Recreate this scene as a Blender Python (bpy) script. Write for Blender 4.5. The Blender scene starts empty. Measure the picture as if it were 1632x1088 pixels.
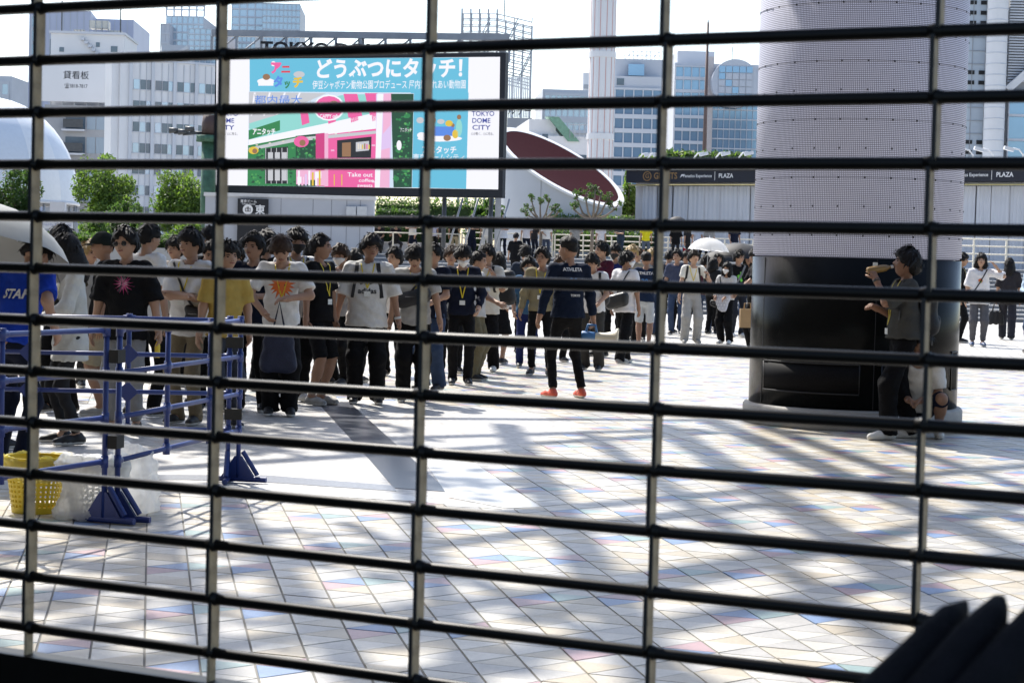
import bpy, math, random
import numpy as np
from mathutils import Vector, Matrix
from mathutils.bvhtree import BVHTree

# ------------------------------------------------------------------ camera
SC = bpy.context.scene
COL = SC.collection
F_PX, CX, CY, IMG_W = 3100.0, 816.0, 544.0, 1632.0
EYE = 1.45
PITCH = math.atan(124.0 / F_PX)
ROLL = math.atan(0.025)
CAM_M = Matrix.Translation((0, 0, EYE)) @ Matrix.Rotation(math.pi / 2 - PITCH, 4, 'X') @ Matrix.Rotation(ROLL, 4, 'Z')
cd = bpy.data.cameras.new('camera')
cam = bpy.data.objects.new('camera', cd)
COL.objects.link(cam)
cam.matrix_world = CAM_M
cd.sensor_width = 36.0
cd.sensor_fit = 'HORIZONTAL'
cd.lens = 36.0 * F_PX / IMG_W
cd.clip_start = 0.05
cd.clip_end = 3000
cd.dof.use_dof = True
cd.dof.focus_distance = 21.0
cd.dof.aperture_fstop = 17.0
SC.camera = cam

# ------------------------------------------------------------------ sky, sun, exposure
SUN_EL, SUN_ROT = math.radians(50), math.radians(-30)
world = bpy.data.worlds.new('World')
SC.world = world
world.use_nodes = True
nt = world.node_tree
bg = nt.nodes['Background']
sky = nt.nodes.new('ShaderNodeTexSky')
sky.sky_type = 'NISHITA'
sky.sun_disc = False
sky.sun_elevation = SUN_EL
sky.sun_rotation = SUN_ROT
sky.altitude = 20
sky.air_density = 1.0
sky.dust_density = 1.5
sky.ozone_density = 1.0
nt.links.new(sky.outputs[0], bg.inputs[0])
bg.inputs[1].default_value = 0.11
sl = bpy.data.lights.new('sun', 'SUN')
sl.energy = 3.6
sl.angle = math.radians(0.55)
sl.color = (1.0, 0.95, 0.87)
sun = bpy.data.objects.new('sun', sl)
COL.objects.link(sun)
SUN_DIR = Vector((math.sin(SUN_ROT) * math.cos(SUN_EL), math.cos(SUN_ROT) * math.cos(SUN_EL), math.sin(SUN_EL)))
sun.rotation_euler = (-SUN_DIR).to_track_quat('-Z', 'Y').to_euler()
SC.view_settings.view_transform = 'Standard'
SC.view_settings.look = 'None'
SC.view_settings.exposure = 1.3
SC.view_settings.gamma = 1.0
SC.view_settings.use_curve_mapping = False
SC.cycles.max_bounces = 6
SC.cycles.diffuse_bounces = 3
SC.cycles.glossy_bounces = 3
SC.cycles.transmission_bounces = 4
SC.cycles.transparent_max_bounces = 8
SC.cycles.caustics_reflective = False
SC.cycles.caustics_refractive = False
SC.cycles.sample_clamp_indirect = 6.0

# ------------------------------------------------------------------ helpers
R3 = CAM_M.to_3x3()


def ray(px, py):
    return R3 @ Vector(((px - CX) / F_PX, -(py - CY) / F_PX, -1.0))


def P(px, py, Y):
    """world point seen at a photo pixel, Y metres ahead of the camera"""
    d = ray(px, py)
    return Vector((0, 0, EYE)) + d * (Y / d.y)


def G(px, py, z=0.0):
    """point of the level z seen at a photo pixel"""
    d = ray(px, py)
    return Vector((0, 0, EYE)) + d * ((z - EYE) / d.z)


def horizon(px):
    return 420.0 + 0.025 * (px - CX)


def to_px(v):
    q = CAM_M.inverted() @ Vector(v)
    return CX + F_PX * q.x / -q.z, CY - F_PX * q.y / -q.z


def tag(o, label=None, cat=None, group=None, kind=None):
    if label: o['label'] = label
    if cat: o['category'] = cat
    if group: o['group'] = group
    if kind: o['kind'] = kind
    return o


def empty(name, loc=(0, 0, 0), rz=0.0):
    o = bpy.data.objects.new(name, None)
    COL.objects.link(o)
    o.location = loc
    o.rotation_euler = (0, 0, rz)
    o.empty_display_size = 0.1
    return o


def link(name, me, parent=None, loc=None, rot=None):
    o = bpy.data.objects.new(name, me)
    COL.objects.link(o)
    if parent is not None: o.parent = parent
    if loc is not None: o.location = loc
    if rot is not None: o.rotation_euler = rot
    return o


# ------------------------------------------------------------------ materials
MATS = {}


def mat(key, rgb=(.5, .5, .5), rough=.7, metal=0.0, var=.08, vscale=6.0, bump=0.0, bscale=40.0, spec=.4,
        emit=0.0, trans=0.0, coat=0.0, sub=0.0, alpha=1.0):
    if key in MATS: return MATS[key]
    m = bpy.data.materials.new(key)
    m.use_nodes = True
    n, l = m.node_tree.nodes, m.node_tree.links
    b = n['Principled BSDF']
    b.inputs['Roughness'].default_value = rough
    b.inputs['Metallic'].default_value = metal
    b.inputs['Specular IOR Level'].default_value = spec
    b.inputs['Coat Weight'].default_value = coat
    b.inputs['Transmission Weight'].default_value = trans
    b.inputs['Alpha'].default_value = alpha
    if sub:
        b.inputs['Subsurface Weight'].default_value = sub
        b.inputs['Subsurface Radius'].default_value = (.02, .008, .005)
    tc = n.new('ShaderNodeTexCoord')
    if var > 0:
        ns = n.new('ShaderNodeTexNoise')
        ns.inputs['Scale'].default_value = vscale
        ns.inputs['Detail'].default_value = 4
        l.new(tc.outputs['Object'], ns.inputs['Vector'])
        mr = n.new('ShaderNodeMapRange')
        mr.inputs[1].default_value = .25
        mr.inputs[2].default_value = .75
        mr.inputs[3].default_value = 1 - var
        mr.inputs[4].default_value = 1 + var
        l.new(ns.outputs[0], mr.inputs[0])
        mx = n.new('ShaderNodeVectorMath')
        mx.operation = 'SCALE'
        mx.inputs[0].default_value = rgb[:3]
        l.new(mr.outputs[0], mx.inputs['Scale'])
        l.new(mx.outputs[0], b.inputs['Base Color'])
    else:
        b.inputs['Base Color'].default_value = (*rgb[:3], 1)
    if emit:
        b.inputs['Emission Color'].default_value = (*rgb[:3], 1)
        b.inputs['Emission Strength'].default_value = emit
    if bump:
        nb = n.new('ShaderNodeTexNoise')
        nb.inputs['Scale'].default_value = bscale
        nb.inputs['Detail'].default_value = 3
        l.new(tc.outputs['Object'], nb.inputs['Vector'])
        bp = n.new('ShaderNodeBump')
        bp.inputs['Strength'].default_value = bump
        bp.inputs['Distance'].default_value = .02
        l.new(nb.outputs[0], bp.inputs['Height'])
        l.new(bp.outputs[0], b.inputs['Normal'])
    MATS[key] = m
    return m


# ------------------------------------------------------------------ mesh collector
def mesh_from(name, verts, faces, mats, mi=None, smooth=False):
    me = bpy.data.meshes.new(name)
    me.from_pydata([tuple(v) for v in verts], [], [tuple(f) for f in faces])
    for m in (mats if isinstance(mats, (list, tuple)) else [mats]): me.materials.append(m)
    if mi is not None: me.polygons.foreach_set('material_index', np.asarray(mi, dtype=np.int32))
    if smooth: me.polygons.foreach_set('use_smooth', np.ones(len(me.polygons), dtype=bool))
    me.update()
    return me


class MB:
    def __init__(s):
        s.v, s.f, s.m = [], [], []

    def add(s, vs, fs, m=0):
        o = len(s.v)
        s.v += [tuple(v) for v in vs]
        s.f += [tuple(i + o for i in f) for f in fs]
        s.m += [m] * len(fs)
        return s

    def box(s, x0, x1, y0, y1, z0, z1, m=0, M=None):
        vs = [Vector((x, y, z)) for z in (z0, z1) for y in (y0, y1) for x in (x0, x1)]
        if M is not None: vs = [M @ v for v in vs]
        return s.add(vs, [(0, 2, 3, 1), (4, 5, 7, 6), (0, 1, 5, 4), (2, 6, 7, 3), (0, 4, 6, 2), (1, 3, 7, 5)], m)

    def tube(s, pts, rad, n=8, m=0, caps=True, sq=1.0):
        pts = [Vector(p) for p in pts]
        if not isinstance(rad, (list, tuple)): rad = [rad] * len(pts)
        vs, fs = [], []
        ref = None
        for i, p in enumerate(pts):
            t = (pts[min(i + 1, len(pts) - 1)] - pts[max(i - 1, 0)])
            if t.length < 1e-9: t = Vector((0, 0, 1))
            t.normalize()
            if ref is None:
                ref = Vector((0, 0, 1)) if abs(t.z) < .9 else Vector((1, 0, 0))
            u = ref - t * ref.dot(t)
            if u.length < 1e-5: u = t.orthogonal()
            u.normalize()
            ref = u
            w = t.cross(u)
            for k in range(n):
                a = 2 * math.pi * k / n
                vs.append(p + (u * math.cos(a) + w * math.sin(a) * sq) * rad[i])
        for i in range(len(pts) - 1):
            for k in range(n):
                k2 = (k + 1) % n
                fs.append((i * n + k, i * n + k2, (i + 1) * n + k2, (i + 1) * n + k))
        if caps:
            fs.append(tuple(range(n - 1, -1, -1)))
            fs.append(tuple((len(pts) - 1) * n + k for k in range(n)))
        return s.add(vs, fs, m)

    def lathe(s, prof, n=32, c=(0, 0, 0), m=0, a0=0.0, a1=2 * math.pi):
        full = abs(a1 - a0 - 2 * math.pi) < 1e-6
        cols = n if full else n + 1
        vs, fs = [], []
        for (r, z) in prof:
            for k in range(cols):
                a = a0 + (a1 - a0) * k / n
                vs.append((c[0] + r * math.cos(a), c[1] + r * math.sin(a), c[2] + z))
        for i in range(len(prof) - 1):
            for k in range(n):
                k2 = (k + 1) % cols
                fs.append((i * cols + k, i * cols + k2, (i + 1) * cols + k2, (i + 1) * cols + k))
        return s.add(vs, fs, m)

    def ell(s, c, r, n=10, k=7, m=0, M=None):
        vs, fs = [], []
        for i in range(k + 1):
            t = math.pi * i / k
            for j in range(n):
                a = 2 * math.pi * j / n
                v = Vector((r[0] * math.sin(t) * math.cos(a), r[1] * math.sin(t) * math.sin(a), r[2] * math.cos(t)))
                if M is not None: v = M @ v
                vs.append(v + Vector(c))
        for i in range(k):
            for j in range(n):
                j2 = (j + 1) % n
                fs.append((i * n + j, (i + 1) * n + j, (i + 1) * n + j2, i * n + j2))
        return s.add(vs, fs, m)

    def prism(s, poly, z0, z1, m=0):
        n = len(poly)
        vs = [(x, y, z0) for x, y in poly] + [(x, y, z1) for x, y in poly]
        fs = [tuple(range(n - 1, -1, -1)), tuple(range(n, 2 * n))]
        fs += [(i, (i + 1) % n, n + (i + 1) % n, n + i) for i in range(n)]
        return s.add(vs, fs, m)

    def build(s, name, mats, parent=None, smooth=False, loc=None, rot=None):
        return link(name, mesh_from(name, s.v, s.f, mats, s.m, smooth), parent, loc, rot)


_TXT = {}


def text_mesh(body, size, material, bold=0.0, depth=0.0, align='CENTER', spacing=1.0):
    cu = bpy.data.curves.new('text', 'FONT')
    cu.body = body
    cu.size = size
    cu.align_x = align
    cu.align_y = 'CENTER'
    cu.offset = bold * size
    cu.extrude = depth
    cu.resolution_u = 3
    cu.space_character = spacing
    o = bpy.data.objects.new('text', cu)
    COL.objects.link(o)
    dg = bpy.context.evaluated_depsgraph_get()
    me = bpy.data.meshes.new_from_object(o.evaluated_get(dg))
    bpy.data.objects.remove(o)
    bpy.data.curves.remove(cu)
    me.materials.clear()
    me.materials.append(material)
    return me


def text(name, body, size, material, parent, loc, rot=(math.pi / 2, 0, 0), bold=0.0, depth=0.0, align='CENTER', width=None, spacing=1.0):
    me = text_mesh(body, size, material, bold, depth, align, spacing)
    o = link(name, me, parent, loc, rot)
    if width:
        xs = [v.co.x for v in me.vertices]
        o.scale = (width / max(1e-6, max(xs) - min(xs)), 1, 1)
    return o


def in_poly(x, y, poly):
    c = False
    j = len(poly) - 1
    for i in range(len(poly)):
        xi, yi = poly[i]
        xj, yj = poly[j]
        if (yi > y) != (yj > y) and x < (xj - xi) * (y - yi) / (yj - yi) + xi: c = not c
        j = i
    return c


M_BLK = mat('black_plastic', (.012, .012, .013), .5, var=.1)
# ------------------------------------------------------------------ ground, tiled paving, inlay
random.seed(7)
M_GROUT = mat('joint_mortar', (.19, .185, .17), .9, var=.15, vscale=3)


def tile_mat(key, rgb):
    """glazed tile colour with fine grain and broad wear that run on from tile to tile"""
    m = mat(key, rgb, .42, var=0, bump=.22, bscale=160, spec=.5)
    n, l = m.node_tree.nodes, m.node_tree.links
    geo = n.new('ShaderNodeNewGeometry')
    prev = None
    for scale, det, lo, hi in ((60, 3, .90, 1.08), (1.3, 6, .74, 1.12), (7.0, 8, .88, 1.08)):
        ns = n.new('ShaderNodeTexNoise')
        ns.inputs['Scale'].default_value = scale
        ns.inputs['Detail'].default_value = det
        l.new(geo.outputs['Position'], ns.inputs['Vector'])
        mr = n.new('ShaderNodeMapRange')
        mr.inputs[1].default_value, mr.inputs[2].default_value = .3, .7
        mr.inputs[3].default_value, mr.inputs[4].default_value = lo, hi
        l.new(ns.outputs[0], mr.inputs[0])
        sc = n.new('ShaderNodeVectorMath')
        sc.operation = 'SCALE'
        if prev is None: sc.inputs[0].default_value = rgb
        else: l.new(prev, sc.inputs[0])
        l.new(mr.outputs[0], sc.inputs['Scale'])
        prev = sc.outputs[0]
    l.new(prev, n['Principled BSDF'].inputs['Base Color'])
    return m


M_TILES = [tile_mat('tile_' + n, c) for n, c in (
    ('white', (.50, .475, .42)), ('light_grey', (.375, .36, .335)), ('beige', (.40, .345, .255)), ('warm', (.44, .40, .325)),
    ('blue', (.15, .225, .375)), ('pink', (.365, .24, .25)), ('teal', (.225, .31, .30)))]


def paving_far_mat():
    m = mat('paving_beyond', (.60, .59, .56), .5, var=0)
    n, l = m.node_tree.nodes, m.node_tree.links
    b = n['Principled BSDF']
    tc = n.new('ShaderNodeTexCoord')
    br = n.new('ShaderNodeTexBrick')
    br.inputs['Color1'].default_value = (.50, .48, .44, 1)
    br.inputs['Color2'].default_value = (.40, .385, .355, 1)
    br.inputs['Mortar'].default_value = (.16, .155, .145, 1)
    br.inputs['Scale'].default_value = 1.0
    br.inputs['Brick Width'].default_value = .45
    br.inputs['Row Height'].default_value = .30
    br.inputs['Mortar Size'].default_value = .016
    mp = n.new('ShaderNodeMapping')
    mp.inputs['Rotation'].default_value = (0, 0, math.radians(10.5))
    l.new(tc.outputs['Object'], mp.inputs[0])
    l.new(mp.outputs[0], br.inputs[0])
    ns = n.new('ShaderNodeTexNoise')
    ns.inputs['Scale'].default_value = .7
    ns.inputs['Detail'].default_value = 5
    l.new(tc.outputs['Object'], ns.inputs[0])
    mr = n.new('ShaderNodeMapRange')
    mr.inputs[3].default_value = .75
    mr.inputs[4].default_value = 1.2
    l.new(ns.outputs[0], mr.inputs[0])
    sc = n.new('ShaderNodeVectorMath')
    sc.operation = 'SCALE'
    l.new(br.outputs[0], sc.inputs[0])
    l.new(mr.outputs[0], sc.inputs['Scale'])
    l.new(sc.outputs[0], b.inputs['Base Color'])
    return m


M_FAR = paving_far_mat()
g = MB()
g.add([(-900, -60, -.005), (900, -60, -.005), (900, 1500, -.005), (-900, 1500, -.005)], [(0, 1, 2, 3)], 0)
plaza = tag(g.build('plaza_ground', [M_GROUT]), kind='structure')
g = MB()
g.add([(-120, 34.1, -.002), (120, 34.1, -.002), (120, 64, -.002), (-120, 64, -.002)], [(0, 1, 2, 3)])
g.build('paving', [M_FAR], plaza)

# granite inlay outline (traced once on the ground plane)
INLAY_PX = [(-420, 775), (300, 786), (520, 792), (660, 800), (800, 812), (868, 809), (800, 768), (735, 730), (905, 700), (960, 676),
            (820, 652), (680, 640), (500, 632), (200, 640), (-420, 668)]
INLAY = [tuple(G(x, y).xy) for x, y in INLAY_PX]
TA = math.radians(10.55)
E1 = Vector((-math.sin(TA), math.cos(TA)))
E2 = Vector((math.cos(TA), math.sin(TA)))
TW, TS = .194, .2235


def tile_colour(k, j, up):
    a, b = k % 4, (j + 2 * (k // 4)) % 5
    if b == 0:
        if a == 0: return 5 if up else 4
        if a == 1: return 6 if up else 1
        if a == 2: return 4 if up else 5
    return random.choice((0, 0, 3, 0, 1)) if up != (k % 2 == 0 and j % 3 == 0) else random.choice((1, 2, 2, 1, 3))


def tri_local(up):
    # triangle in (along E2, along E1) with joints taken off
    w, s = TW, TS
    t = [Vector((0, 0)), Vector((w, s / 2)), Vector((0, s))] if up else [Vector((0, s)), Vector((w, s / 2)), Vector((w, 1.5 * s))]
    c = (t[0] + t[1] + t[2]) / 3
    out = []
    for p in t:
        q = c + (p - c) * .972
        q.x += .0022 * (1 if q.x < c.x else -1)
        out.append(q)
    if not up: out = [out[0], out[1], out[2]]
    return c, [p - c for p in out]


def tile_mesh(shape, m):
    me = MB()
    pts = [E2 * p.x + E1 * p.y for p in shape]
    if (pts[1] - pts[0]).cross(pts[2] - pts[0]) < 0: pts.reverse()
    top = [(p.x * .985, p.y * .985, .0) for p in pts]
    mid = [(p.x, p.y, -.002) for p in pts]
    bot = [(p.x, p.y, -.010) for p in pts]
    me.add(top + mid + bot, [(0, 1, 2)] + [(3 + i, 3 + (i + 1) % 3, (i + 1) % 3, i) for i in range(3)] +
           [(6 + i, 6 + (i + 1) % 3, 3 + (i + 1) % 3, 3 + i) for i in range(3)])
    return me


TC = [tri_local(True), tri_local(False)]
TMESH = {}
cands, allt = [], []
for k in range(-75, 110):
    for j in range(18, 175):
        base = E2 * (k * TW) + E1 * ((j + (.5 if k % 2 else 0)) * TS)
        for u in (0, 1):
            c = base + E2 * TC[u][0].x + E1 * TC[u][0].y
            if c.y < 4.5 or c.y > 34.2 or abs(c.x) > c.y * .29 + 2.2: continue
            if all(in_poly(c.x + (E2 * q.x + E1 * q.y).x, c.y + (E2 * q.x + E1 * q.y).y, INLAY) for q in TC[u][1]): continue
            ci = tile_colour(k, j, u == 0)
            px, py = to_px((c.x, c.y, 0))
            allt.append((c, u, ci, px, py))
vis = sorted([t for t in allt if 10 < t[3] < 1622 and t[4] < 1080], key=lambda t: -t[4])[:300]
vs_ = set(id(t) for t in vis)
stuffb = MB()
for u in (0, 1):
    TMESH[u] = tile_mesh(TC[u][1], 0)
for t in allt:
    c, u, ci, px, py = t
    dz = random.uniform(-.0012, .0012)
    if id(t) in vs_:
        key = (u, ci)
        if key not in TMESH:
            TMESH[key] = mesh_from('paving_tile', TMESH[u].v, TMESH[u].f, [M_TILES[ci]])
        link('paving_tile', TMESH[key], plaza, (c.x, c.y, dz))
    else:
        stuffb.add([(v[0] + c.x, v[1] + c.y, v[2] + dz) for v in TMESH[u].v], TMESH[u].f, ci)
tag(stuffb.build('paving_tiles', M_TILES, plaza), kind='stuff')

M_MOSAIC = mat('inlay_mosaic', (.36, .35, .33), .45, var=.45, vscale=14, bump=.3, bscale=90, spec=.6)
_n, _l = M_MOSAIC.node_tree.nodes, M_MOSAIC.node_tree.links
_tc, _ns, _cr, _mx = _n.new('ShaderNodeTexCoord'), _n.new('ShaderNodeTexNoise'), _n.new('ShaderNodeMapRange'), _n.new('ShaderNodeMix')
_mp = _n.new('ShaderNodeMapping')
_mp.inputs['Scale'].default_value = (1.0, .35, 1.0)
_ns.inputs['Scale'].default_value = 1.6
_ns.inputs['Detail'].default_value = 8
_ns.inputs['Roughness'].default_value = .75
_l.new(_tc.outputs['Object'], _mp.inputs[0])
_l.new(_mp.outputs[0], _ns.inputs['Vector'])
_cr.inputs[1].default_value, _cr.inputs[2].default_value = .60, .74
_l.new(_ns.outputs[0], _cr.inputs[0])
_mx.data_type = 'RGBA'
_b = _n['Principled BSDF']
_src = _b.inputs['Base Color'].links[0].from_socket
_l.new(_cr.outputs[0], _mx.inputs[0])
_l.new(_src, _mx.inputs[6])
_mx.inputs[7].default_value = (.36, .19, .09, 1)
_l.new(_mx.outputs[2], _b.inputs['Base Color'])
M_DGRAN = mat('dark_granite', (.055, .06, .075), .28, var=.25, vscale=60, spec=.6)
M_WGRAN = mat('white_granite', (.52, .51, .48), .35, var=.08, vscale=30, spec=.6)
M_MGRAN = mat('grey_granite', (.20, .21, .23), .35, var=.3, vscale=40, spec=.6)


def ground_poly(name, pix, z, m):
    pts = [G(x, y, z) for x, y in pix]
    b = MB()
    n = len(pts)
    vs = [(p.x, p.y, z) for p in pts] + [(p.x, p.y, -.011) for p in pts]
    b.add(vs, [tuple(range(n))] + [(i, n + i, n + (i + 1) % n, (i + 1) % n) for i in range(n)])
    o = b.build(name, [m], plaza)
    return o


ground_poly('granite_inlay', INLAY_PX, -.002, M_MOSAIC)
ground_poly('inlay_band', [(505, 640), (556, 640), (664, 737), (716, 783), (628, 777), (575, 716)], .001, M_DGRAN)
ground_poly('inlay_band', [(-400, 752), (300, 756), (430, 757), (626, 773), (632, 782), (430, 768), (300, 764), (-400, 762)], .0005, M_MGRAN)
ground_poly('inlay_panel', [(670, 726), (756, 737), (860, 807), (806, 809), (716, 792)], .0015, M_WGRAN)
ground_poly('inlay_panel', [(-400, 765), (300, 768), (430, 772), (632, 786), (800, 811), (660, 798), (520, 790), (300, 783), (-400, 772)], .0015, M_WGRAN)
# ------------------------------------------------------------------ terrace, stairs, planters
random.seed(11)
M_TERR = mat('terrace_paving', (.42, .41, .39), .75, var=.15, vscale=1.5)
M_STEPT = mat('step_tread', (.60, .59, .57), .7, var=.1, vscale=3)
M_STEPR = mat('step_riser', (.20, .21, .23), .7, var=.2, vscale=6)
TER = 1.68
NST = 13
tb = MB()
tb.box(-70, 70, 66.16, 140, -.02, TER)
terrace = tag(tb.build('terrace', [M_TERR]), kind='structure')
stairs = tag(empty('stairs', (0, 61.22, 0)), kind='structure')
sh = TER / NST
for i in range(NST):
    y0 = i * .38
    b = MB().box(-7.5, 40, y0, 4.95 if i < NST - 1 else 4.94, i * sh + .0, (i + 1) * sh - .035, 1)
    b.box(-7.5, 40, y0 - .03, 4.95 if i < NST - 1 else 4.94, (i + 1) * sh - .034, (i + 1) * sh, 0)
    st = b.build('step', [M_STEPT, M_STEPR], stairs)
    jb = MB()
    if i < 11:
        for k in range(0, 80):
            x = -7.2 + k * .6 + (.3 if i % 2 else 0)
            jb.box(x - .012, x + .012, y0 - .034, y0 - .031, i * sh + .02, (i + 1) * sh - .002)
        tag(jb.build('tile_joints', [M_STEPR], st), kind='stuff')

M_WALLG = mat('pale_grey_wall', (.42, .44, .48), .7, var=.06, vscale=1)
M_SIGNB = mat('sign_black', (.015, .017, .022), .45, var=.05)
M_SIGNW = mat('sign_white', (.78, .78, .78), .5, var=.02)
M_CREAM = mat('cream_paint', (.70, .66, .55), .5, var=.08)
wl = P(330, 330, 66.0)
wr = P(597, 330, 66.0)
wt = P(460, 316, 66.0)
wall = empty('low_wall', ((wl.x + wr.x) / 2, 66.0, 0))
tag(wall, 'pale blue grey low wall below the big screen', 'wall')
W2 = (wr.x - wl.x) / 2
MB().box(-W2, W2, -.4, .15, 0, wt.z).build('wall_panel', [M_WALLG], wall)
MB().box(-W2 - .05, W2 + .05, -.45, .19, wt.z, wt.z + .12).build('coping', [mat('pale_coping', (.6, .6, .6), .7)], wall)
for k in (-.1, .28, .5, .68, .84):
    MB().box(W2 * k - .01, W2 * k + .01, -.404, -.4, 0, wt.z - .02).build('panel_joint', [M_STEPR], wall)
for px in (560, 577):
    c = P(px, 335, 65.6)
    MB().box(c.x - wall.location.x - .16, c.x - wall.location.x + .16, -.52, -.4, c.z - .45, c.z + .12).build('switch_box', [mat('box_grey', (.5, .52, .54), .5)], wall)
s0, s1 = P(379, 330, 65.5), P(428, 330, 65.5)
sz1, sz0 = P(400, 317, 65.5).z, P(400, 392, 65.5).z
gs = empty('gate_sign', ((s0.x + s1.x) / 2, 65.5, 0))
tag(gs, 'tall black gate sign with a white round emblem and one kanji on the grey wall', 'sign')
hw = (s1.x - s0.x) / 2
MB().box(-hw, hw, -.06, 0, sz0, sz1).build('board', [M_SIGNB], gs)
MB().lathe([(0, 0), (.17, 0)], 28).build('emblem', [M_SIGNW], gs, loc=(-.17, -.064, sz1 - .36), rot=(math.pi / 2, 0, 0))
em = MB()
for bx_ in ((-.09, .09, .03, .05), (-.09, .09, -.07, -.05), (-.09, -.07, -.07, .03), (.07, .09, -.07, .03), (-.03, -.01, -.06, .1), (.01, .03, -.06, .1)):
    em.box(bx_[0], bx_[1], -.002, 0, bx_[2], bx_[3])
tag(em.build('emblem_strokes', [M_SIGNB], gs, loc=(-.17, -.066, sz1 - .36)), kind='stuff')
text('lettering', '東', .34, M_SIGNW, gs, (.24, -.064, sz1 - .38), bold=.02)
text('lettering', '東京ドーム', .11, M_SIGNW, gs, (-.15, -.064, sz1 - .09), bold=.01)
text('lettering', 'Tokyo Dome', .085, M_SIGNW, gs, (-.15, -.064, sz1 - .175), bold=.005)

# ------------------------------------------------------------------ trees
M_BARK = mat('bark', (.10, .075, .055), .9, var=.25, vscale=12, bump=.4)


def leaf_mat(key, rgb):
    m = mat(key, rgb, .55, var=.35, vscale=3, spec=.35)
    n, l = m.node_tree.nodes, m.node_tree.links
    t = n.new('ShaderNodeBsdfTranslucent')
    t.inputs[0].default_value = (rgb[0] * 1.8, rgb[1] * 1.9, rgb[2] * 1.0, 1)
    mx = n.new('ShaderNodeMixShader')
    mx.inputs[0].default_value = .5
    l.new(n['Principled BSDF'].outputs[0], mx.inputs[1])
    l.new(t.outputs[0], mx.inputs[2])
    l.new(mx.outputs[0], n['Material Output'].inputs[0])
    return m


LEAF = [leaf_mat('leaf_bright', (.105, .165, .036)), leaf_mat('leaf_mid', (.055, .10, .027)), leaf_mat('leaf_dark', (.035, .07, .022))]


def leaves(b, c, r, n, size, rng, m=0, flat=1.0):
    for _ in range(n):
        while True:
            d = Vector((rng.uniform(-1, 1), rng.uniform(-1, 1), rng.uniform(-1, 1)))
            if .25 < d.length < 1: break
        p = Vector(c) + Vector((d.x * r[0], d.y * r[1], d.z * r[2]))
        u = Vector((rng.gauss(0, 1), rng.gauss(0, 1), rng.gauss(0, 1))).normalized()
        w = u.orthogonal().normalized()
        s = size * rng.uniform(.6, 1.3)
        b.add([p - u * s, p + w * s * .5, p + u * s, p - w * s * .5], [(0, 1, 2, 3)], m if isinstance(m, int) else rng.choice(m))


def tree(name, label, base, h, rx, rz, nleaf, size, mix=(0, 1, 1), clumps=26, seed=1, group=None, ry=None, cat='tree', trunk=True):
    rng = random.Random(seed)
    t = empty(name, base)
    tag(t, label, cat, group)
    ry = ry or rx
    cz = h - rz
    if trunk:
        b = MB()
        b.tube([(0, 0, 0), (.04 * rx, 0, cz * .5), (0, .03 * rx, cz), (.02, 0, h - rz * .4)], [.045 * h * .5, .036 * h * .5, .026 * h * .5, .01], 9)
        for k in range(9):
            a = rng.uniform(0, 6.28)
            z0 = cz * rng.uniform(.55, 1.0)
            e = (math.cos(a) * rx * .75, math.sin(a) * ry * .75, cz + rng.uniform(-.4, .6) * rz)
            b.tube([(0, 0, z0), (e[0] * .5, e[1] * .5, (z0 + e[2]) * .52), e], [.016 * h * .5, .01 * h * .5, .004], 6)
        b.build('trunk', [M_BARK], t, True)
    b = MB()
    for k in range(clumps):
        while True:
            d = Vector((rng.uniform(-1, 1), rng.uniform(-1, 1), rng.uniform(-1, 1)))
            if d.length < 1: break
        c = (d.x * rx * .8, d.y * ry * .8, cz + d.z * rz * .8)
        q = rng.uniform(.18, .38)
        leaves(b, c, (rx * q, ry * q, rz * q), nleaf // clumps, size, rng, mix)
    b.build('crown', LEAF, t)
    return t


def px_tree(name, label, px, ybase, ytop, Y, wpx, nleaf=2600, size=.16, mix=(0, 1, 1), seed=1, zb=None, rzf=.5, group=None, clumps=26):
    top = P(px, ytop, Y)
    zb = TER if zb is None else zb
    h = top.z - zb
    rx = wpx / 2 / F_PX * Y
    return tree(name, label, (top.x, Y, zb), h, rx, h * rzf, nleaf, size, mix, clumps, seed, group)


TG = 'leafy trees on the terrace'
px_tree('leafy_tree', 'bright green leafy tree right of the white dome', 168, 340, 236, 88, 122, 9500, .085, (0, 0, 1), 3, rzf=.47, group=TG, clumps=46)
px_tree('leafy_tree', 'bright green leafy tree next to the black screen edge', 294, 340, 262, 86, 104, 8500, .085, (0, 1, 0), 4, rzf=.5, group=TG, clumps=40)
px_tree('leafy_tree', 'dark feathery conifer in front of the white dome, cut by the left edge', 22, 345, 244, 74, 100, 7500, .075, (2, 2, 1), 5, rzf=.55, group=TG, clumps=40)
px_tree('leafy_shrub', 'low rounded green shrub between the two bright trees', 205, 345, 302, 80, 84, 4600, .08, (1, 1, 2), 6, rzf=.75, group='shrubs on the terrace')
px_tree('leafy_shrub', 'broad green shrub behind the man with arms crossed', 300, 350, 345, 72, 96, 3600, .08, (0, 0, 1), 7, rzf=.8, group='shrubs on the terrace')
px_tree('leafy_shrub', 'leafy shrub behind the black cap, beside the pale post', 150, 350, 340, 73, 110, 3600, .08, (1, 2, 0), 8, rzf=.8, group='shrubs on the terrace')
px_tree('leafy_shrub', 'leafy shrub behind the tall white shirted man', 228, 350, 342, 76, 80, 3400, .08, (1, 2, 1), 18, rzf=.8, group='shrubs on the terrace')
px_tree('leafy_shrub', 'bright climbing bush between the drum and the white hall', 1003, 345, 268, 92, 34, 2200, .14, (0, 0, 1), 9, rzf=.5, group='shrubs on the terrace')
px_tree('leafy_tree', 'slim dark tree behind the right foot of the screen', 775, 350, 312, 84, 70, 1800, .15, (2, 1, 2), 10, rzf=.6, group=TG)


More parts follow.
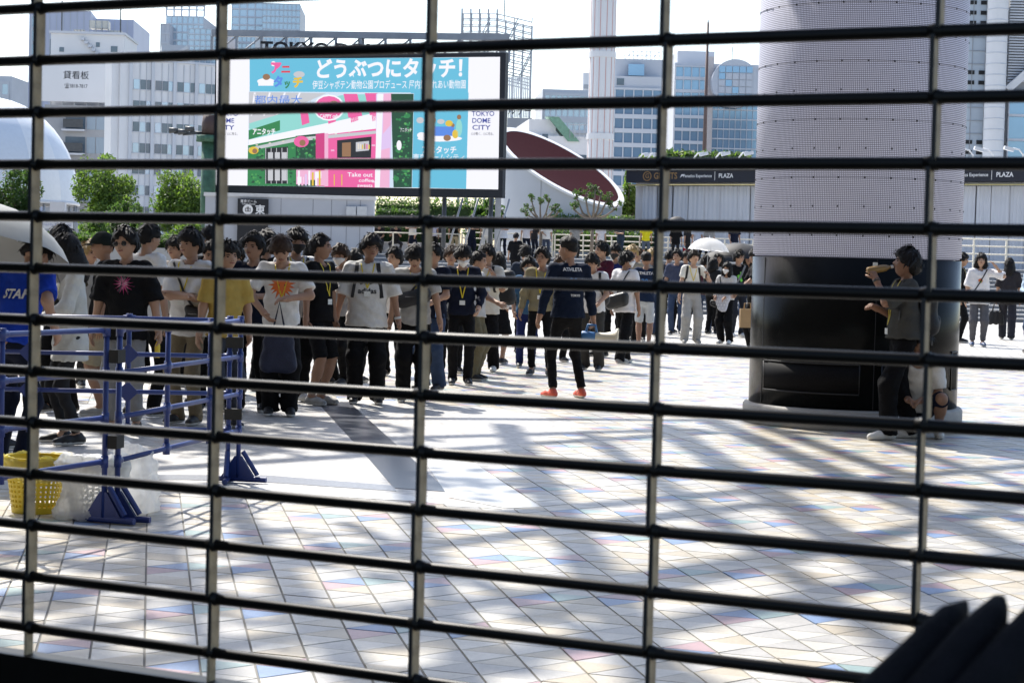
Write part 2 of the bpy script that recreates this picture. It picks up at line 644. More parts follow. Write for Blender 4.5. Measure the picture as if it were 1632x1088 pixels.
def hedge(x0, x1, y0, y1, Y, depth, label, mix, seed, zb=TER, size=.075, n=4600):
    a, c = P(x0, y1, Y), P(x1, y1, Y)
    zt, z0 = P((x0 + x1) / 2, y0, Y).z, P((x0 + x1) / 2, y1, Y).z
    o = empty('hedge', ((a.x + c.x) / 2, Y + depth / 2, z0))
    tag(o, label, 'hedge')
    W, H = (c.x - a.x) / 2, zt - z0
    rng = random.Random(seed)
    b = MB()
    for _ in range(n):
        p = Vector((rng.uniform(-W, W), rng.uniform(-depth / 2, depth / 2), rng.uniform(0, H) * rng.uniform(.75, 1.05)))
        u = Vector((rng.gauss(0, 1), rng.gauss(0, 1), rng.gauss(0, 1))).normalized()
        w = u.orthogonal().normalized()
        s = size * rng.uniform(.6, 1.3)
        b.add([p - u * s, p + w * s * .5, p + u * s, p - w * s * .5], [(0, 1, 2, 3)], rng.choice(mix))
    b.build('foliage', LEAF, o)
    MB().box(-W * .97, W * .97, -depth * .35, depth * .35, 0, H * .7).build('branches', [LEAF[2]], o)
    return o


pw = P(540, 392, 82)
pe = P(735, 392, 82)
pl = empty('planter', ((pw.x + pe.x) / 2, 82, TER))
tag(pl, 'long low grey planter wall with people sitting along it', 'planter')
MB().box(-(pe.x - pw.x) / 2, (pe.x - pw.x) / 2, 0, 1.6, .002, .50).build('wall_panel', [M_WALLG], pl)
MB().box(-(pe.x - pw.x) / 2 - .03, (pe.x - pw.x) / 2 + .03, -.05, 1.63, .502, .56).build('coping', [M_STEPT], pl)
hedge(545, 732, 352, 386, 82.5, 1.0, 'dark clipped hedge growing in the long planter', (2, 2, 1), 21)
hedge(870, 1010, 342, 368, 86.5, 1.2, 'leafy hedge below the drum tower and pruned trees', (0, 1, 1), 22)
hedge(880, 1045, 366, 402, 85, .8, 'sunlit hedge glimpsed through the cream railing', (1, 2, 1), 23)
hedge(60, 345, 372, 402, 70, 1.2, 'long leafy hedge behind the queue on the left', (1, 2, 0), 24, n=8000)
hedge(600, 668, 332, 352, 86, .8, 'dark shrub row just under the screen', (2, 1, 2), 25, n=1200)
hedge(596, 800, 314, 362, 93, 1.5, 'tall leafy screen of shrubs seen under the video screen', (1, 2, 1), 28, n=6000)
hedge(1060, 1200, 240, 262, 100, 2.0, 'straggly planting along the white hall roof', (0, 1, 2), 26, n=2200, size=.14)
hedge(1020, 1052, 246, 262, 100, 2.0, 'bright green planting on the left end of the hall roof', (0, 0, 1), 27, n=700, size=.14)


def pruned(px, ybase, Y, sc, seed, label):
    rng = random.Random(seed)
    base = P(px, ybase, Y)
    t = empty('pruned_tree', (base.x, Y, TER))
    tag(t, label, 'tree', 'pollarded little trees before the drum')
    z0 = base.z - TER
    b, lv = MB(), MB()
    b.tube([(0, 0, 0), (.02, 0, z0)], [.10 * sc, .08 * sc], 8)
    for k in range(7):
        a = -1.25 + 2.5 * k / 6 + rng.uniform(-.1, .1)
        L = sc * rng.uniform(1.0, 1.4)
        y = rng.uniform(-.5, .5) * sc
        m1 = Vector((math.sin(a) * L * .55, y * .5, z0 + math.cos(a) * L * .25 + .1))
        e = Vector((math.sin(a) * L * .9, y, z0 + math.cos(a) * L * rng.uniform(.55, .95) + L * rng.uniform(.1, .35)))
        b.tube([(0, 0, z0 - .05), m1, e], [.075 * sc, .055 * sc, .04 * sc], 7)
        for q in range(3):
            e2 = e + Vector((rng.uniform(-.3, .3), rng.uniform(-.3, .3), rng.uniform(.05, .35))) * sc
            b.tube([e, (e + e2) / 2 + Vector((0, 0, .04)), e2], [.038 * sc, .03 * sc, .022 * sc], 6)
            leaves(lv, e2, (.17 * sc, .17 * sc, .15 * sc), 34, .075 * sc, rng, [1, 2, 2])
        leaves(lv, e, (.13 * sc, .13 * sc, .1 * sc), 14, .07 * sc, rng, [1, 2])
    b.build('trunk', [mat('pale_bark', (.20, .165, .13), .9, var=.25, vscale=14)], t, True)
    lv.build('crown', LEAF, t)


pruned(862, 352, 80, .66, 31, 'small pollarded tree with stubby limbs, left of its pair')
pruned(944, 350, 79, .80, 32, 'taller pollarded tree with stubby limbs over the maroon opening')

# ------------------------------------------------------------------ far buildings
GLASS = mat('window_glass', (.10, .14, .18), .08, var=.3, vscale=.6, spec=.8)
GLASSB = mat('blue_glass', (.22, .36, .52), .06, var=.18, vscale=.25, spec=.9, metal=.35)
GLASSP = mat('pale_glass', (.42, .52, .62), .08, var=.15, vscale=.2, spec=.9, metal=.3)
W_WHITE = mat('white_cladding', (.66, .66, .67), .6, var=.05, vscale=.4)
W_PALE = mat('pale_cladding', (.52, .54, .58), .55, var=.06, vscale=.3)
W_GREY = mat('grey_cladding', (.33, .34, .36), .7, var=.1, vscale=.5)
W_LILAC = mat('lilac_panels', (.50, .52, .64), .5, var=.06, vscale=.2)
W_DARK = mat('dark_metal', (.07, .075, .08), .5, var=.15)
W_STEEL = mat('galvanised_steel', (.36, .38, .41), .45, metal=.5, var=.15, vscale=2)


def place(name, label, px0, px1, ytop, Y, yaw=0.0, cat='building', ybase=None):
    """empty at the foot of the near left corner of a facade; returns (empty, width, height)"""
    ym = (ytop + 380) / 2
    a = P(px0, ym, Y)
    kx = ray(px1, ym)
    kx = kx.x / kx.y
    c, s = math.cos(yaw), math.sin(yaw)
    w = (kx * a.y - a.x) / (c - kx * s)
    t = empty(name, (a.x, a.y, 0), yaw)
    tag(t, label, cat)
    return t, w, P((px0 + px1) / 2, ytop, Y + w * s / 2).z


_PM = {}


def pane(parent, name, x, z, w, h, m, y=-.02, t=.04):
    key = (round(w, 3), round(h, 3), m.name)
    if key not in _PM:
        b = MB().box(0, w, 0, t, 0, h)
        _PM[key] = mesh_from(name, b.v, b.f, [m])
    return link(name, _PM[key], parent, (x, y, z))


def grid_facade(parent, x0, x1, z0, z1, cols, rows, wallm, glassm, pier=.25, span=.35, dep=.25, name='window', mull=None, skip=()):
    """proud piers and spandrels with panes set back between them"""
    cw, rh = (x1 - x0) / cols, (z1 - z0) / rows
    b = MB()
    pw_, sh_ = cw * pier, rh * span
    for r in range(rows + 1):
        zc = z0 + r * rh
        b.box(x0, x1, -dep, 0, max(z0, zc - sh_ / 2), min(z1, zc + sh_ / 2))
    if pw_ > 0:
        for c in range(cols + 1):
            xc = x0 + c * cw
            b.box(max(x0, xc - pw_ / 2), min(x1, xc + pw_ / 2), -dep + .003, 0, z0 + sh_ / 2, z1 - sh_ / 2)
    b.build('facade_frame', [wallm], parent)
    for r in range(rows):
        for c in range(cols):
            if (r, c) in skip: continue
            pane(parent, name, x0 + c * cw + pw_ / 2, z0 + r * rh + sh_ / 2, cw - pw_, rh - sh_, glassm, y=-.06, t=.06)


# tower at the far left
t, w, h = place('office_tower', 'tall pale tower with striped flank, behind the billboard on the left', 44, 142, 16, 320, .12)
MB().box(0, w, .01, 22, 0, h).build('wall', [W_LILAC], t)
grid_facade(t, .3, 2.2, 20, h - 1, 1, 9, W_PALE, GLASSP, .2, .25, .2)
for k in range(1, 9):
    MB().box(w * k / 9 - .05, w * k / 9 + .05, -.06, .01, 12, h).build('panel_joint', [W_PALE], t)
for k in (3.1, 4.4, 7.7):
    pane(t, 'window', w * k / 9, h - 9.0, .9, 4.2, GLASS)
for k in range(4):
    MB().box(-.25, .01, 2 + k * 5.2, 4.6 + k * 5.2, 16, h - 2).build('fin', [W_WHITE], t)
    MB().box(-.12, .0, 4.7 + k * 5.2, 7.0 + k * 5.2, 16, h - 2).build('window', [GLASSP], t)
t, w, h = place('office_tower', 'lower lilac tower block right of the tanks', 150, 210, 31, 330, .05)
MB().box(0, w, .01, 20, 0, h).build('wall', [W_LILAC], t)
for k in range(1, 6):
    MB().box(w * k / 6 - .05, w * k / 6 + .05, -.05, .01, 12, h).build('panel_joint', [W_PALE], t)
t, w, h = place('office_tower', 'small pale grey block at the left edge above the dome', -30, 17, 121, 420, 0)
MB().box(0, w, .01, 20, 0, h).build('wall', [W_PALE], t)
grid_facade(t, .5, w - .5, h - 12, h - 1, 3, 3, W_PALE, GLASSP, .3, .4, .15)

# white block with roof tanks and billboard
t, w, h = place('rooftop_block', 'white block with roof tanks and a blank rental billboard', 70, 183, 102, 150, .05)
Hb = P(120, 168, 150).z
MB().box(0, w, .02, 9, 0, Hb).build('wall', [W_GREY], t)
MB().box(-.2, w + .1, -.35, -.05, Hb + .25, h).build('billboard', [W_WHITE], t)
M_INK = mat('billboard_ink', (.02, .022, .03), .6, var=.05)
bx0 = P(122, 118, 150).x - t.location.x
text('lettering', '貸看板', .66, M_INK, t, (bx0, -.36, h - .95), bold=.006)
text('lettering', '☎3818-7817', .40, M_INK, t, (bx0, -.36, h - 1.75), bold=.0, width=1.75)
for k in range(6):
    MB().box(w * k / 6 + .4, w * k / 6 + .5, .1, .2, Hb, h - .1).build('billboard_strut', [W_STEEL], t)
z2 = P(120, 51, 150).z
x2, x3 = P(76, 80, 150).x - t.location.x, P(193, 80, 150).x - t.location.x
MB().box(x2, x3, 1.2, 8, Hb, z2).build('penthouse', [W_WHITE], t)
MB().box(x2 - .1, x3 + .1, 1.0, 8.1, z2, z2 + .18).build('parapet', [W_PALE], t)
pane(t, 'window', P(90, 75, 150).x - t.location.x, P(90, 80, 150).z, .35, .35, GLASS, y=1.16)
pane(t, 'window', P(148, 75, 150).x - t.location.x, P(148, 72, 150).z, .3, .35, GLASS, y=1.16)
pane(t, 'window', P(172, 75, 150).x - t.location.x, P(172, 80, 150).z, .5, .45, GLASS, y=1.16)
st = MB()
for k in range(7):
    st.box(2.5 + k * .28, 2.78 + k * .28, .85, 1.19, z2 - .5 - k * .27, z2 - .3 - k * .27)
tag(st.build('outside_stair', [W_PALE], t), kind='stuff')


def tank(px, y0, y1, Y, wpx):
    a, b_ = P(px, y1, Y), P(px, y0, Y)
    W = wpx / F_PX * Y
    x = a.x - t.location.x
    base = a.z
    MB().box(x - W / 2, x + W / 2, 2.2, 2.2 + W * .8, base + .5, b_.z).build('water_tank', [mat('tank_cream', (.52, .50, .44), .6, var=.1)], t)
    lg = MB()
    for q in range(4):
        xx = x - W / 2 + W * q / 3
        lg.tube([(xx, 2.4, z2), (xx, 2.4, base + .5)], .035, 6)
        lg.box(xx - .03, xx + .03, 2.16, 2.2, base + .5, b_.z)
    for q in range(3):
        xx = x - W / 2 + W * q / 3
        lg.tube([(xx, 2.4, z2), (xx + W / 3, 2.4, base + .5)], .02, 5)
    tag(lg.build('tank_frame', [W_STEEL], t), kind='stuff')


tank(149, 27, 50, 150, 30)
tank(176, 43, 57, 150, 18)
tank(117, 43, 52, 150, 16)
for px, y0 in ((98, 0), (191, 10)):
    a = P(px, y0, 151)
    MB().tube([(a.x - t.location.x, 1.5, z2 - 1), (a.x - t.location.x, 1.5, a.z)], .05, 6).build('antenna', [W_DARK], t)
for rr in range(4):
    za = P(120, 180 + rr * 38, 150).z
    zb_ = P(120, 206 + rr * 38, 150).z
    if zb_ < TER: continue
    for c in range(3):
        pane(t, 'window', w * .60 + c * .72, zb_, .66, za - zb_, GLASSP)
    pane(t, 'window', w * .30, zb_, 1.5, za - zb_, GLASS)
    MB().box(w * .28, w * .56, -.55, -.48, zb_ + .1, zb_ + .75).build('balcony_rail', [W_DARK], t)
    MB().box(w * .26, w * .58, -.6, 0, zb_ - .16, zb_ - .02).build('balcony_slab', [W_PALE], t)

# white office block with window bands
t, w, h = place('office_block', 'white office block with bands of windows, left of the screen', 190, 352, 108, 140, .50)
h += .35
MB().box(0, w, .02, 2.2, 0, h).build('wall', [W_WHITE], t)
MB().box(-.55, -.01, .3, 1.9, 0, h - .1).build('wall_return', [W_WHITE], t)
MB().box(-.1, w + .1, -.1, 2.3, h, h + .15).build('parapet', [W_PALE], t)
for g in range(4):
    x0 = .9 + g * (w - 1.1) / 4
    pwid = (w - 1.1) / 4
    MB().box(x0 - .28, x0 - .05, -.16, .02, 0, h).build('pier', [W_PALE], t)
    for rr in range(8):
        zt = h - 1.35 - rr * 1.52
        if zt < .8: continue
        for c in range(3):
            pane(t, 'window', x0 + .08 + c * pwid * .29, zt - .70, pwid * .27, .68, GLASS if (g + rr + c) % 3 else GLASSP, y=-.015)
        MB().box(x0, x0 + pwid * .88, -.05, .02, zt - .77, zt - .71).build('window_sill', [W_PALE], t)
    for c in (1, 2):
        MB().box(x0 + .06 + c * pwid * .29, x0 + .085 + c * pwid * .29, -.06, .02, 0, h - .1).build('drain_pipe', [W_PALE], t)
rb_ = MB()
for k in range(16):
    rb_.box(.3 + k * .28, .5 + k * .28, .4, .8, h + .15, h + .15 + random.uniform(.12, .3))
tag(rb_.build('roof_planting', [LEAF[1]], t), kind='stuff')

# glass towers far behind
def glass_tower(label, px0, px1, ytop, Y, cols, rows, m, gm, yaw=0, crown=0):
    t, w, h = place('glass_tower', label, px0, px1, ytop, Y, yaw)
    t['group'] = 'far glass towers'
    MB().box(0, w, .02, 24, 0, h - .2).build('core', [m], t)
    zlow = P((px0 + px1) / 2, 130, Y).z
    grid_facade(t, 0, w, zlow, h, cols, rows, m, gm, .12, .18, .3)
    if crown:
        b = MB()
        for k in range(6):
            x = w * k / 5
            b.box(x - .2, x + .2, 0, .4, h, h + crown)
        b.box(-.2, w + .2, -.05, .45, h + crown - .5, h + crown)
        b.box(-.2, w + .2, -.05, .45, h + crown * .5, h + crown * .5 + .3)
        tag(b.build('crown_frame', [m], t), kind='stuff')
    return t, w, h


glass_tower('slim pale glass tower with open crown, behind the white office block', 262, 322, 26, 500, 7, 8, W_PALE, GLASSP, 0, 3.0)
glass_tower('broad glass block in front of the open crowned tower', 298, 352, 46, 470, 6, 9, W_PALE, GLASSP)
glass_tower('low blank shouldered glass block left of the slim tower', 253, 268, 38, 495, 2, 6, W_PALE, W_PALE)
glass_tower('large glass tower rising behind the left end of the screen', 415, 475, 6, 520, 9, 12, W_PALE, GLASSP, .05)
glass_tower('narrow glass tower left of the large one, behind the screen', 366, 416, 2, 530, 4, 10, W_PALE, GLASSP)
glass_tower('short glazed block low in front of the far towers', 376, 404, 48, 480, 4, 4, W_PALE, GLASSP)
t, w, h = place('lattice_facade', 'pale block with diagonal bracing beside the broad glass block', 255, 300, 72, 450, .2)
MB().box(0, w, .02, 15, 0, h).build('wall', [W_PALE], t)
for k in range(4):
    M = Matrix.Translation((w / 2, -.1, h - 2 - k * 2.6)) @ Matrix.Rotation(-.55, 4, 'Y')
    MB().box(-w * .5, w * .5, -.15, .1, -.35, .35, 0, M).build('brace', [W_STEEL if k % 2 else W_WHITE], t)

# blue glass office with round gable
t, w, h = place('glass_office', 'blue glass office with a round disc gable, right of the striped mast', 1072, 1216, 102, 150, .04)
MB().box(0, w, .02, 12, 0, h).build('core', [W_PALE], t)
grid_facade(t, .05, w * .36, P(1100, 268, 150).z, h - .2, 4, 8, W_PALE, GLASSB, .10, .25, .2)
grid_facade(t, w * .36 + .45, w, P(1170, 268, 150).z, P(1170, 160, 150).z, 9, 7, W_PALE, GLASSB, .07, .12, .16)
MB().box(w * .36, w * .36 + .42, -.35, .02, 0, h + .5).build('lattice_pier', [mat('pinkish_pier', (.50, .45, .43), .7, var=.1)], t)
dc = P(1170, 134, 149.6)
dr = 38 / F_PX * 149.6
disc = MB().lathe([(0, 0), (dr, 0), (dr, .9), (0, .9)], 48)
dk = disc.build('round_gable', [W_PALE], t, loc=(dc.x - t.location.x, -.25, dc.z), rot=(math.pi / 2, 0, 0))
n_ = 7
for r in range(n_):
    for c in range(n_):
        s = 2 * dr / n_
        x, z = -dr + c * s, -dr + r * s
        corners = [(x + a * s, z + b * s) for a in (.04, .96) for b in (.04, .96)]
        if max(math.hypot(*q) for q in corners) > dr * .99: 
            if math.hypot(x + s / 2, z + s / 2) > dr * .84: continue
        pane(t, 'window', dc.x - t.location.x + x + .02, dc.z + z + .02, s - .05, s - .05, GLASSB if r in (0, 1, 5, 6) or (r + c) % 5 == 0 else W_PALE, y=-1.22)
MB().tube([(dc.x - t.location.x + .3, 3, dc.z + dr * .8), (dc.x - t.location.x + .3, 3, dc.z + dr + 1.4)], .03, 6).build('aerial', [W_DARK], t)
x0 = P(1085, 120, 151).x - t.location.x
MB().box(x0, x0 + 2.9, 3, 7, h, h + 1.25).build('roof_plant_room', [W_PALE], t)

t, w, h = place('stepped_block', 'white stepped block with roof plant, right beside the striped mast', 976, 1052, 122, 135, .02)
MB().box(0, w, .02, 10, 0, h).build('wall', [W_PALE], t)
zt = P(1015, 92, 135).z
xa, xb = P(982, 100, 135).x - t.location.x, P(1060, 100, 135).x - t.location.x
MB().box(xa, xb, 1.0, 9, h, zt).build('upper_storey', [W_PALE], t)
MB().box(xa + .9, xa + 2.0, .5, 1.0, h + .1, zt - .4).build('roof_cabin', [GLASSB], t)
fr = MB()
zt2 = P(1015, 78, 135).z
for k in range(9):
    fr.tube([(xa + .7 + k * .3, 1.5, zt), (xa + .7 + k * .3, 1.5, zt2)], .03, 5)
for z in (zt2, (zt + zt2) / 2): fr.tube([(xa + .6, 1.5, z), (xa + 3.3, 1.5, z)], .03, 5)
for k in range(4): fr.tube([(xa + .7 + k * .6, 1.5, zt), (xa + 1.3 + k * .6, 1.5, zt2)], .025, 5)
tag(fr.build('roof_screen', [W_WHITE], t), kind='stuff')
pane(t, 'window', w * .05, h - .62, .5, .45, GLASS)
grid_facade(t, .05, w, P(1015, 300, 135).z, h - .8, 5, 7, W_PALE, GLASSB, .12, .3, .18)
t, w, h = place('flat_roofed_office', 'low grey office with window band, left behind the striped mast', 862, 940, 143, 190, .06)
MB().box(0, w, .02, 10, 0, h).build('wall', [W_PALE], t)
grid_facade(t, .2, w, h - 4.2, h - .3, 8, 3, W_PALE, GLASSP, .2, .45, .15)
t2_, w2_, h2_ = place('plant_tower', 'small white block with louvres peeping left of the striped mast', 926, 938, 116, 195, 0)
MB().box(0, w2_, .02, 8, 0, h2_).build('wall', [W_WHITE], t2_)
MB().box(.1, w2_ - .05, -.06, .01, h2_ - 1.6, h2_ - 1.2).build('louvre', [W_GREY], t2_)

t, w, h = place('white_annex', 'white annex with a sloping green roof behind the drum', 842, 944, 196, 118, .1)
MB().box(0, w, .02, 8, 0, h - .8).build('wall', [W_WHITE], t)
MB().box(0, w * .42, .4, 8, h - .8, h + .2).build('upper_storey', [W_WHITE], t)
gr = MB()
gr.add([(w * .28, -.1, h + .35), (w * .45, -.1, h + .35), (w * .78, -.1, h - 1.1), (w * .60, -.1, h - 1.1),
        (w * .28, 1.8, h + .45), (w * .45, 1.8, h + .45), (w * .78, 1.8, h - 1.0), (w * .60, 1.8, h - 1.0)],
       [(0, 3, 2, 1), (4, 5, 6, 7), (0, 1, 5, 4), (1, 2, 6, 5), (2, 3, 7, 6), (3, 0, 4, 7)])
gr.build('sloping_roof', [mat('green_copper', (.16, .30, .22), .6, var=.15)], t)
pane(t, 'window', w * .2, h - 1.3, .35, .6, GLASS)
pane(t, 'window', w * .72, h - 2.6, .9, .7, GLASS)
cg = MB()
for k in range(10): cg.box(w * .62 + k * .3, w * .62 + k * .3 + .03, -.2, -.15, h - .9, h - .1)
cg.box(w * .60, w * .98, -.21, -.14, h - .12, h - .06)
tag(cg.build('roof_railing', [W_STEEL], t), kind='stuff')

# right hand tower with slots and round shafts
t, w, h = place('panel_tower', 'pale panelled tower with dark slots and round shafts at the right edge', 1526, 1578, -60, 120, .0)
MB().box(0, w, .02, 14, 0, h).build('wall', [mat('blue_grey_panel', (.44, .50, .56), .5, var=.05, vscale=.5)], t)
pm = W_PALE
z = P(1550, 262, 120).z
row = 0
while z < h - .5:
    grp = row % 6
    if grp < 3:
        for c in range(2):
            pane(t, 'window_slot', w * .22 + c * w * .40, z, w * .27, .24, M_BLK, y=-.03)
        z += .62
    else:
        MB().box(0, w, -.03, .02, z, z + .03).build('panel_joint', [W_GREY], t)
        z += .80
    row += 1
for c in (1, 2):
    MB().box(w * .40 * c, w * .40 * c + .03, -.035, .02, 0, h).build('panel_joint', [W_GREY], t)
sc_ = P(1591, 150, 118)
shaft = MB().lathe([(.62, 0), (.62, h)], 28)
shaft.build('round_shaft', [W_WHITE], t, True, loc=(sc_.x - t.location.x, -1.2, 0))
for k in range(26):
    MB().lathe([(.62, 0), (.645, .01), (.645, .06), (.62, .07)], 28).build('shaft_ring', [W_PALE], t, True, loc=(sc_.x - t.location.x, -1.2, 3 + k * .66))
lx = P(1607, 150, 120).x - t.location.x
MB().box(lx, lx + 6, .4, 12, 0, h).build('louvre_wall', [W_GREY], t)
for k in range(40):
    MB().box(lx, lx + 6, .2, .38, P(1610, 130, 120).z + k * .17, P(1610, 130, 120).z + k * .17 + .09).build('louvre', [W_PALE], t)
zz = P(1610, 262, 120).z
grid_facade(t, lx, lx + 4, zz, P(1610, 145, 120).z, 3, 3, W_PALE, GLASSB, .08, .1, .2)
M = Matrix.Translation((lx + 1.5, -.1, P(1620, 105, 120).z)) @ Matrix.Rotation(-.75, 4, 'Y')
MB().box(-2.2, 2.2, -.2, .15, -.22, .22, 0, M).build('brace', [W_WHITE], t)
# ------------------------------------------------------------------ white dome tent
random.seed(13)
M_TENT = [mat('tent_white', (.80, .81, .82), .55, var=.03), mat('tent_blue_grey', (.68, .72, .77), .55, var=.03)]  # gores alternate between white and pale blue-grey
dc0 = P(-28, 320, 95)
dome = tag(empty('dome_tent', (dc0.x, 95, TER)), 'white ribbed dome tent at the left edge', 'tent')
zb0 = dc0.z - TER
Rd, Hd = 150 / F_PX * 95, 165 / F_PX * 95
N = 16
for g in range(N):
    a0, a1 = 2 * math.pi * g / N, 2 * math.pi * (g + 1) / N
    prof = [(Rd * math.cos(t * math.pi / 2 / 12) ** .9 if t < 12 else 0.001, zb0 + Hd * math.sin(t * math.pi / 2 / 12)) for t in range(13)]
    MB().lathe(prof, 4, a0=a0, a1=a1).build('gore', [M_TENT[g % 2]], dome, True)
MB().lathe([(Rd - .06, zb0 - .12), (Rd + .05, zb0 - .12), (Rd + .05, zb0 + .02), (Rd - .06, zb0 + .02), (Rd - .06, zb0 - .12)], 64).build('ring_beam', [W_WHITE], dome, True)
for k in range(20):
    a = 2 * math.pi * k / 20
    MB().tube([((Rd - .1) * math.cos(a), (Rd - .1) * math.sin(a), 0), ((Rd - .1) * math.cos(a), (Rd - .1) * math.sin(a), zb0 - .12)], .06, 8).build('support_post', [W_STEEL], dome, True)

sp0 = P(90, 362, 58)
sp_ = tag(empty('banner_post', (sp0.x, 58, 0)), 'pale board with blue lettering above the grey parasol', 'sign')
MB().box(-.22, .22, .05, .3, 0, sp0.z + .75).build('post', [W_PALE], sp_)
MB().box(-.48, .48, -.03, .045, sp0.z - .05, sp0.z + .18).build('board', [W_PALE], sp_)
text('lettering', 'ドームシティ アトラクションズ', .085, mat('blue_ink', (.03, .06, .32), .5), sp_, (0, -.034, sp0.z + .065), bold=.01, width=.86)

# ------------------------------------------------------------------ big LED screen
BY0, BY1 = 77.0, 73.4
bl, br_ = P(341, 200, BY0), P(803, 200, BY1)
ux = Vector((br_.x - bl.x, BY1 - BY0, 0))
BWID = ux.length
ux.normalize()
un = Vector((-ux.y, ux.x, 0))
scr = empty('video_screen', (bl.x, BY0, 0), math.atan2(ux.y, ux.x))
tag(scr, 'huge lit video screen in a black frame showing a blue and pink advertisement', 'screen')


def S(px, py):
    d = ray(px, py)
    o = Vector((0, 0, EYE)) - Vector((bl.x, BY0, 0))
    t = -o.dot(un) / d.dot(un)
    p = o + d * t
    return p.dot(ux), p.z


fx1, fz1 = S(803, 90)
fz0 = S(560, 312)[1]
M_FRAME = mat('screen_frame', (.012, .014, .02), .5, var=.1)
MB().box(0, BWID, .02, .38, fz0, S(570, 86)[1]).build('frame', [M_FRAME], scr)
EM = .42


def em(key, rgb, k=1.0):
    m = mat('lit_' + key, rgb, .5, var=0)
    b = m.node_tree.nodes['Principled BSDF']
    b.inputs['Base Color'].default_value = (.02, .02, .02, 1)
    b.inputs['Emission Color'].default_value = (*rgb, 1)
    b.inputs['Emission Strength'].default_value = EM * k
    return m


PICM = [em('white', (.90, .90, .97)), em('cyan', (.13, .50, .70)), em('pink', (.82, .12, .36)), em('green', (.03, .22, .07)), em('dgreen', (.012, .07, .035)),
        em('teal', (.28, .66, .62)), em('grey', (.55, .56, .60)), em('black', (.015, .016, .02)), em('rose', (.85, .45, .65)), em('yellow', (.75, .52, .05)),
        em('brown', (.30, .16, .08)), em('bluel', (.10, .25, .75)), em('red', (.70, .05, .08)), em('lil', (.72, .55, .85)), em('sky', (.62, .74, .88)), em('navy', (.02, .04, .30))]
W_, CY_, PK, GR, DG, TE, GY, BK, RO, YE, BR, BL, RD, LI, SK, NV = range(16)
LIFT = [0]
pic = MB()


def patch(pts, m, lift):
    q = [S(*p) for p in pts]
    y = -.002 - lift * .006
    n = len(q)
    pic.add([(x, y, z) for x, z in q], [tuple(range(n - 1, -1, -1))], m)


def rect(x0, x1, y0, y1, m, lift):
    patch([(x0, y0), (x1, y0), (x1, y1), (x0, y1)], m, lift)


def disc(cx, cy, rx, ry, m, lift, n=16):
    patch([(cx + rx * math.cos(2 * math.pi * k / n), cy + ry * math.sin(2 * math.pi * k / n)) for k in range(n)], m, lift)


patch([(345, 95), (797, 91), (794, 302), (344, 295)], W_, 0)
patch([(398, 94), (747, 92), (746, 149), (398, 146)], CY_, 1)
patch([(655, 148), (747, 148), (743, 301), (655, 299)], CY_, 1)
# the shop front picture
patch([(397, 146), (660, 149), (657, 299.5), (395, 296)], SK, 2)
patch([(397, 147), (520, 149), (397, 205)], GY, 3)
for k in range(4): patch([(405 + k * 24, 148), (408 + k * 24, 148), (402 + k * 20, 185), (400 + k * 20, 185)], W_, 4)
patch([(398, 197), (545, 152), (600, 150), (600, 183), (398, 225)], TE, 5)
for k, xx in enumerate((478, 520, 556, 590)): patch([(xx, 172 - k * 6), (xx + 12, 168 - k * 6), (xx + 16, 196 - k * 2), (xx + 4, 200 - k * 2)], PK, 6)
patch([(548, 150), (570, 150), (578, 185), (556, 188)], PK, 6)
patch([(582, 149), (602, 149), (604, 182), (590, 184)], PK, 6)
disc(525, 172, 25, 21, W_, 7)
disc(525, 172, 22.5, 18.5, PK, 8)
patch([(397, 208), (447, 192), (447, 208), (397, 223)], GR, 7)
patch([(397, 223), (600, 180), (606, 208), (470, 220), (397, 236)], W_, 6)
patch([(396, 232), (472, 218), (472, 297), (395, 296)], GR, 7)
patch([(472, 217), (518, 212), (518, 297), (472, 297)], DG, 7)
patch([(423, 237), (460, 234), (459, 293), (423, 293)], BK, 8)
for k in range(3): rect(428 + k * 11, 436 + k * 11, 243, 288, GY, 9)
patch([(518, 215), (604, 205), (603, 299), (518, 298)], PK, 7)
patch([(538, 224), (593, 218), (592, 252), (538, 252)], BK, 8)
patch([(546, 228), (560, 227), (560, 250), (546, 250)], BR, 9)
patch([(568, 227), (589, 225), (589, 240), (568, 242)], GY, 9)
patch([(600, 150), (626, 149), (622, 299), (600, 299)], LI, 8)
patch([(602, 150), (612, 150), (606, 299), (598, 299)], W_, 9)
patch([(624, 150), (660, 150), (657, 299), (628, 299)], DG, 9)
for cx, cy, r in ((640, 170, 6), (650, 185, 5), (636, 240, 5), (648, 270, 7), (632, 285, 5)): disc(cx, cy, r, r * .8, GR, 10)
disc(637, 232, 4, 8, W_, 11)
disc(481, 226, 12, 9, PK, 8)
disc(483, 228, 5, 5, BR, 9)
disc(405, 240, 8, 6, YE, 8)
disc(407, 241, 4, 4, BR, 9)
for cx, cy in ((482, 282), (512, 284), (494, 275)): rect(cx - 9, cx + 10, cy - 12, cy + 12, RO, 9)
for cx, cy in ((480, 288), (508, 280)): rect(cx - 5, cx + 5, cy - 6, cy + 4, W_, 10)
for x_ in (533, 545): patch([(x_, 296), (x_ + 1.5, 296), (x_ + 1.5, 278), (x_, 278)], YE, 10)
rp = random.Random(8)
LG, MG, DP, CR = len(PICM), len(PICM) + 1, len(PICM) + 2, len(PICM) + 3
PICM += [em('leafgreen', (.10, .38, .10)), em('midgreen', (.045, .28, .09)), em('deeppink', (.60, .05, .22)), em('cream', (.80, .72, .62))]
for k in range(90):                                     # planting painted on the green walls
    x_, y_ = rp.uniform(398, 470), rp.uniform(236, 294)
    if 422 < x_ < 461 and y_ > 234: continue
    disc(x_, y_, rp.uniform(1, 3.2), rp.uniform(.8, 2.4), rp.choice((LG, MG, DG, DG)), 7.5 + k * .004, 7)
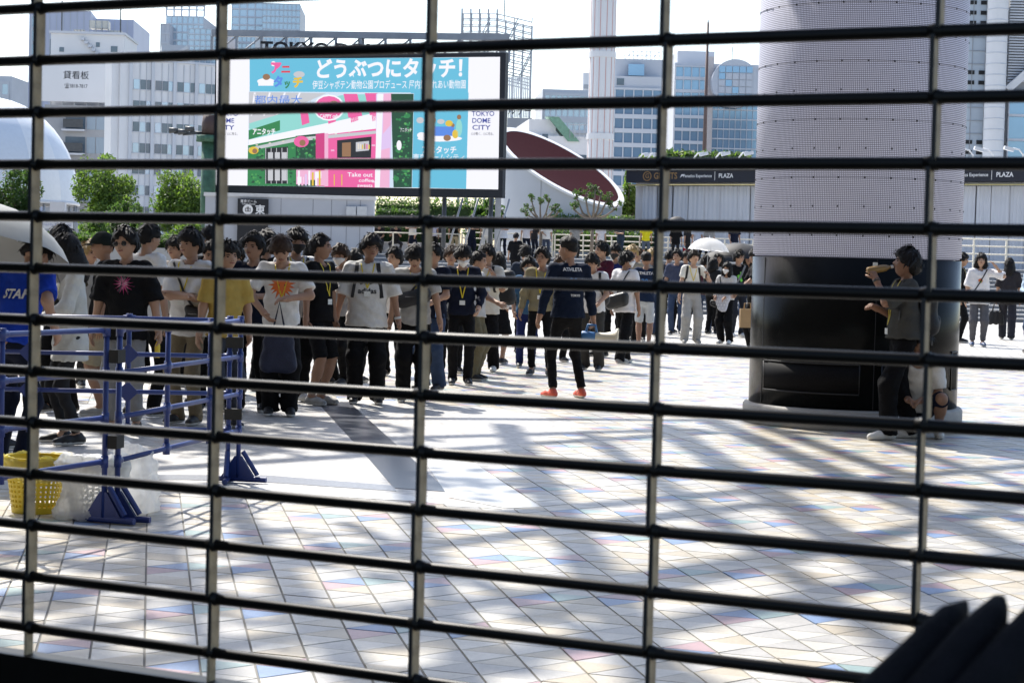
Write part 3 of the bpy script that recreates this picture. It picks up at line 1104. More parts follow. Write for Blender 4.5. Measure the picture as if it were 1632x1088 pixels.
for k in range(60): disc(rp.uniform(474, 516), rp.uniform(218, 272), rp.uniform(1, 3), rp.uniform(.8, 2.2), rp.choice((LG, MG, GR)), 7.5 + k * .004, 7)
for k in range(70): disc(rp.uniform(629, 655), rp.uniform(154, 296), rp.uniform(1, 3), rp.uniform(.8, 2.2), rp.choice((MG, GR, GR, LG)), 10 + k * .004, 7)
patch([(397, 236), (472, 220), (606, 208), (604, 213), (472, 226), (397, 241)], GY, 7.2)
for k in range(9): disc(410 + k * 21, 231.5 - k * 3.0, 2.2, .9, CR, 7.4, 8)
patch([(504, 214), (518, 212), (518, 297), (504, 297)], DP, 8.2)
patch([(518, 213), (524, 212.5), (524, 297), (518, 297)], RO, 8.2)
for k in range(6): rect(571 + k * 3.4, 573 + k * 3.4, 229 + (k % 3), 238, rp.choice((CR, BR, YE, PK)), 9.6)
rect(540, 592, 253, 255.5, CR, 9)
for x_, y_ in ((530, 262), (546, 268), (596, 232), (599, 262), (531, 240), (596, 290)):
    disc(x_ - 1.3, y_, 1.7, 1.6, RO, 8.6, 8)
    disc(x_ + 1.3, y_, 1.7, 1.6, RO, 8.6, 8)
for k in range(7): rect(476 + k * 5.5, 479 + k * 5.5, 272 + 3 * (k % 3), 296, rp.choice((W_, CR, LI, RO, YE)), 10.5)
for k in range(5): rect(424 + k * 8.6, 425 + k * 8.6, 236, 293, GY, 9.4)
rect(423, 460, 262, 263.4, GY, 9.5)
for k in range(5): patch([(405 + k * 30, 150), (406.2 + k * 30, 150), (415 + k * 27, 186 - k * 6), (414 + k * 27, 186 - k * 6)], GY, 4.5)
patch([(612, 150), (626, 149), (623, 200), (611, 214)], RO, 8.5)
patch([(606, 240), (622, 236), (621, 299), (605, 299)], RO, 8.5)
disc(515, 168, 8, 4, RO, 8.5)
disc(533, 165, 6, 4, BR, 8.5)
# bath tub, little animals round a table
disc(424, 130, 14, 5, W_, 3)
rect(412, 436, 130, 137, W_, 3)
disc(425, 123, 6, 5, BR, 4)
disc(477, 119, 9, 5, GY, 3)
disc(436, 102, 4, 4, W_, 3)
rect(687, 724, 202, 217, BL, 3)
disc(701, 221, 36, 5, W_, 2)
for i, (cx, cy, rx, ry, m) in enumerate(((670, 192, 6, 5, GY), (690, 192, 5, 5, BR), (703, 194, 6, 4, GY), (716, 197, 6, 5, YE), (726, 214, 5, 7, YE), (713, 220, 6, 5, BR), (672, 216, 7, 5, W_), (681, 222, 4, 3, GY),
                                         (732, 204, 5, 14, TE), (732, 187, 3.4, 4, BR), (722, 200, 3, 3, BR))): disc(cx, cy, rx, ry, m, 4)
tag(pic.build('picture', PICM, scr), kind='stuff')


def stext(body, cx, cy, hpx, m, wpx, bold=.02, lift=13):
    x, z = S(cx, cy)
    x0, x1 = S(cx - wpx / 2, cy)[0], S(cx + wpx / 2, cy)[0]
    hh = hpx / F_PX * 75
    return text('lettering', body, hh * 1.05, PICM[m], scr, (x, -.004 - lift * .006, z), bold=bold, width=x1 - x0)


stext('どうぶつにタッチ！', 628, 112, 31, W_, 232, .035)
stext('伊豆シャボテン動物公園プロデュース 屋内型ふれあい動物園', 620, 136.5, 14, W_, 244, 0.004)
stext('ア', 441, 110, 20, PK, 17, .05)
stext('ニ', 457, 112, 15, RD, 14, .05)
stext('タ', 445, 132, 18, BL, 15, .05)
stext('ッ', 459, 135, 15, GR, 9, .05)
stext('チ', 476, 133, 18, YE, 16, .05)
stext('都内最大', 445, 161, 15, BL, 76, 0.004)
stext('アニタッチ', 422, 211, 11, W_, 36, .03)
stext('CAPPY cafe', 526, 186, 8, W_, 30, .02)
stext('アニタッチ', 648, 208, 7, W_, 18, 0.004)
stext('アニタッチ', 701, 240, 12, W_, 54, .02)
stext('東京ドームシティ', 701, 252, 11, W_, 82, 0.004)
stext('Take out', 575, 279, 9, W_, 40, .01)
stext('coffee', 585, 288, 7, W_, 24, .01)
stext('sweets', 583, 296, 7, W_, 24, .01)
for (x_, ) in ((771,), (363,)):
    stext('TOKYO', x_, 182, 10, NV, 36, .015)
    stext('DOME', x_ - 3, 193, 10, NV, 29, .015)
    stext('CITY', x_ - 3, 204, 10, NV, 29, .015)
    stext('心が動く、心に残る。', x_, 214, 5, BK, 36, 0.004)
for px in (395, 480, 560, 700, 775):
    c = S(px, 315)[0]
    MB().tube([(c, .6, TER - .0), (c, .6, fz0 + .1)], .09, 10).build('support_leg', [W_DARK], scr, True)
for px in (700, 725, 750, 775):
    c, c2 = S(px, 330)[0], S(px + 25, 330)[0]
    MB().tube([(c, .9, TER), (c2, .9, fz0)], .04, 8).build('leg_brace', [W_STEEL], scr, True)

# ------------------------------------------------------------------ steel sign gantry behind the screen
gy = 79.0
ga, gb_ = P(338, 62, gy), P(812, 70, gy)
gan = empty('sign_gantry', (ga.x, gy, TER))
tag(gan, 'grey steel gantry with dark capital letters above the screen', 'gantry')
GW = gb_.x - ga.x
ztop, zlow = P(575, 59, gy).z - TER, P(575, 83, gy).z - TER
NB = 12


def arc(x): return .12 * x / GW


for nm, zc, th in (('top_chord', ztop, .13), ('bottom_chord', zlow - .35, .09)):
    b = MB()
    for k in range(NB):
        xa, xb = GW * k / NB, GW * (k + 1) / NB
        b.add([(xa, -.12, zc - th + arc(xa)), (xb, -.12, zc - th + arc(xb)), (xb, -.12, zc + th + arc(xb)), (xa, -.12, zc + th + arc(xa)),
               (xa, .12, zc - th + arc(xa)), (xb, .12, zc - th + arc(xb)), (xb, .12, zc + th + arc(xb)), (xa, .12, zc + th + arc(xa))],
              [(0, 1, 2, 3), (7, 6, 5, 4), (0, 4, 5, 1), (3, 2, 6, 7), (0, 3, 7, 4), (1, 5, 6, 2)])
    b.build(nm, [W_STEEL], gan)
for k in range(NB + 1):
    x = GW * k / NB
    MB().box(x - .05, x + .05, -.1, .1, zlow - .35 + arc(x), ztop + arc(x) - .13).build('web_post', [W_STEEL], gan)
    if k < NB:
        MB().tube([(x, 0, zlow - .3), (x + GW / NB, 0, ztop + arc(x) - .1)], .035, 6).build('web_brace', [W_STEEL], gan)
for x in (.3, GW * .5, GW - .3):
    MB().box(x - .12, x + .12, .14, .38, 0, ztop).build('mast', [W_STEEL], gan)
tx = P(568, 77, gy - .3)
text('lettering', 'TOKYO DOME CITY', .66, mat('letter_black', (.02, .02, .024), .5), gan, (P(570, 77, gy).x - ga.x - .3, -.3, zlow + .02), bold=.03, depth=.05,
     width=(P(716, 80, gy).x - P(432, 80, gy).x))
a = P(745, 20, 80)

# ------------------------------------------------------------------ drum with sliced maroon mouth
M_DRUM = mat('drum_grey', (.50, .52, .55), .6, var=.05, vscale=.8)
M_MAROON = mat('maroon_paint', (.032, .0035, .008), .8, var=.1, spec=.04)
dY = 90.0
c0 = P(893, 300, dY)
drum = tag(empty('drum_tower', (c0.x, dY, TER)), 'grey drum sliced at a slant, white rim round a maroon mouth', 'vent tower')
DR = 99 / F_PX * dY
zc = P(893, 266, dY).z - TER


def cut(x, y): return zc - .48 * x + .40 * y


n = 72
b = MB()
ring = [(DR * math.cos(2 * math.pi * k / n), DR * math.sin(2 * math.pi * k / n)) for k in range(n)]
b.add([(x, y, 0) for x, y in ring] + [(x, y, cut(x, y)) for x, y in ring], [(k, (k + 1) % n, n + (k + 1) % n, n + k) for k in range(n)])
b.build('drum_wall', [M_DRUM], drum, True)
b = MB()
r2, r3 = 1.04, .925
vs = []
for f, dz in ((1.0, -.10), (1.03, -.08), (1.03, .03), (.935, .03), (.935, -.2)):
    vs += [(x * f, y * f, cut(x * f, y * f) + dz) for x, y in ring]
b.add(vs, [(q * n + k, q * n + (k + 1) % n, (q + 1) * n + (k + 1) % n, (q + 1) * n + k) for q in range(4) for k in range(n)])
b.build('rim', [mat('white_rim', (.78, .78, .77), .5, var=.03)], drum, False)
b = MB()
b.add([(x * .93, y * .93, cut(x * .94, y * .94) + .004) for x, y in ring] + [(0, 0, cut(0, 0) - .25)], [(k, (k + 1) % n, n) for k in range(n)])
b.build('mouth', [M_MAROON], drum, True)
for a_ in (-1.9, -1.35, -.85):
    x, y = DR * 1.001 * math.cos(a_), DR * 1.001 * math.sin(a_)
    MB().box(-.012, .012, -.012, .012, 0, cut(x, y) - .05).build('seam', [W_GREY], drum, loc=(x, y, 0))

# ------------------------------------------------------------------ white mast with red stripes
mY = 112.0
mc = P(957, 200, mY)
mast = tag(empty('striped_mast', (mc.x, mY, 0)), 'tall white mast with thin red vertical stripes and ring joints', 'mast')
MR = 20.5 / F_PX * mY
mtop = P(957, -120, mY).z
MB().lathe([(MR, 0), (MR, mtop)], 12).build('shaft', [W_WHITE], mast)
M_RED = mat('red_stripe', (.50, .18, .15), .5, var=.1)
for k in range(12):
    a = 2 * math.pi * (k + .5) / 12
    q = MR * math.cos(math.pi / 12)
    MB().box(-.014, .012, -.014, .014, 0, mtop, 0, Matrix.Translation((q * math.cos(a), q * math.sin(a), 0)) @ Matrix.Rotation(a, 4, 'Z')).build('stripe', [M_RED], mast)
for py in (-45, 88, 218, 340):
    z = P(957, py, mY).z
    MB().lathe([(MR, z - .18), (MR * 1.06, z - .17), (MR * 1.06, z + .17), (MR, z + .18)], 24).build('ring_joint', [W_WHITE], mast)
pc = P(1122, 262, 104)
pol = tag(empty('thin_pole', (pc.x, 104, 0)), 'thin brown pole standing before the blue glass office', 'pole')
ptop = P(1123, 36, 104).z
MB().tube([(0, 0, 0), (0, 0, ptop * .55), (0, 0, ptop)], [.13, .11, .06], 10).build('shaft', [mat('brown_paint', (.14, .09, .075), .6)], pol, True)
MB().tube([(0, 0, ptop), (0, 0, ptop + .12)], .03, 6).build('finial', [W_DARK], pol, True)

# ------------------------------------------------------------------ lattice scaffold tower
sY = 170.0
sa, sb = P(734, 120, sY), P(846, 120, sY)
sc2 = tag(empty('scaffold_tower', (sa.x, sY, 0)), 'open steel lattice tower behind the right end of the screen', 'scaffold')
SWd = sb.x - sa.x
zt_, z0_ = P(790, 28, sY).z, P(790, 130, sY).z
for y in (0, 3.4):
    for k in range(9):
        x = SWd * k / 8
        top = zt_ + (.7 if k < 5 else -.3 - (k - 5) * .12)
        MB().tube([(x, y, 0), (x, y, top)], .075, 6).build('upright', [W_STEEL], sc2)
    for r in range(11):
        z = z0_ + (zt_ - z0_) * r / 10
        MB().tube([(0, y, z + .25), (SWd * .5, y, z + .3), (SWd, y, z - .35)], .055, 5).build('ledger', [W_STEEL], sc2)
    for k in range(5):
        MB().tube([(SWd * k / 5, y, z0_ + (zt_ - z0_) * (k % 2) * .5), (SWd * (k + 1) / 5, y, z0_ + (zt_ - z0_) * (.5 + (k % 2) * .5))], .05, 5).build('brace', [W_STEEL], sc2)
for k in range(0, 9, 2):
    for r in range(0, 11, 2):
        z = z0_ + (zt_ - z0_) * r / 10
        MB().tube([(SWd * k / 8, 0, z), (SWd * k / 8, 3.4, z)], .05, 5).build('transom', [W_STEEL], sc2)
zp1, zp0 = P(825, 123, sY).z, P(825, 188, sY).z
xp = P(805, 150, sY).x - sa.x
for k in range(14):
    xx = xp + (SWd - xp) * k / 14
    MB().box(xx, xx + (SWd - xp) / 14 - .04, -.3, -.22, zp0, zp1).build('louvre', [W_WHITE], sc2)
MB().tube([(SWd * .6, 1.5, zt_), (SWd * .6, 1.5, zt_ + 3)], .04, 6).build('aerial', [W_DARK], sc2)
text('lettering', 'ルサー', .9, W_DARK, sc2, (xp + 1.3, -.31, zp0 + .55), bold=.01, width=2.0)
t, w, h = place('dark_block', 'dark low block under the lattice tower, right of the screen', 806, 846, 188, 168, 0)
MB().box(0, w, .02, 6, 0, h).build('wall', [W_GREY], t)
MB().box(.2, w - .1, -.05, .015, h - 2.6, h - 1.2).build('window', [GLASS], t)

# ------------------------------------------------------------------ white hall with dark fascia
hall, HWd, hz = place('white_hall', 'long white curtained hall with a dark lettered fascia on the terrace', 1004, 1760, 290, 90, -math.radians(33), cat='hall')
hall.location.z = TER
FZ = P(1006, 291, 90).z - TER
FT = P(1006, 272, 90).z - TER
M_CURT = mat('white_sheeting', (.58, .60, .64), .65, var=.05, vscale=1.2)
M_FASC = mat('fascia_navy', (.016, .018, .028), .5, var=.05)
HWd = min(HWd, 26)
MB().box(0, HWd, .5, 10, 0, FT + .35).build('wall', [W_WHITE], hall)
MB().box(-.1, HWd + .1, -.25, .49, FZ, FT).build('fascia', [M_FASC], hall)
MB().box(-.15, HWd + .1, -.35, 10, FT + .001, FT + .34).build('roof_edge', [mat('cream_roof_edge', (.66, .65, .60), .6)], hall)
MB().tube([(0, -.2, FZ - .12), (HWd, -.2, FZ - .12)], .03, 8).build('curtain_rail', [mat('yellowed_rail', (.55, .47, .22), .5)], hall, True)
k = 0
x = .55
rng = random.Random(5)
while x < HWd - .6:
    wd = rng.uniform(.62, .86)
    b = MB()
    nn = 12
    vs = []
    for z in (0.02, (FZ - .2) * .55, FZ - .16):
        for i in range(nn + 1):
            vs.append((x + .012 + (wd - .024) * i / nn, .18 + .035 * math.sin(i * 1.9 + k) + .02 * math.sin(i * .7 + z * 3 + k * 2), z))
    b.add(vs, [(r * (nn + 1) + i, r * (nn + 1) + i + 1, (r + 1) * (nn + 1) + i + 1, (r + 1) * (nn + 1) + i) for r in range(2) for i in range(nn)])
    b.build('curtain', [M_CURT], hall, True)
    x += wd
    k += 1
M_GOLD = mat('gold_letters', (.30, .17, .06), .4, var=.05)
fx = lambda px: ((lambda d: ((Vector((0, 0, EYE)) - Vector((hall.location.x, hall.location.y, 0))).dot(Vector((math.sin(math.radians(33)), math.cos(math.radians(33)), 0))) / -d.dot(Vector((math.sin(math.radians(33)), math.cos(math.radians(33)), 0))), d))(ray(px, 280)))


def hall_x(px):
    t_, d = fx(px)
    p = Vector((0, 0, EYE)) + d * t_ - Vector((hall.location.x, hall.location.y, 0))
    return p.dot(Vector((math.cos(math.radians(33)), -math.sin(math.radians(33)), 0)))


fm = (FZ + FT) / 2
for off in (0.0, hall_x(1568) - hall_x(1130)):
    e0 = hall_x(1036) + off
    if off == 0.0:
        MB().lathe([(.18, 0), (.22, 0), (.22, .02), (.18, .02), (.18, 0)], 28).build('emblem_ring', [M_GOLD], hall, loc=(e0, -.256, fm), rot=(math.pi / 2, 0, 0))
        text('lettering', 'G', .30, M_GOLD, hall, (e0, -.262, fm), bold=.02)
        text('lettering', 'GIANTS', .40, M_GOLD, hall, (hall_x(1065), -.262, fm), bold=.02, width=hall_x(1084) - hall_x(1047))
    q = .0
    text('lettering', 'Fanatics Experience', .20, M_SIGNW, hall, (hall_x(1116) + off, -.262, fm), bold=.012, width=hall_x(1138) - hall_x(1093))
    MB().add([(0, 0, -.08), (.08, 0, .08), (.26, 0, .08), (.2, 0, 0), (.12, 0, 0)], [(0, 1, 2, 3, 4)]).build('logo_mark', [M_SIGNW], hall, loc=(hall_x(1088) + off, -.262, fm))
    MB().box(-.01, .01, -.262, -.256, fm - .2, fm + .2).build('divider', [M_SIGNW], hall, loc=(hall_x(1143.5) + off, 0, 0))
    text('lettering', 'PLAZA', .27, M_SIGNW, hall, (hall_x(1161) + off, -.262, fm), bold=.02, width=hall_x(1172) - hall_x(1149))
FLN = {1008: 'floodlight at the far left end of the hall roof', 1022: 'second floodlight from the left end of the hall roof', 1096: 'floodlight over the sports emblem lettering', 1131: 'floodlight right of the thin brown pole',
       1168: 'floodlight below the round disc gable', 1198: 'floodlight next to the left side of the LED column', 1541: 'floodlight just right of the LED column', 1573: 'floodlight in front of the round shafts', 1621: 'floodlight by the right edge of the picture'}
rng = random.Random(3)
for px in (1008, 1022, 1096, 1131, 1168, 1198, 1541, 1573, 1621):
    x = hall_x(px)
    fl = tag(empty('floodlight', (0, 0, 0)), None)
    fl.location = hall.location + Matrix.Rotation(-math.radians(33), 3, 'Z') @ Vector((x, .6, FT + .342))
    tag(fl, FLN[px], 'floodlight', 'floodlights along the hall roof')
    s_ = 1 if px > 1500 else -1
    MB().tube([(0, 0, 0), (.02 * s_, 0, .25), (-.15 * s_, 0, .46), (-.4 * s_, 0, .5)], .035, 8).build('arm', [W_WHITE], fl, True)
    MB().box(-.28, .12, -.12, .12, -.07, .07, 0, Matrix.Translation((-.5 * s_, 0, .46)) @ Matrix.Rotation(.25 * s_, 4, 'Y')).build('lamp_head', [W_PALE], fl)
    MB().box(-.08, .08, -.08, .08, 0, .12).build('base', [W_STEEL], fl)

# ------------------------------------------------------------------ cream railing on the terrace edge
def railing(px0, px1, Y, label, rails, hgt=1.05, step=1.45, z=TER, single=False):
    a, b_ = P(px0, 395, Y), P(px1, 395, Y)
    r = tag(empty('railing', (a.x, Y, z)), label, 'railing')
    L = b_.x - a.x
    n = max(1, round(L / step))
    for k in range(n + 1):
        MB().box(L * k / n - .03, L * k / n + .03, -.03, .03, .001, hgt).build('post', [M_CREAM], r)
    for q in rails:
        MB().tube([(0, 0, q), (L, 0, q)], .024, 8).build('rail', [M_CREAM], r, True)
    return r


railing(736, 880, 83, 'cream railing left of the staff man, between the terrace people', (.25, .52, .8, 1.05))
railing(884, 1200, 83, 'cream railing stretching from the staff man to the display column', (.2, .4, .6, .82, 1.05), step=1.2)
railing(1500, 1760, 69, 'cream railing above the steps right of the display column', (.25, .52, .8, 1.05), step=1.2)
railing(520, 732, 80.2, 'thin white handrail before the long planter', (.92,), hgt=.92, step=2.2)

# ------------------------------------------------------------------ green lamp post left of the screen
gp = P(331, 330, 76)
M_GREEN = mat('green_patina', (.05, .12, .075), .6, var=.35, vscale=6)
lp = tag(empty('lamp_post', (gp.x, 76, TER)), 'green lamp post with dark spotlight brackets, left of the screen', 'lamp post')
zt = P(331, 190, 76).z - TER
za = P(331, 212, 76).z - TER
MB().tube([(0, 0, 0), (0, 0, za - .35)], [.30, .28], 12).build('shaft', [M_GREEN], lp, True)
MB().tube([(0, 0, za - .35), (0, 0, za - .1)], [.5, .5], 12).build('platform', [M_GREEN], lp, True)
MB().tube([(.05, 0, za - .1), (.05, 0, za + .35), (.05, 0, zt + .15)], [.34, .34, .30], 12).build('head', [mat('brown_metal', (.07, .045, .04), .6)], lp, True)
for i, (dx, dz) in enumerate(((-1.35, .05), (-1.0, .0), (-.72, .12))):
    MB().tube([(0, -.1, za), (dx, -.1, za + dz - .1)], .035, 6).build('bracket', [W_DARK], lp, True)
    MB().tube([(dx - .18, -.1, za + dz), (dx + .16, -.1, za + dz + .02)], [.12, .08], 10).build('spotlight', [W_DARK], lp, True)

# ------------------------------------------------------------------ overhead structure that throws the dappled shade (above the frame)
can = tag(empty('overhead_truss', (0, 0, 0)), kind='structure')
M_TRUSS = mat('truss_paint', (.35, .35, .36), .6)
CZ = 11.0
offx, offy = SUN_DIR.x / SUN_DIR.z * CZ, SUN_DIR.y / SUN_DIR.z * CZ


def shade_beam(p0, p1, wid, z=CZ):
    """a girder over the line whose shade falls between two ground points"""
    k = z / CZ
    a = Vector((p0.x + offx * k, p0.y + offy * k, z))
    b_ = Vector((p1.x + offx * k, p1.y + offy * k, z))
    d = (b_ - a)
    L = d.length
    ang = math.atan2(d.y, d.x)
    M = Matrix.Translation(a) @ Matrix.Rotation(ang, 4, 'Z')
    MB().box(-1.5, L + 1.5, -wid * .33, wid * .33, -.12, .12, 0, M).build('girder', [M_TRUSS], can)


for (x0, y0, x1, y1, wd) in ((1180, 690, 1560, 850, .30), (1250, 690, 1640, 830, .22), (1090, 700, 1500, 960, .34), (980, 720, 1400, 1010, .18), (1370, 690, 1700, 800, .14),
                             (1120, 920, 1640, 800, .12), (1000, 800, 1632, 742, .09), (1050, 1000, 1640, 880, .14), (540, 700, 900, 690, .12), (420, 735, 960, 700, .12), (500, 665, 900, 668, .10),
                             (640, 760, 720, 1000, .14), (380, 820, 560, 1060, .22), (700, 900, 1100, 1080, .18), (120, 900, 420, 960, .12), (250, 800, 330, 1040, .12), (440, 900, 1000, 830, .10),
                             (820, 700, 1000, 1000, .26), (1480, 705, 1700, 722, .26), (300, 1040, 900, 940, .12)):
    shade_beam(G(x0, y0), G(x1, y1), wd, CZ + random.uniform(-1, 2.5))
lv = MB()
rng = random.Random(77)
for (cx, cy, r, nn) in ((110, 860, .9, 120), (330, 960, .7, 80), (560, 880, .5, 45), (760, 770, .6, 50),
                        (200, 700, 1.6, 420), (420, 690, 1.4, 330), (640, 1010, .5, 50), (60, 1000, .5, 50), (300, 650, 1.4, 300)):
    gp_ = G(cx, cy)
    z = CZ + rng.uniform(-1.5, 2)
    k = z / CZ
    leaves(lv, (gp_.x + offx * k, gp_.y + offy * k, z), (r, r * 1.2, .8), nn, .17, rng, 1)
tag(lv.build('overhanging_leaves', LEAF, can), kind='stuff')
# ------------------------------------------------------------------ LED column
def led_mat():
    m = mat('led_mesh', (.5, .5, .5), .6, var=0)
    n, l = m.node_tree.nodes, m.node_tree.links
    b = n['Principled BSDF']
    tc = n.new('ShaderNodeTexCoord')
    sx = n.new('ShaderNodeSeparateXYZ')
    l.new(tc.outputs['Object'], sx.inputs[0])

    def math_(op, a, b_=None):
        q = n.new('ShaderNodeMath')
        q.operation = op
        for i, v in enumerate((a, b_)):
            if v is None: continue
            if isinstance(v, (int, float)): q.inputs[i].default_value = v
            else: l.new(v, q.inputs[i])
        return q.outputs[0]
    ang = math_('ARCTAN2', sx.outputs[1], sx.outputs[0])
    fz = math_('LESS_THAN', math_('FRACT', math_('MULTIPLY', sx.outputs[2], 1 / .0170)), .40)
    fa = math_('LESS_THAN', math_('FRACT', math_('MULTIPLY', math_('ADD', ang, 8.0), .985 / .0170)), .36)
    msk = math_('MAXIMUM', fz, fa)
    mix = n.new('ShaderNodeMix')
    mix.data_type = 'RGBA'
    l.new(msk, mix.inputs[0])
    mix.inputs[6].default_value = (.47, .485, .60, 1)
    mix.inputs[7].default_value = (.09, .09, .12, 1)
    l.new(mix.outputs[2], b.inputs['Base Color'])
    l.new(mix.outputs[2], b.inputs['Emission Color'])
    b.inputs['Emission Strength'].default_value = .21
    return m


M_GBLACK = mat('gloss_black_panel', (.004, .0045, .0045), .24, var=.2, vscale=2, spec=.09)
M_STEEL = mat('brushed_steel', (.55, .54, .52), .28, metal=1, var=.1, vscale=3)
M_STONE = mat('grey_stone', (.34, .33, .31), .75, var=.18, vscale=5, bump=.3)
M_BLK = mat('black_plastic', (.012, .012, .013), .5, var=.1)
COLC = Vector((P(1364, 433, 18.65).x, 18.65, 0))
kc = empty('display_column', COLC)
tag(kc, 'round column with pale LED mesh screen above a glossy black drum', 'display column')
CR = .983
MB().lathe([(0, 0), (1.035, 0), (1.04, .02), (1.04, .165), (1.02, .19), (0, .19)], 72).build('base', [M_STONE], kc, True)
front = -math.pi / 2
MB().lathe([(.90, .191), (.985, .195), (.985, 1.575), (.9, 1.58)], 60, a0=front - 1.75, a1=front + 1.36).build('drum_panel', [M_GBLACK], kc, True)
MB().lathe([(.90, .191), (.983, .195), (.983, 1.572), (.9, 1.58)], 50, a0=front + 1.365, a1=front + 2 * math.pi - 1.755).build('drum_panel', [M_STEEL], kc, True)
MB().lathe([(.90, 1.581), (.965, 1.585), (.965, 1.60), (.983, 1.603), (.983, 4.06), (.97, 4.07)], 96).build('led_screen', [led_mat()], kc, True)
MB().lathe([(.97, 4.071), (1.0, 4.075), (1.0, 4.17), (.9, 4.22), (0, 4.24)], 72).build('rim', [M_BLK], kc, True)
dots = MB()
for r in range(9):
    z = 1.78 + r * .264
    for c in range(26):
        a = front + (c - 12.5) * .2417
        M = Matrix.Translation((.985 * math.cos(a), .985 * math.sin(a), z)) @ Matrix.Rotation(a, 4, 'Z')
        dots.box(-.004, .003, -.006, .006, -.008, .008, 0, M)
    for c in range(60):
        a0 = front - math.pi + c * math.pi / 30
        M = Matrix.Translation((.984 * math.cos(a0), .984 * math.sin(a0), z)) @ Matrix.Rotation(a0, 4, 'Z')
        if r % 2 == 0: dots.box(-.002, .001, -.05, .05, -.001, .001, 1, M)
tag(dots.build('module_clips', [M_BLK, mat('seam_grey', (.14, .14, .16), .7)], kc), kind='stuff')
M_VENT = mat('vent_mesh', (.006, .006, .007), .6, var=.5, vscale=90, spec=.1)


def curved_panel(a0, a1, z0, z1, r, name, m, frame=True):
    b = MB().lathe([(r - .02, z0), (r, z0), (r, z1), (r - .02, z1)], 16, a0=a0, a1=a1)
    o = b.build(name, [m], kc, True)
    if frame:
        f = MB()
        for (za, zb) in ((z0 - .012, z0), (z1, z1 + .012)):
            f.lathe([(r - .02, za), (r + .006, za), (r + .006, zb), (r - .02, zb)], 16, a0=a0 - .01, a1=a1 + .01)
        for a in (a0 - .008, a1 + .008):
            f.lathe([(r - .02, z0), (r + .006, z0), (r + .006, z1), (r - .02, z1)], 2, a0=a - .006, a1=a + .006)
        f.build('vent_frame', [M_BLK], o, True)
    return o


curved_panel(front - 1.15, front - .12, .34, .60, .990, 'vent_grille', M_VENT)
curved_panel(front + .98, front + 1.16, .38, .72, .990, 'vent_grille', M_VENT)
curved_panel(front + .10, front + .62, .34, .60, .990, 'vent_grille', M_VENT)
for a in (front + .02, front - 1.2):
    MB().box(-.002, .0015, -.004, .004, .2, 1.57, 0, Matrix.Translation((.985 * math.cos(a), .985 * math.sin(a), 0)) @ Matrix.Rotation(a, 4, 'Z')).build('seam', [M_BLK], kc)
MB().box(-.002, .006, -.022, .022, -.022, .022, 0, Matrix.Translation((.986 * math.cos(front), .986 * math.sin(front), 1.52)) @ Matrix.Rotation(front, 4, 'Z')).build(
    'sticker', [mat('white_sticker', (.7, .7, .66), .6, var=.02)], kc)

# ------------------------------------------------------------------ blue pipe barriers
M_BLUE = mat('blue_paint', (.010, .028, .155), .42, var=.15, vscale=5, spec=.5)
M_CLIP = mat('dark_rubber', (.02, .02, .019), .8, var=.2)
RAILS = (1.04, .81, .57, .335)


def barrier(a, b, posts, label, feet=(0, 1), rails=RAILS, diamonds=False):
    a, b = Vector((*a, 0)), Vector((*b, 0))
    d = b - a
    L = d.length
    t = empty('pipe_barrier', a, math.atan2(d.y, d.x))
    tag(t, label, 'barrier', 'blue pipe barriers round the bins')
    for z in rails:
        MB().tube([(0, 0, z), (L, 0, z)], .0145, 10).build('rail', [M_BLUE], t, True)
    for i, u in enumerate(posts):
        end = i in (0, len(posts) - 1)
        zb = .03 if end else rails[-1] - .02
        p = MB().tube([(u * L, 0, zb), (u * L, 0, rails[0] + .012)], .0155, 10)
        for z in rails:
            p.tube([(u * L, 0, z - .035), (u * L, 0, z + .03)], .0205, 10)
            p.tube([(max(0, u * L - .04), 0, z), (min(L, u * L + .04), 0, z)], .0195, 10)
        po = p.build('post', [M_BLUE], t, True)
        if diamonds and not end:
            for z in rails[1:3]:
                s = .07
                MB().add([(u * L - s, -.03, z), (u * L, -.03, z - s), (u * L + s, -.03, z), (u * L, -.03, z + s),
                          (u * L - s, -.024, z), (u * L, -.024, z - s), (u * L + s, -.024, z), (u * L, -.024, z + s)],
                         [(0, 1, 2, 3), (7, 6, 5, 4), (0, 4, 5, 1), (1, 5, 6, 2), (2, 6, 7, 3), (3, 7, 4, 0)]).build('joint_plate', [M_BLUE], po)
    for e in feet:
        x = e * L
        f = MB()
        s = .115
        for y0, y1 in ((-.012, -.006), (.006, .012)):
            f.add([(x + y0, -s, .03), (x + y1, -s, .03), (x + y1, s, .03), (x + y0, s, .03), (x + y0, .022, .17), (x + y1, .022, .17), (x + y1, -.022, .17), (x + y0, -.022, .17)],
                  [(0, 3, 2, 1), (0, 1, 6, 7), (3, 4, 5, 2), (4, 7, 6, 5), (1, 2, 5, 6), (0, 7, 4, 3)])
        f.tube([(x, -.19, .022), (x, .19, .022)], .018, 10)
        f.tube([(x, -.13, .05), (x, -.03, .2)], .016, 8)
        f.build('foot', [M_BLUE], t)
    return t


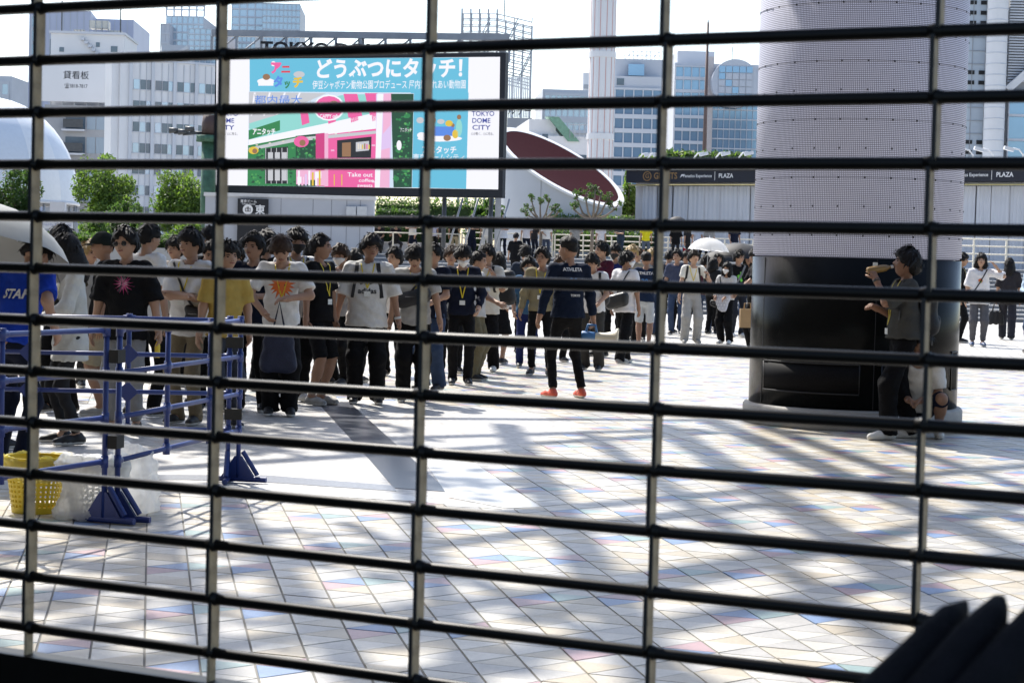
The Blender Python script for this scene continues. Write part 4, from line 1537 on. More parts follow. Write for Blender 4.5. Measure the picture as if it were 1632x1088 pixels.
pA, pB = G(178, 833), G(186, 832)
pA = Vector((pB.x - .06, pB.y - .05, 0))
pEnd = G(379, 768)
dirA = Vector((-.36, -.93, 0)).normalized()
barA = barrier((pA + dirA * 1.85).xy, pA.xy, (0, .5, 1), 'blue pipe barrier cut by the left edge, nearest the camera', feet=(1,))
barB = barrier(pB.xy, pEnd.xy, (0, .36, .72, 1), 'blue pipe barrier running back beside the white bag')
barC = barrier((pEnd.x - 1.95, pEnd.y - .12), (pEnd.x - .065, pEnd.y - .02), (0, .33, .66, 1), 'blue pipe barrier with diamond plates, crossing behind the bins', diamonds=True)
for (bar, Lu) in ((barB, 0.0), (barC, 1.885)):
    for z in (.90, .44):
        x0, x1 = (-.085, .022) if bar is barB else (Lu - .022, Lu + .088)
        MB().box(x0, x1, -.026, .026, z - .035, z + .035).build('clip', [M_CLIP], bar)

# ------------------------------------------------------------------ bins made of lattice baskets
def basket(parent, r0, r1, h, m, rows=9, n=30):
    b = MB()
    t = .003
    def ring(z0, z1):
        ra, rb = r0 + (r1 - r0) * z0 / h, r0 + (r1 - r0) * z1 / h
        b.lathe([(ra - t, z0), (ra + t, z0), (rb + t, z1), (rb - t, z1), (ra - t, z0)], n * 2)
    pitch = (h - .06) / rows
    ring(0, .035)
    ring(h - .035, h)
    for i in range(1, rows):
        z = .03 + i * pitch
        ring(z - .006, z + .006)
    for k in range(n):
        a = 2 * math.pi * k / n
        ca, sa = math.cos(a), math.sin(a)
        w = .0065
        vs = []
        for (r, z) in ((r0, .02), (r1, h - .02)):
            for dr in (-t * .8, t * .8):
                for s in (-w, w):
                    vs.append(((r + dr) * ca - s * sa, (r + dr) * sa + s * ca, z))
        b.add(vs, [(0, 1, 5, 4), (2, 6, 7, 3), (0, 4, 6, 2), (1, 3, 7, 5)])
    b.lathe([(0, .004), (r0, .004), (r0, .012), (0, .012)], n)
    b.lathe([(r1 - .004, h), (r1 + .014, h), (r1 + .014, h + .012), (r1 - .004, h + .012), (r1 - .004, h)], n * 2)
    return b.build('basket', [m], parent, False)


def noisy(v, s, amp, seed):
    from mathutils import noise as nz
    q = nz.noise_vector(Vector(v) * s + Vector((seed, seed * 2.3, -seed)))
    q2 = nz.noise_vector(Vector(v) * s * 2.7 + Vector((seed, 0, seed * 3)))
    return Vector(v) + q * amp + q2 * amp * .5


def crumple(prof, n, seed, amp, s=9.0):
    from mathutils import noise as nz
    fine = []
    for i in range(len(prof) - 1):
        for q in range(5):
            t = q / 5
            fine.append((prof[i][0] * (1 - t) + prof[i + 1][0] * t, prof[i][1] * (1 - t) + prof[i + 1][1] * t))
    fine.append(prof[-1])
    b = MB().lathe(fine, n * 2)
    out = []
    for v in b.v:
        v = noisy(v, s, amp, seed)
        c = nz.cell_vector(v * 38 + Vector((seed, 0, 0))) if False else nz.turbulence_vector(v * 11 + Vector((seed, 1, 2)), 4, True)
        r = Vector((v.x, v.y, .2 * v.z)).normalized()
        v = v + r * (c.x - .5) * amp * 1.1 + Vector((0, 0, (c.y - .5) * amp * .7))
        v.z = max(v.z, .002)
        out.append(tuple(v))
    b.v = out
    return b


def film(key, rgb, tr):
    m = mat(key, rgb, .35, var=.1, spec=.5)
    n, l = m.node_tree.nodes, m.node_tree.links
    t = n.new('ShaderNodeBsdfTranslucent')
    t.inputs[0].default_value = (*rgb, 1)
    tp = n.new('ShaderNodeBsdfTransparent')
    tp.inputs[0].default_value = (*rgb, 1)
    m1, m2 = n.new('ShaderNodeMixShader'), n.new('ShaderNodeMixShader')
    m1.inputs[0].default_value = .55
    m2.inputs[0].default_value = tr
    out = n['Material Output']
    l.new(n['Principled BSDF'].outputs[0], m1.inputs[1])
    l.new(t.outputs[0], m1.inputs[2])
    l.new(m1.outputs[0], m2.inputs[1])
    l.new(tp.outputs[0], m2.inputs[2])
    l.new(m2.outputs[0], out.inputs[0])
    return m


M_YEL = mat('yellow_plastic', (.62, .47, .03), .45, var=.08)
M_WPL = mat('white_plastic', (.62, .62, .58), .45, var=.05)
M_YBAG = film('yellow_film', (.78, .72, .25), .35)
M_WBAG = film('white_film', (.90, .90, .89), .3)
bp1 = G(56, 815)
bin1 = tag(empty('waste_basket', bp1), 'yellow lattice basket lined with a yellow plastic bag', 'bin')
basket(bin1, .125, .165, .30, M_YEL)
crumple([(.150, .18), (.160, .27), (.172, .318), (.186, .322), (.196, .30), (.190, .25), (.186, .225)], 48, 2, .022).build('bin_liner', [M_YBAG], bin1, True)
bp2 = G(150, 824)
bin2 = tag(empty('waste_basket', bp2), 'pale lattice basket inside a loose translucent white bag', 'bin')
basket(bin2, .125, .165, .30, M_WPL)
crumple([(.14, .003), (.20, .006), (.215, .03), (.19, .09), (.185, .2), (.198, .29), (.175, .335), (.13, .345)], 56, 5, .028, 7).build('bin_liner', [M_WBAG], bin2, True)
bp3 = G(212, 815)
bg3 = crumple([(0, .004), (.10, .003), (.15, .012), (.165, .06), (.135, .16), (.13, .25), (.105, .33), (.045, .365), (0, .35)], 52, 9, .035, 6)
ob3 = bg3.build('plastic_bag', [M_WBAG], None, True, loc=(bp3.x, bp3.y, .006))
tag(ob3, 'crumpled white plastic bag with small green print, beside the barrier foot', 'plastic bag')
M_GRN = mat('green_ink', (.03, .38, .12), .5, var=.1)
gb = MB()
for (x, z, r, s) in ((-.075, .27, .5, .045), (-.02, .25, -.3, .035), (.01, .06, .1, .05)):
    M = Matrix.Translation((x, -.152, z)) @ Matrix.Rotation(r, 4, 'Y')
    gb.box(-s / 2, s / 2, -.002, .002, -.007, .007, 0, M)
    gb.box(-s / 2, s / 4, -.002, .002, .012, .019, 0, M)
gb.build('print_mark', [M_GRN], ob3)

# ------------------------------------------------------------------ roller grille in front of the camera
U_G = .000165
Z0 = 2.6
TH = math.atan(U_G * F_PX)
gc = P(816, 420, Z0)
tdir = Vector((math.cos(TH), -math.sin(TH), 0))
ndir = Vector((-math.sin(TH), -math.cos(TH), 0))      # towards the camera
M_PIPE = mat('dark_bronze_pipe', (.0035, .0032, .0026), .42, var=.3, vscale=20, spec=.14)
M_LINK = mat('aged_link_plate', (.33, .25, .15), .65, metal=.05, var=.45, vscale=35, bump=.2, bscale=120)
M_LEDGE = mat('dark_link_edge', (.008, .008, .0085), .6, var=.2)
grille = empty('roller_grille', (gc.x, gc.y, 0), -TH)
tag(grille, 'dark pipe roller grille filling the opening in front of everything', 'grille')


def zbar(n): return EYE - (74 + 94 * n - 420) / F_PX * Z0


PR = .0079
for n in range(-5, 12):
    MB().tube([(-1.9, 0, zbar(n)), (1.9, 0, zbar(n))], PR, 14).build('pipe', [M_PIPE], grille, True)
LINKX = []
for px in (55, 349, 677, 1052, 1481):
    LINKX.append((px - CX) / (1 + U_G * (px - CX)) * Z0 / (F_PX * math.cos(TH)))
sp = (LINKX[4] - LINKX[0]) / 4
LINKX = [LINKX[0] - sp * 2, LINKX[0] - sp] + LINKX + [LINKX[4] + sp, LINKX[4] + 2 * sp]
pitch = zbar(0) - zbar(1)
linkm, ringm = {}, None
rb = MB().tube([(-.0085, 0, 0), (.0085, 0, 0)], .0088, 14)
rb.tube([(-.0035, 0, 0), (.0035, 0, 0)], .0100, 14)
ringm = mesh_from('ring', rb.v, rb.f, [M_PIPE], rb.m, True)
for par in (0, 1):
    o = -.0028 if par else .0028
    b = MB()
    b.box(-.0022 + o, .0022 + o, -.0085, .0115, .004, pitch - .004, 0)
    b.box(-.0032 + o, .0023 + o, -.0102, -.0086, .004, pitch - .004, 1)
    linkm[par] = mesh_from('link_plate', b.v, b.f, [M_LINK, M_LEDGE], b.m)
for i, x in enumerate(LINKX):
    for n in range(-4, 12):
        link('link_plate', linkm[(n + i) % 2], grille, (x, 0, zbar(n)))
        link('ring', ringm, grille, (x + (.002 if (n + i) % 2 else -.002), 0, zbar(n)))
zb = EYE - (1157 - 420) / F_PX * Z0
MB().box(-1.9, 1.9, -.02, .02, zb - .12, zb).build('bottom_rail', [M_PIPE], grille)
for i, x in enumerate(LINKX):
    MB().box(x - .0025, x + .0025, -.0075, .0075, zb - .01, zbar(11)).build('link_plate', [M_LINK], grille)

# ------------------------------------------------------------------ the doorway the camera stands in; its unseen facade is enlarged to block sky light
M_CONC = mat('dark_wall_paint', (.10, .095, .09), .8, var=.15, vscale=2)
rm = MB()
for (x0, x1, z0, z1) in ((-60, -2.3, 0, 27), (2.3, 60, 0, 27), (-2.3, 2.3, 2.5, 27)):
    rm.box(x0, x1, .12, .5, z0, z1)
rm.box(-2.3, -2.1, -5, .119, 0, 3.2)
rm.box(-2.3, 2.3, -5, .119, .008, .014)
tag(rm.build('doorway_walls', [M_CONC], None, loc=(gc.x, gc.y, 0), rot=(0, 0, -TH)), kind='structure')

# ------------------------------------------------------------------ dark padded folds in the lower right corner
M_FAB = mat('charcoal_cloth', (.0085, .0085, .0105), .9, var=.3, vscale=30, bump=.35, bscale=300, spec=.1)
bun = empty('padded_cloth', P(1560, 1080, 1.25))
tag(bun, 'three dark charcoal padded cloth ridges in the lower right corner', 'cloth')


def ridge(path, wid, Yd, name):
    """a soft ridge running along image-plane way points placed at real depth"""
    pts, rads = [], []
    for i, (x, y) in enumerate(path):
        pts.append(P(x, y, Yd + .02 * i) - bun.location)
        rads.append(wid[i] / F_PX * Yd)
    b = MB().tube(pts, rads, 18, sq=.9)
    b.v = [tuple(noisy(v, 26, .0022, len(name) + Yd)) for v in b.v]
    return b.build(name, [M_FAB], bun, True)


ridge([(1345, 1180), (1400, 1118), (1448, 1066), (1487, 1022), (1515, 990), (1530, 972), (1538, 960)], [48, 46, 42, 38, 29, 17, 5], 1.22, 'ridge')
ridge([(1395, 1210), (1455, 1142), (1505, 1080), (1548, 1026), (1576, 990), (1592, 968), (1600, 953)], [50, 49, 46, 41, 33, 21, 6], 1.20, 'ridge')
ridge([(1470, 1220), (1530, 1150), (1580, 1090), (1622, 1038), (1656, 996), (1690, 955), (1720, 915)], [52, 51, 48, 45, 42, 40, 36], 1.18, 'ridge')
# ------------------------------------------------------------------ people: bodies and clothes grown as smooth fields
class Field:
    def __init__(s, lo, hi, h):
        s.h = h
        s.lo = np.array(lo, float)
        s.n = np.maximum(4, np.ceil((np.array(hi) - s.lo) / h).astype(int) + 1)
        s.F = np.full(tuple(s.n), .5, np.float32)
        s.ax = [s.lo[i] + h * np.arange(s.n[i]) for i in range(3)]

    def cap(s, a, b, ra, rb, k=.03, sy=1.0, flat0=False, flat1=False):
        a, b = np.array(a, float), np.array(b, float)
        m = max(ra, rb) + k + 2.5 * s.h
        lo, hi = np.minimum(a, b) - m, np.maximum(a, b) + m
        i0 = np.clip(np.floor((lo - s.lo) / s.h).astype(int), 0, s.n - 1)
        i1 = np.clip(np.ceil((hi - s.lo) / s.h).astype(int) + 1, 1, s.n)
        if np.any(i1 <= i0): return
        X = s.ax[0][i0[0]:i1[0]][:, None, None] - a[0]
        Y = (s.ax[1][i0[1]:i1[1]][None, :, None] - a[1]) / sy
        Z = s.ax[2][i0[2]:i1[2]][None, None, :] - a[2]
        d = b - a
        d = np.array((d[0], d[1] / sy, d[2]))
        L2 = max(float(d @ d), 1e-9)
        t = (X * d[0] + Y * d[1] + Z * d[2]) / L2
        tc = np.clip(t, 0, 1)
        D = np.sqrt((X - tc * d[0]) ** 2 + (Y - tc * d[1]) ** 2 + (Z - tc * d[2]) ** 2) - (ra + (rb - ra) * tc)
        if sy != 1.0: D = D * (.5 + .5 * sy)
        L = math.sqrt(L2)
        if flat1: D = np.maximum(D, (t - 1) * L)
        if flat0: D = np.maximum(D, -t * L)
        sub = s.F[i0[0]:i1[0], i0[1]:i1[1], i0[2]:i1[2]]
        hh = np.maximum(k - np.abs(sub - D), 0) / k
        s.F[i0[0]:i1[0], i0[1]:i1[1], i0[2]:i1[2]] = np.minimum(sub, D) - hh * hh * k * .25

    def wrinkle(s, amp, seed, f=1.0):
        X, Y, Z = s.ax[0][:, None, None], s.ax[1][None, :, None], s.ax[2][None, None, :]
        w = np.sin(23 * f * X + 9 * np.sin(7 * Z + seed) + 13 * f * Y + seed) * np.sin(17 * f * Z + 4 * np.sin(11 * X + seed * 2))
        w = w + .6 * np.sin(41 * f * Z + 21 * X + 8 * np.sin(13 * Y + seed))
        s.F += (amp * w).astype(np.float32)

    def carve(s, a, b, r):
        X, Y, Z = s.ax[0][:, None, None] - a[0], s.ax[1][None, :, None] - a[1], s.ax[2][None, None, :] - a[2]
        d = np.array(b, float) - np.array(a, float)
        t = np.clip((X * d[0] + Y * d[1] + Z * d[2]) / max(1e-9, float(d @ d)), 0, 1)
        D = np.sqrt((X - t * d[0]) ** 2 + (Y - t * d[1]) ** 2 + (Z - t * d[2]) ** 2) - r
        s.F = np.maximum(s.F, -D.astype(np.float32))

    def above(s, z):
        s.F = np.maximum(s.F, (z - s.ax[2])[None, None, :].astype(np.float32))

    def mesh(s):
        F = s.F
        ins = F < 0
        c = ins[:-1, :-1, :-1].astype(np.int8)
        for dx in (0, 1):
            for dy in (0, 1):
                for dz in (0, 1):
                    if dx + dy + dz: c = c + ins[dx:F.shape[0] - 1 + dx, dy:F.shape[1] - 1 + dy, dz:F.shape[2] - 1 + dz]
        act = np.nonzero((c > 0) & (c < 8))
        nv = len(act[0])
        if nv == 0: return np.zeros((0, 3)), np.zeros((0, 4), int)
        idx = np.full(c.shape, -1, np.int32)
        idx[act] = np.arange(nv)
        A = np.stack(act, 1)
        corner = {}
        for dx in (0, 1):
            for dy in (0, 1):
                for dz in (0, 1):
                    corner[(dx, dy, dz)] = F[act[0] + dx, act[1] + dy, act[2] + dz]
        acc, cnt = np.zeros((nv, 3)), np.zeros(nv)
        ks = list(corner)
        for p in ks:
            for axis in range(3):
                if p[axis]: continue
                q = tuple(1 if i == axis else p[i] for i in range(3))
                fa, fb = corner[p], corner[q]
                m = (fa < 0) != (fb < 0)
                t = np.where(m, fa / np.where(np.abs(fa - fb) < 1e-9, 1e-9, fa - fb), 0)
                pos = np.tile(np.array(p, float), (nv, 1))
                pos[:, axis] = t
                acc += np.where(m[:, None], pos, 0)
                cnt += m
        V = (A + acc / cnt[:, None]) * s.h + s.lo
        quads = []
        for axis in range(3):
            sl0 = [slice(None)] * 3
            sl1 = [slice(None)] * 3
            sl0[axis], sl1[axis] = slice(0, -1), slice(1, None)
            a_, b_ = ins[tuple(sl0)], ins[tuple(sl1)]
            e = np.nonzero(a_ != b_)
            if len(e[0]) == 0: continue
            o1, o2 = [(1, 2), (2, 0), (0, 1)][axis]
            E = np.stack(e, 1)
            ok = (E[:, o1] > 0) & (E[:, o2] > 0) & (E[:, o1] < c.shape[o1]) & (E[:, o2] < c.shape[o2])
            E = E[ok]
            inside_first = a_[tuple(E.T)]

            def g(d1, d2):
                Q = E.copy()
                Q[:, o1] -= d1
                Q[:, o2] -= d2
                return idx[tuple(Q.T)]
            q = np.stack([g(0, 0), g(1, 0), g(1, 1), g(0, 1)], 1)
            q = np.where(inside_first[:, None], q, q[:, ::-1])
            quads.append(q[(q >= 0).all(1)])
        return V, np.concatenate(quads)


def fast_mesh(name, V, Q, mats, extra=None, mi=None):
    """mesh from a quad array plus extra small pieces (MB)"""
    V = np.asarray(V, float).reshape(-1, 3)
    loops = [np.asarray(Q, np.int32).ravel()]
    starts = list(range(0, len(Q) * 4, 4))
    tot = [4] * len(Q)
    mat_i = [0] * len(Q) if mi is None else list(mi)
    if extra is not None and len(extra.v):
        o = len(V)
        V = np.concatenate([V, np.array(extra.v, float)])
        pos = len(Q) * 4
        fl = []
        for f, m in zip(extra.f, extra.m):
            starts.append(pos)
            tot.append(len(f))
            pos += len(f)
            fl += [i + o for i in f]
            mat_i.append(m)
        loops.append(np.array(fl, np.int32))
    L = np.concatenate(loops)
    me = bpy.data.meshes.new(name)
    me.vertices.add(len(V))
    me.vertices.foreach_set('co', V.astype(np.float32).ravel())
    me.loops.add(len(L))
    me.loops.foreach_set('vertex_index', L)
    me.polygons.add(len(starts))
    me.polygons.foreach_set('loop_start', np.array(starts, np.int32))
    me.polygons.foreach_set('loop_total', np.array(tot, np.int32))
    for m in mats: me.materials.append(m)
    me.polygons.foreach_set('material_index', np.array(mat_i, np.int32))
    me.polygons.foreach_set('use_smooth', np.ones(len(starts), bool))
    me.update(calc_edges=True)
    me.validate()
    return me


V3 = lambda *a: np.array(a, float)


def ik(a, t, l1, l2, pole):
    a, t, pole = np.array(a, float), np.array(t, float), np.array(pole, float)
    d = t - a
    L = np.linalg.norm(d)
    mx = (l1 + l2) * .999
    if L > mx:
        d = d * mx / L
        L = mx
    u = d / max(L, 1e-6)
    x = (l1 * l1 - l2 * l2 + L * L) / (2 * L)
    hgt = math.sqrt(max(0, l1 * l1 - x * x))
    p = pole - u * (pole @ u)
    p = p / max(1e-6, np.linalg.norm(p))
    return a + u * x + p * hgt, a + d


def smooth01(a, b, x):
    t = np.clip((x - a) / (b - a), 0, 1)
    return t * t * (3 - 2 * t)


def sph_grid(nu, nv):
    th = np.pi * np.arange(nv + 1) / nv
    ph = 2 * np.pi * np.arange(nu) / nu
    T, Ph = np.meshgrid(th, ph, indexing='ij')
    d = np.stack([np.sin(T) * np.sin(Ph), -np.sin(T) * np.cos(Ph), np.cos(T)], -1).reshape(-1, 3)
    q = []
    for i in range(nv):
        for j in range(nu):
            j2 = (j + 1) % nu
            q.append((i * nu + j, (i + 1) * nu + j, (i + 1) * nu + j2, i * nu + j2))
    return d, np.array(q)


def head_surface(d, wide=1.0):
    x, y, z = d[:, 0], d[:, 1], d[:, 2]
    r = 1 / np.sqrt((x / (.077 * wide)) ** 2 + (y / .096) ** 2 + (z / .117) ** 2)
    fr = (y < 0)
    ax = np.abs(x)
    r = r + fr * .021 * np.exp(-((x / .12) ** 2 + ((z + .12) / .15) ** 2))
    r = r - fr * .008 * np.exp(-(((ax - .36) / .17) ** 2 + ((z - .10) / .11) ** 2))
    r = r + fr * .005 * np.exp(-((x / .22) ** 2 + ((z + .43) / .07) ** 2))
    r = r + fr * .006 * np.exp(-((x / .28) ** 2 + ((z + .78) / .15) ** 2))
    r = r + .004 * np.exp(-(((ax - .6) / .2) ** 2 + ((z + .12) / .2) ** 2)) * fr
    p = d * r[:, None]
    s = smooth01(.22, 1.0, -z)
    p[:, 0] *= 1 - .27 * s
    p[:, 1] = np.where(y > 0, p[:, 1] * (1 - .45 * s), p[:, 1] * (1 - .04 * s))
    return p


HD, HQ = sph_grid(30, 24)


def wig(x, seed):
    return np.sin(x * 3.1 + seed) * .5 + np.sin(x * 7.3 + seed * 2.1) * .3 + np.sin(x * 15.7 + seed * .7) * .25


def rotm(yaw, pitch, roll=0.0):
    return np.array(Matrix.Rotation(yaw, 3, 'Z') @ Matrix.Rotation(pitch, 3, 'X') @ Matrix.Rotation(roll, 3, 'Y'))


M_EYE = mat('eye_dark', (.012, .009, .008), .25, var=0)
M_BROW_NOSE_SHADE = mat('brow_hair_nose_shade', (.02, .015, .012), .8, var=0)
SKINS = [mat('skin_%d' % i, c, .55, var=.06, vscale=14, sub=.12, spec=.35) for i, c in enumerate(((.36, .215, .145), (.29, .165, .108), (.42, .265, .185), (.24, .13, .085)))]
LIPS = [mat('lips_%d' % i, c, .5, var=.03) for i, c in enumerate(((.24, .09, .075), (.20, .07, .055), (.28, .11, .09), (.16, .06, .045)))]
HAIRC = {'k': mat('hair_black', (.008, .007, .007), .62, var=.4, vscale=40, bump=.4, bscale=90, spec=.22),
         'b': mat('hair_brown', (.035, .018, .010), .62, var=.4, vscale=40, bump=.4, bscale=90, spec=.25),
         'y': mat('hair_blond', (.34, .23, .09), .5, var=.3, vscale=40, bump=.5, bscale=90)}


def cloth(rgb):
    key = 'cloth_%.3f_%.3f_%.3f' % tuple(rgb)
    return mat(key, rgb, .85, var=.12, vscale=9, bump=.7, bscale=15, spec=.12)


BLACK, NAVY, WHITE, GREY = (.0065, .0065, .0075), (.008, .011, .024), (.66, .65, .63), (.27, .27, .265)
CHAR, LGREY, BEIGE, OLIVE = (.022, .022, .024), (.42, .42, .41), (.34, .29, .20), (.12, .105, .065)
M_LAN = mat('lanyard_yellow', (.62, .48, .02), .5, var=.05)
M_CARD = mat('id_card', (.66, .68, .66), .35, var=.12, vscale=60)
M_MASKW = mat('mask_white', (.70, .70, .70), .8, var=.04)
M_MASKK = mat('mask_black', (.02, .02, .021), .8, var=.04)
M_MASKG = mat('mask_grey', (.36, .35, .34), .8, var=.04)
M_SHOEK = mat('shoe_black', (.016, .016, .017), .55, var=.15)
M_SHOEW = mat('shoe_white', (.60, .60, .58), .6, var=.1)
M_SHOEG = mat('shoe_grey', (.30, .29, .27), .65, var=.2)
M_SOLE = mat('shoe_sole', (.62, .61, .58), .6, var=.08)
M_SHOER = mat('shoe_coral', (.62, .10, .06), .5, var=.1)
M_SHOEB = mat('shoe_blue', (.02, .05, .13), .55, var=.1)
SHOES = {'k': M_SHOEK, 'w': M_SHOEW, 'g': M_SHOEG, 'r': M_SHOER, 'b': M_SHOEB}
PEOPLE = {}


class Fig:
    pass


def strip(b, bvh, pts, wid, off=.006, back=False, m=0, lift=.0):
    """ribbon laid on a surface along (x, z) way points seen from the front or the back"""
    out = []
    dirn = Vector((0, -1, 0)) if back else Vector((0, 1, 0))
    fine = []
    for i in range(len(pts) - 1):
        for k in range(6):
            t = k / 6
            fine.append((pts[i][0] * (1 - t) + pts[i + 1][0] * t, pts[i][1] * (1 - t) + pts[i + 1][1] * t))
    fine.append(pts[-1])
    last = None
    for (x, z) in fine:
        hit = bvh.ray_cast(Vector((x, .6 if back else -.6, z)), dirn)
        if hit[0] is None:
            if last is None: continue
            y = last
        else:
            y = hit[0].y
            last = y
        out.append(Vector((x, y + (off if back else -off), z)))
    if len(out) < 2: return
    vs, fs = [], []
    for i, p in enumerate(out):
        d = out[min(i + 1, len(out) - 1)] - out[max(0, i - 1)]
        sd = Vector((d.z, 0, -d.x))
        if sd.length < 1e-6: sd = Vector((1, 0, 0))
        sd = sd.normalized() * wid / 2
        vs += [p - sd, p + sd]
    for i in range(len(out) - 1): fs.append((2 * i, 2 * i + 1, 2 * i + 3, 2 * i + 2))
    b.add(vs, fs, m)


def project_mesh(me, bvh, cx, cz, back=False, off=.006):
    s = -1 if back else 1
    last = None
    for v in me.vertices:
        x, z = cx + v.co.x * s, cz + v.co.y
        hit = bvh.ray_cast(Vector((x, .6 if back else -.6, z)), Vector((0, -1 if back else 1, 0)))
        y = hit[0].y if hit[0] is not None else (last if last is not None else 0)
        last = y
        v.co = (x, y + (off if back else -off), z)
    return me


def hand(fld, extra, w, f, side, lat, palm, k, curl=.5):
    """palm grown into the body field, five finger tubes added to the same mesh"""
    w, f = Vector(w), Vector(f).normalized()
    lat = Vector(lat)
    lat = (lat - f * lat.dot(f)).normalized()
    palm = f.cross(lat) * (1 if f.cross(lat).dot(Vector(palm)) > 0 else -1)
    for o in (-.024, 0, .024):
        fld.cap(w - f * .01, w + f * .085 * k + lat * o * k, .024 * k, .017 * k, k=.02)
    for i, (o, L) in enumerate(((.031, .070), (.011, .080), (-.010, .075), (-.030, .058))):
        p0 = w + f * .075 * k + lat * o * k
        pts, d = [p0], f.copy()
        for s_ in range(3):
            d = (d + palm * curl * (.55 if s_ == 0 else .9)).normalized()
            pts.append(pts[-1] + d * L * k * (.42, .34, .26)[s_])
        extra.tube(pts, [.0095 * k, .009 * k, .008 * k, .0055 * k], 6)
    p0 = w + f * .025 * k + lat * .024 * k
    d = (f * .65 + lat * .7 + palm * .35).normalized()
    p1 = p0 + d * .04 * k
    p2 = p1 + (d * .6 + f * .6 + palm * .3 * curl).normalized() * .035 * k
    extra.tube([p0, p1, p2], [.0125 * k, .0105 * k, .007 * k], 6)
    return w + f * .085 * k + palm * .022 * k


def hair_mesh(style, col, k, seed, wide):
    d = HD
    x, y, z = d[:, 0], d[:, 1], d[:, 2]
    az = np.abs(np.arctan2(x, -y))
    saz = np.arctan2(x, -y)
    front = {'bangs': .33, 'short': .56, 'fade': .62, 'part': .46, 'long': .36, 'messy': .42, 'bob': .34}[style]
    side = {'bangs': -.12, 'short': .06, 'fade': .30, 'part': -.10, 'long': -.9, 'messy': -.15, 'bob': -.75}[style]
    back = {'bangs': -.62, 'short': -.50, 'fade': -.15, 'part': -.62, 'long': -.95, 'messy': -.65, 'bob': -.9}[style]
    line = np.where(az < .62, front, np.where(az < 1.05, front + (side - front) * smooth01(.62, 1.05, az), np.where(az < 1.75, side, side + (back - side) * smooth01(1.75, 2.2, az))))
    line = line + .10 * wig(saz * 2.2, seed) * (1 if style not in ('fade', 'short') else .4)
    if style == 'part': line = line + .22 * np.exp(-((saz - .15) / .22) ** 2)
    g = np.clip((z - line) / .10, 0, 1)
    th = {'bangs': .032, 'short': .022, 'fade': .010, 'part': .032, 'long': .027, 'messy': .036, 'bob': .030}[style]
    if style == 'fade': th = .008 + .026 * smooth01(.35, .75, z)
    clump = .006 * wig(saz * 5 + z * 4, seed) + .004 * np.sin(saz * 23 + z * 9 + seed)
    base = head_surface(d, wide)
    rr = np.linalg.norm(base, axis=1)
    R = np.where(g > 0, rr + (th + clump) * (.35 + .65 * g), rr - .014)
    P_ = base / rr[:, None] * R[:, None]
    if style in ('long', 'bob'):
        low = (z < -.05) & (az > .85)
        drop = {'long': 1.25, 'bob': .45}[style]
        P_[:, 2] = np.where(low, P_[:, 2] * (1 + drop * smooth01(.05, .8, -z)), P_[:, 2])
        wdn = np.where(low, 1 + .55 * smooth01(.1, .8, -z), 1)
        P_[:, 0] *= wdn
        P_[:, 1] = np.where(low & (y > -.2), P_[:, 1] * (1 + .8 * smooth01(.1, .9, -z)) + .02 * smooth01(.1, .9, -z), P_[:, 1])
    return P_


def tufts(b, HM, style, seed, rot, k, c):
    """loose locks lying over the hair cap so that its outline breaks up"""
    rng = random.Random(int(seed * 1000))
    rr = np.linalg.norm(HM, axis=1)
    ok = [i for i in range(len(HM)) if HD[i, 2] > (-.1 if style not in ('long', 'bob') else -.3) and rr[i] > .10]
    n = 90 if style in ('messy', 'bangs', 'part') else 60
    fwd = style in ('bangs', 'messy', 'part', 'bob')
    for _ in range(n):
        i = rng.choice(ok)
        d = HD[i]
        if d[1] < -.25 and d[2] < .62: continue
        p = HM[i] * 1.005
        crown = np.array((.1 * math.sin(seed), .35, .94))
        t = d - crown
        t = t - d * (t @ d)
        L = np.linalg.norm(t)
        t = t / L if L > .05 else np.array((rng.uniform(-1, 1), rng.uniform(-1, 1), 0))
        t = t + np.array((rng.uniform(-.35, .35), rng.uniform(-.35, .35), 0))
        w = np.cross(d, t)
        w = w / max(1e-6, np.linalg.norm(w))
        ln, wd = rng.uniform(.035, .065) * (1.3 if style in ('messy',) else 1), rng.uniform(.006, .011)
        lift = rng.uniform(.004, .014) * (1.4 if style == 'messy' else 1)
        pts = [p - t * .01, p + t * ln * .5 + d * lift, p + t * ln + d * (lift * .9) - np.array((0, 0, .008))]
        vs = [pts[0] - w * wd, pts[0] + w * wd, pts[1] - w * wd * .8, pts[1] + w * wd * .8, pts[2]]
        b.add([rot @ (v * k) + c for v in vs], [(0, 1, 3, 2), (2, 3, 4)])


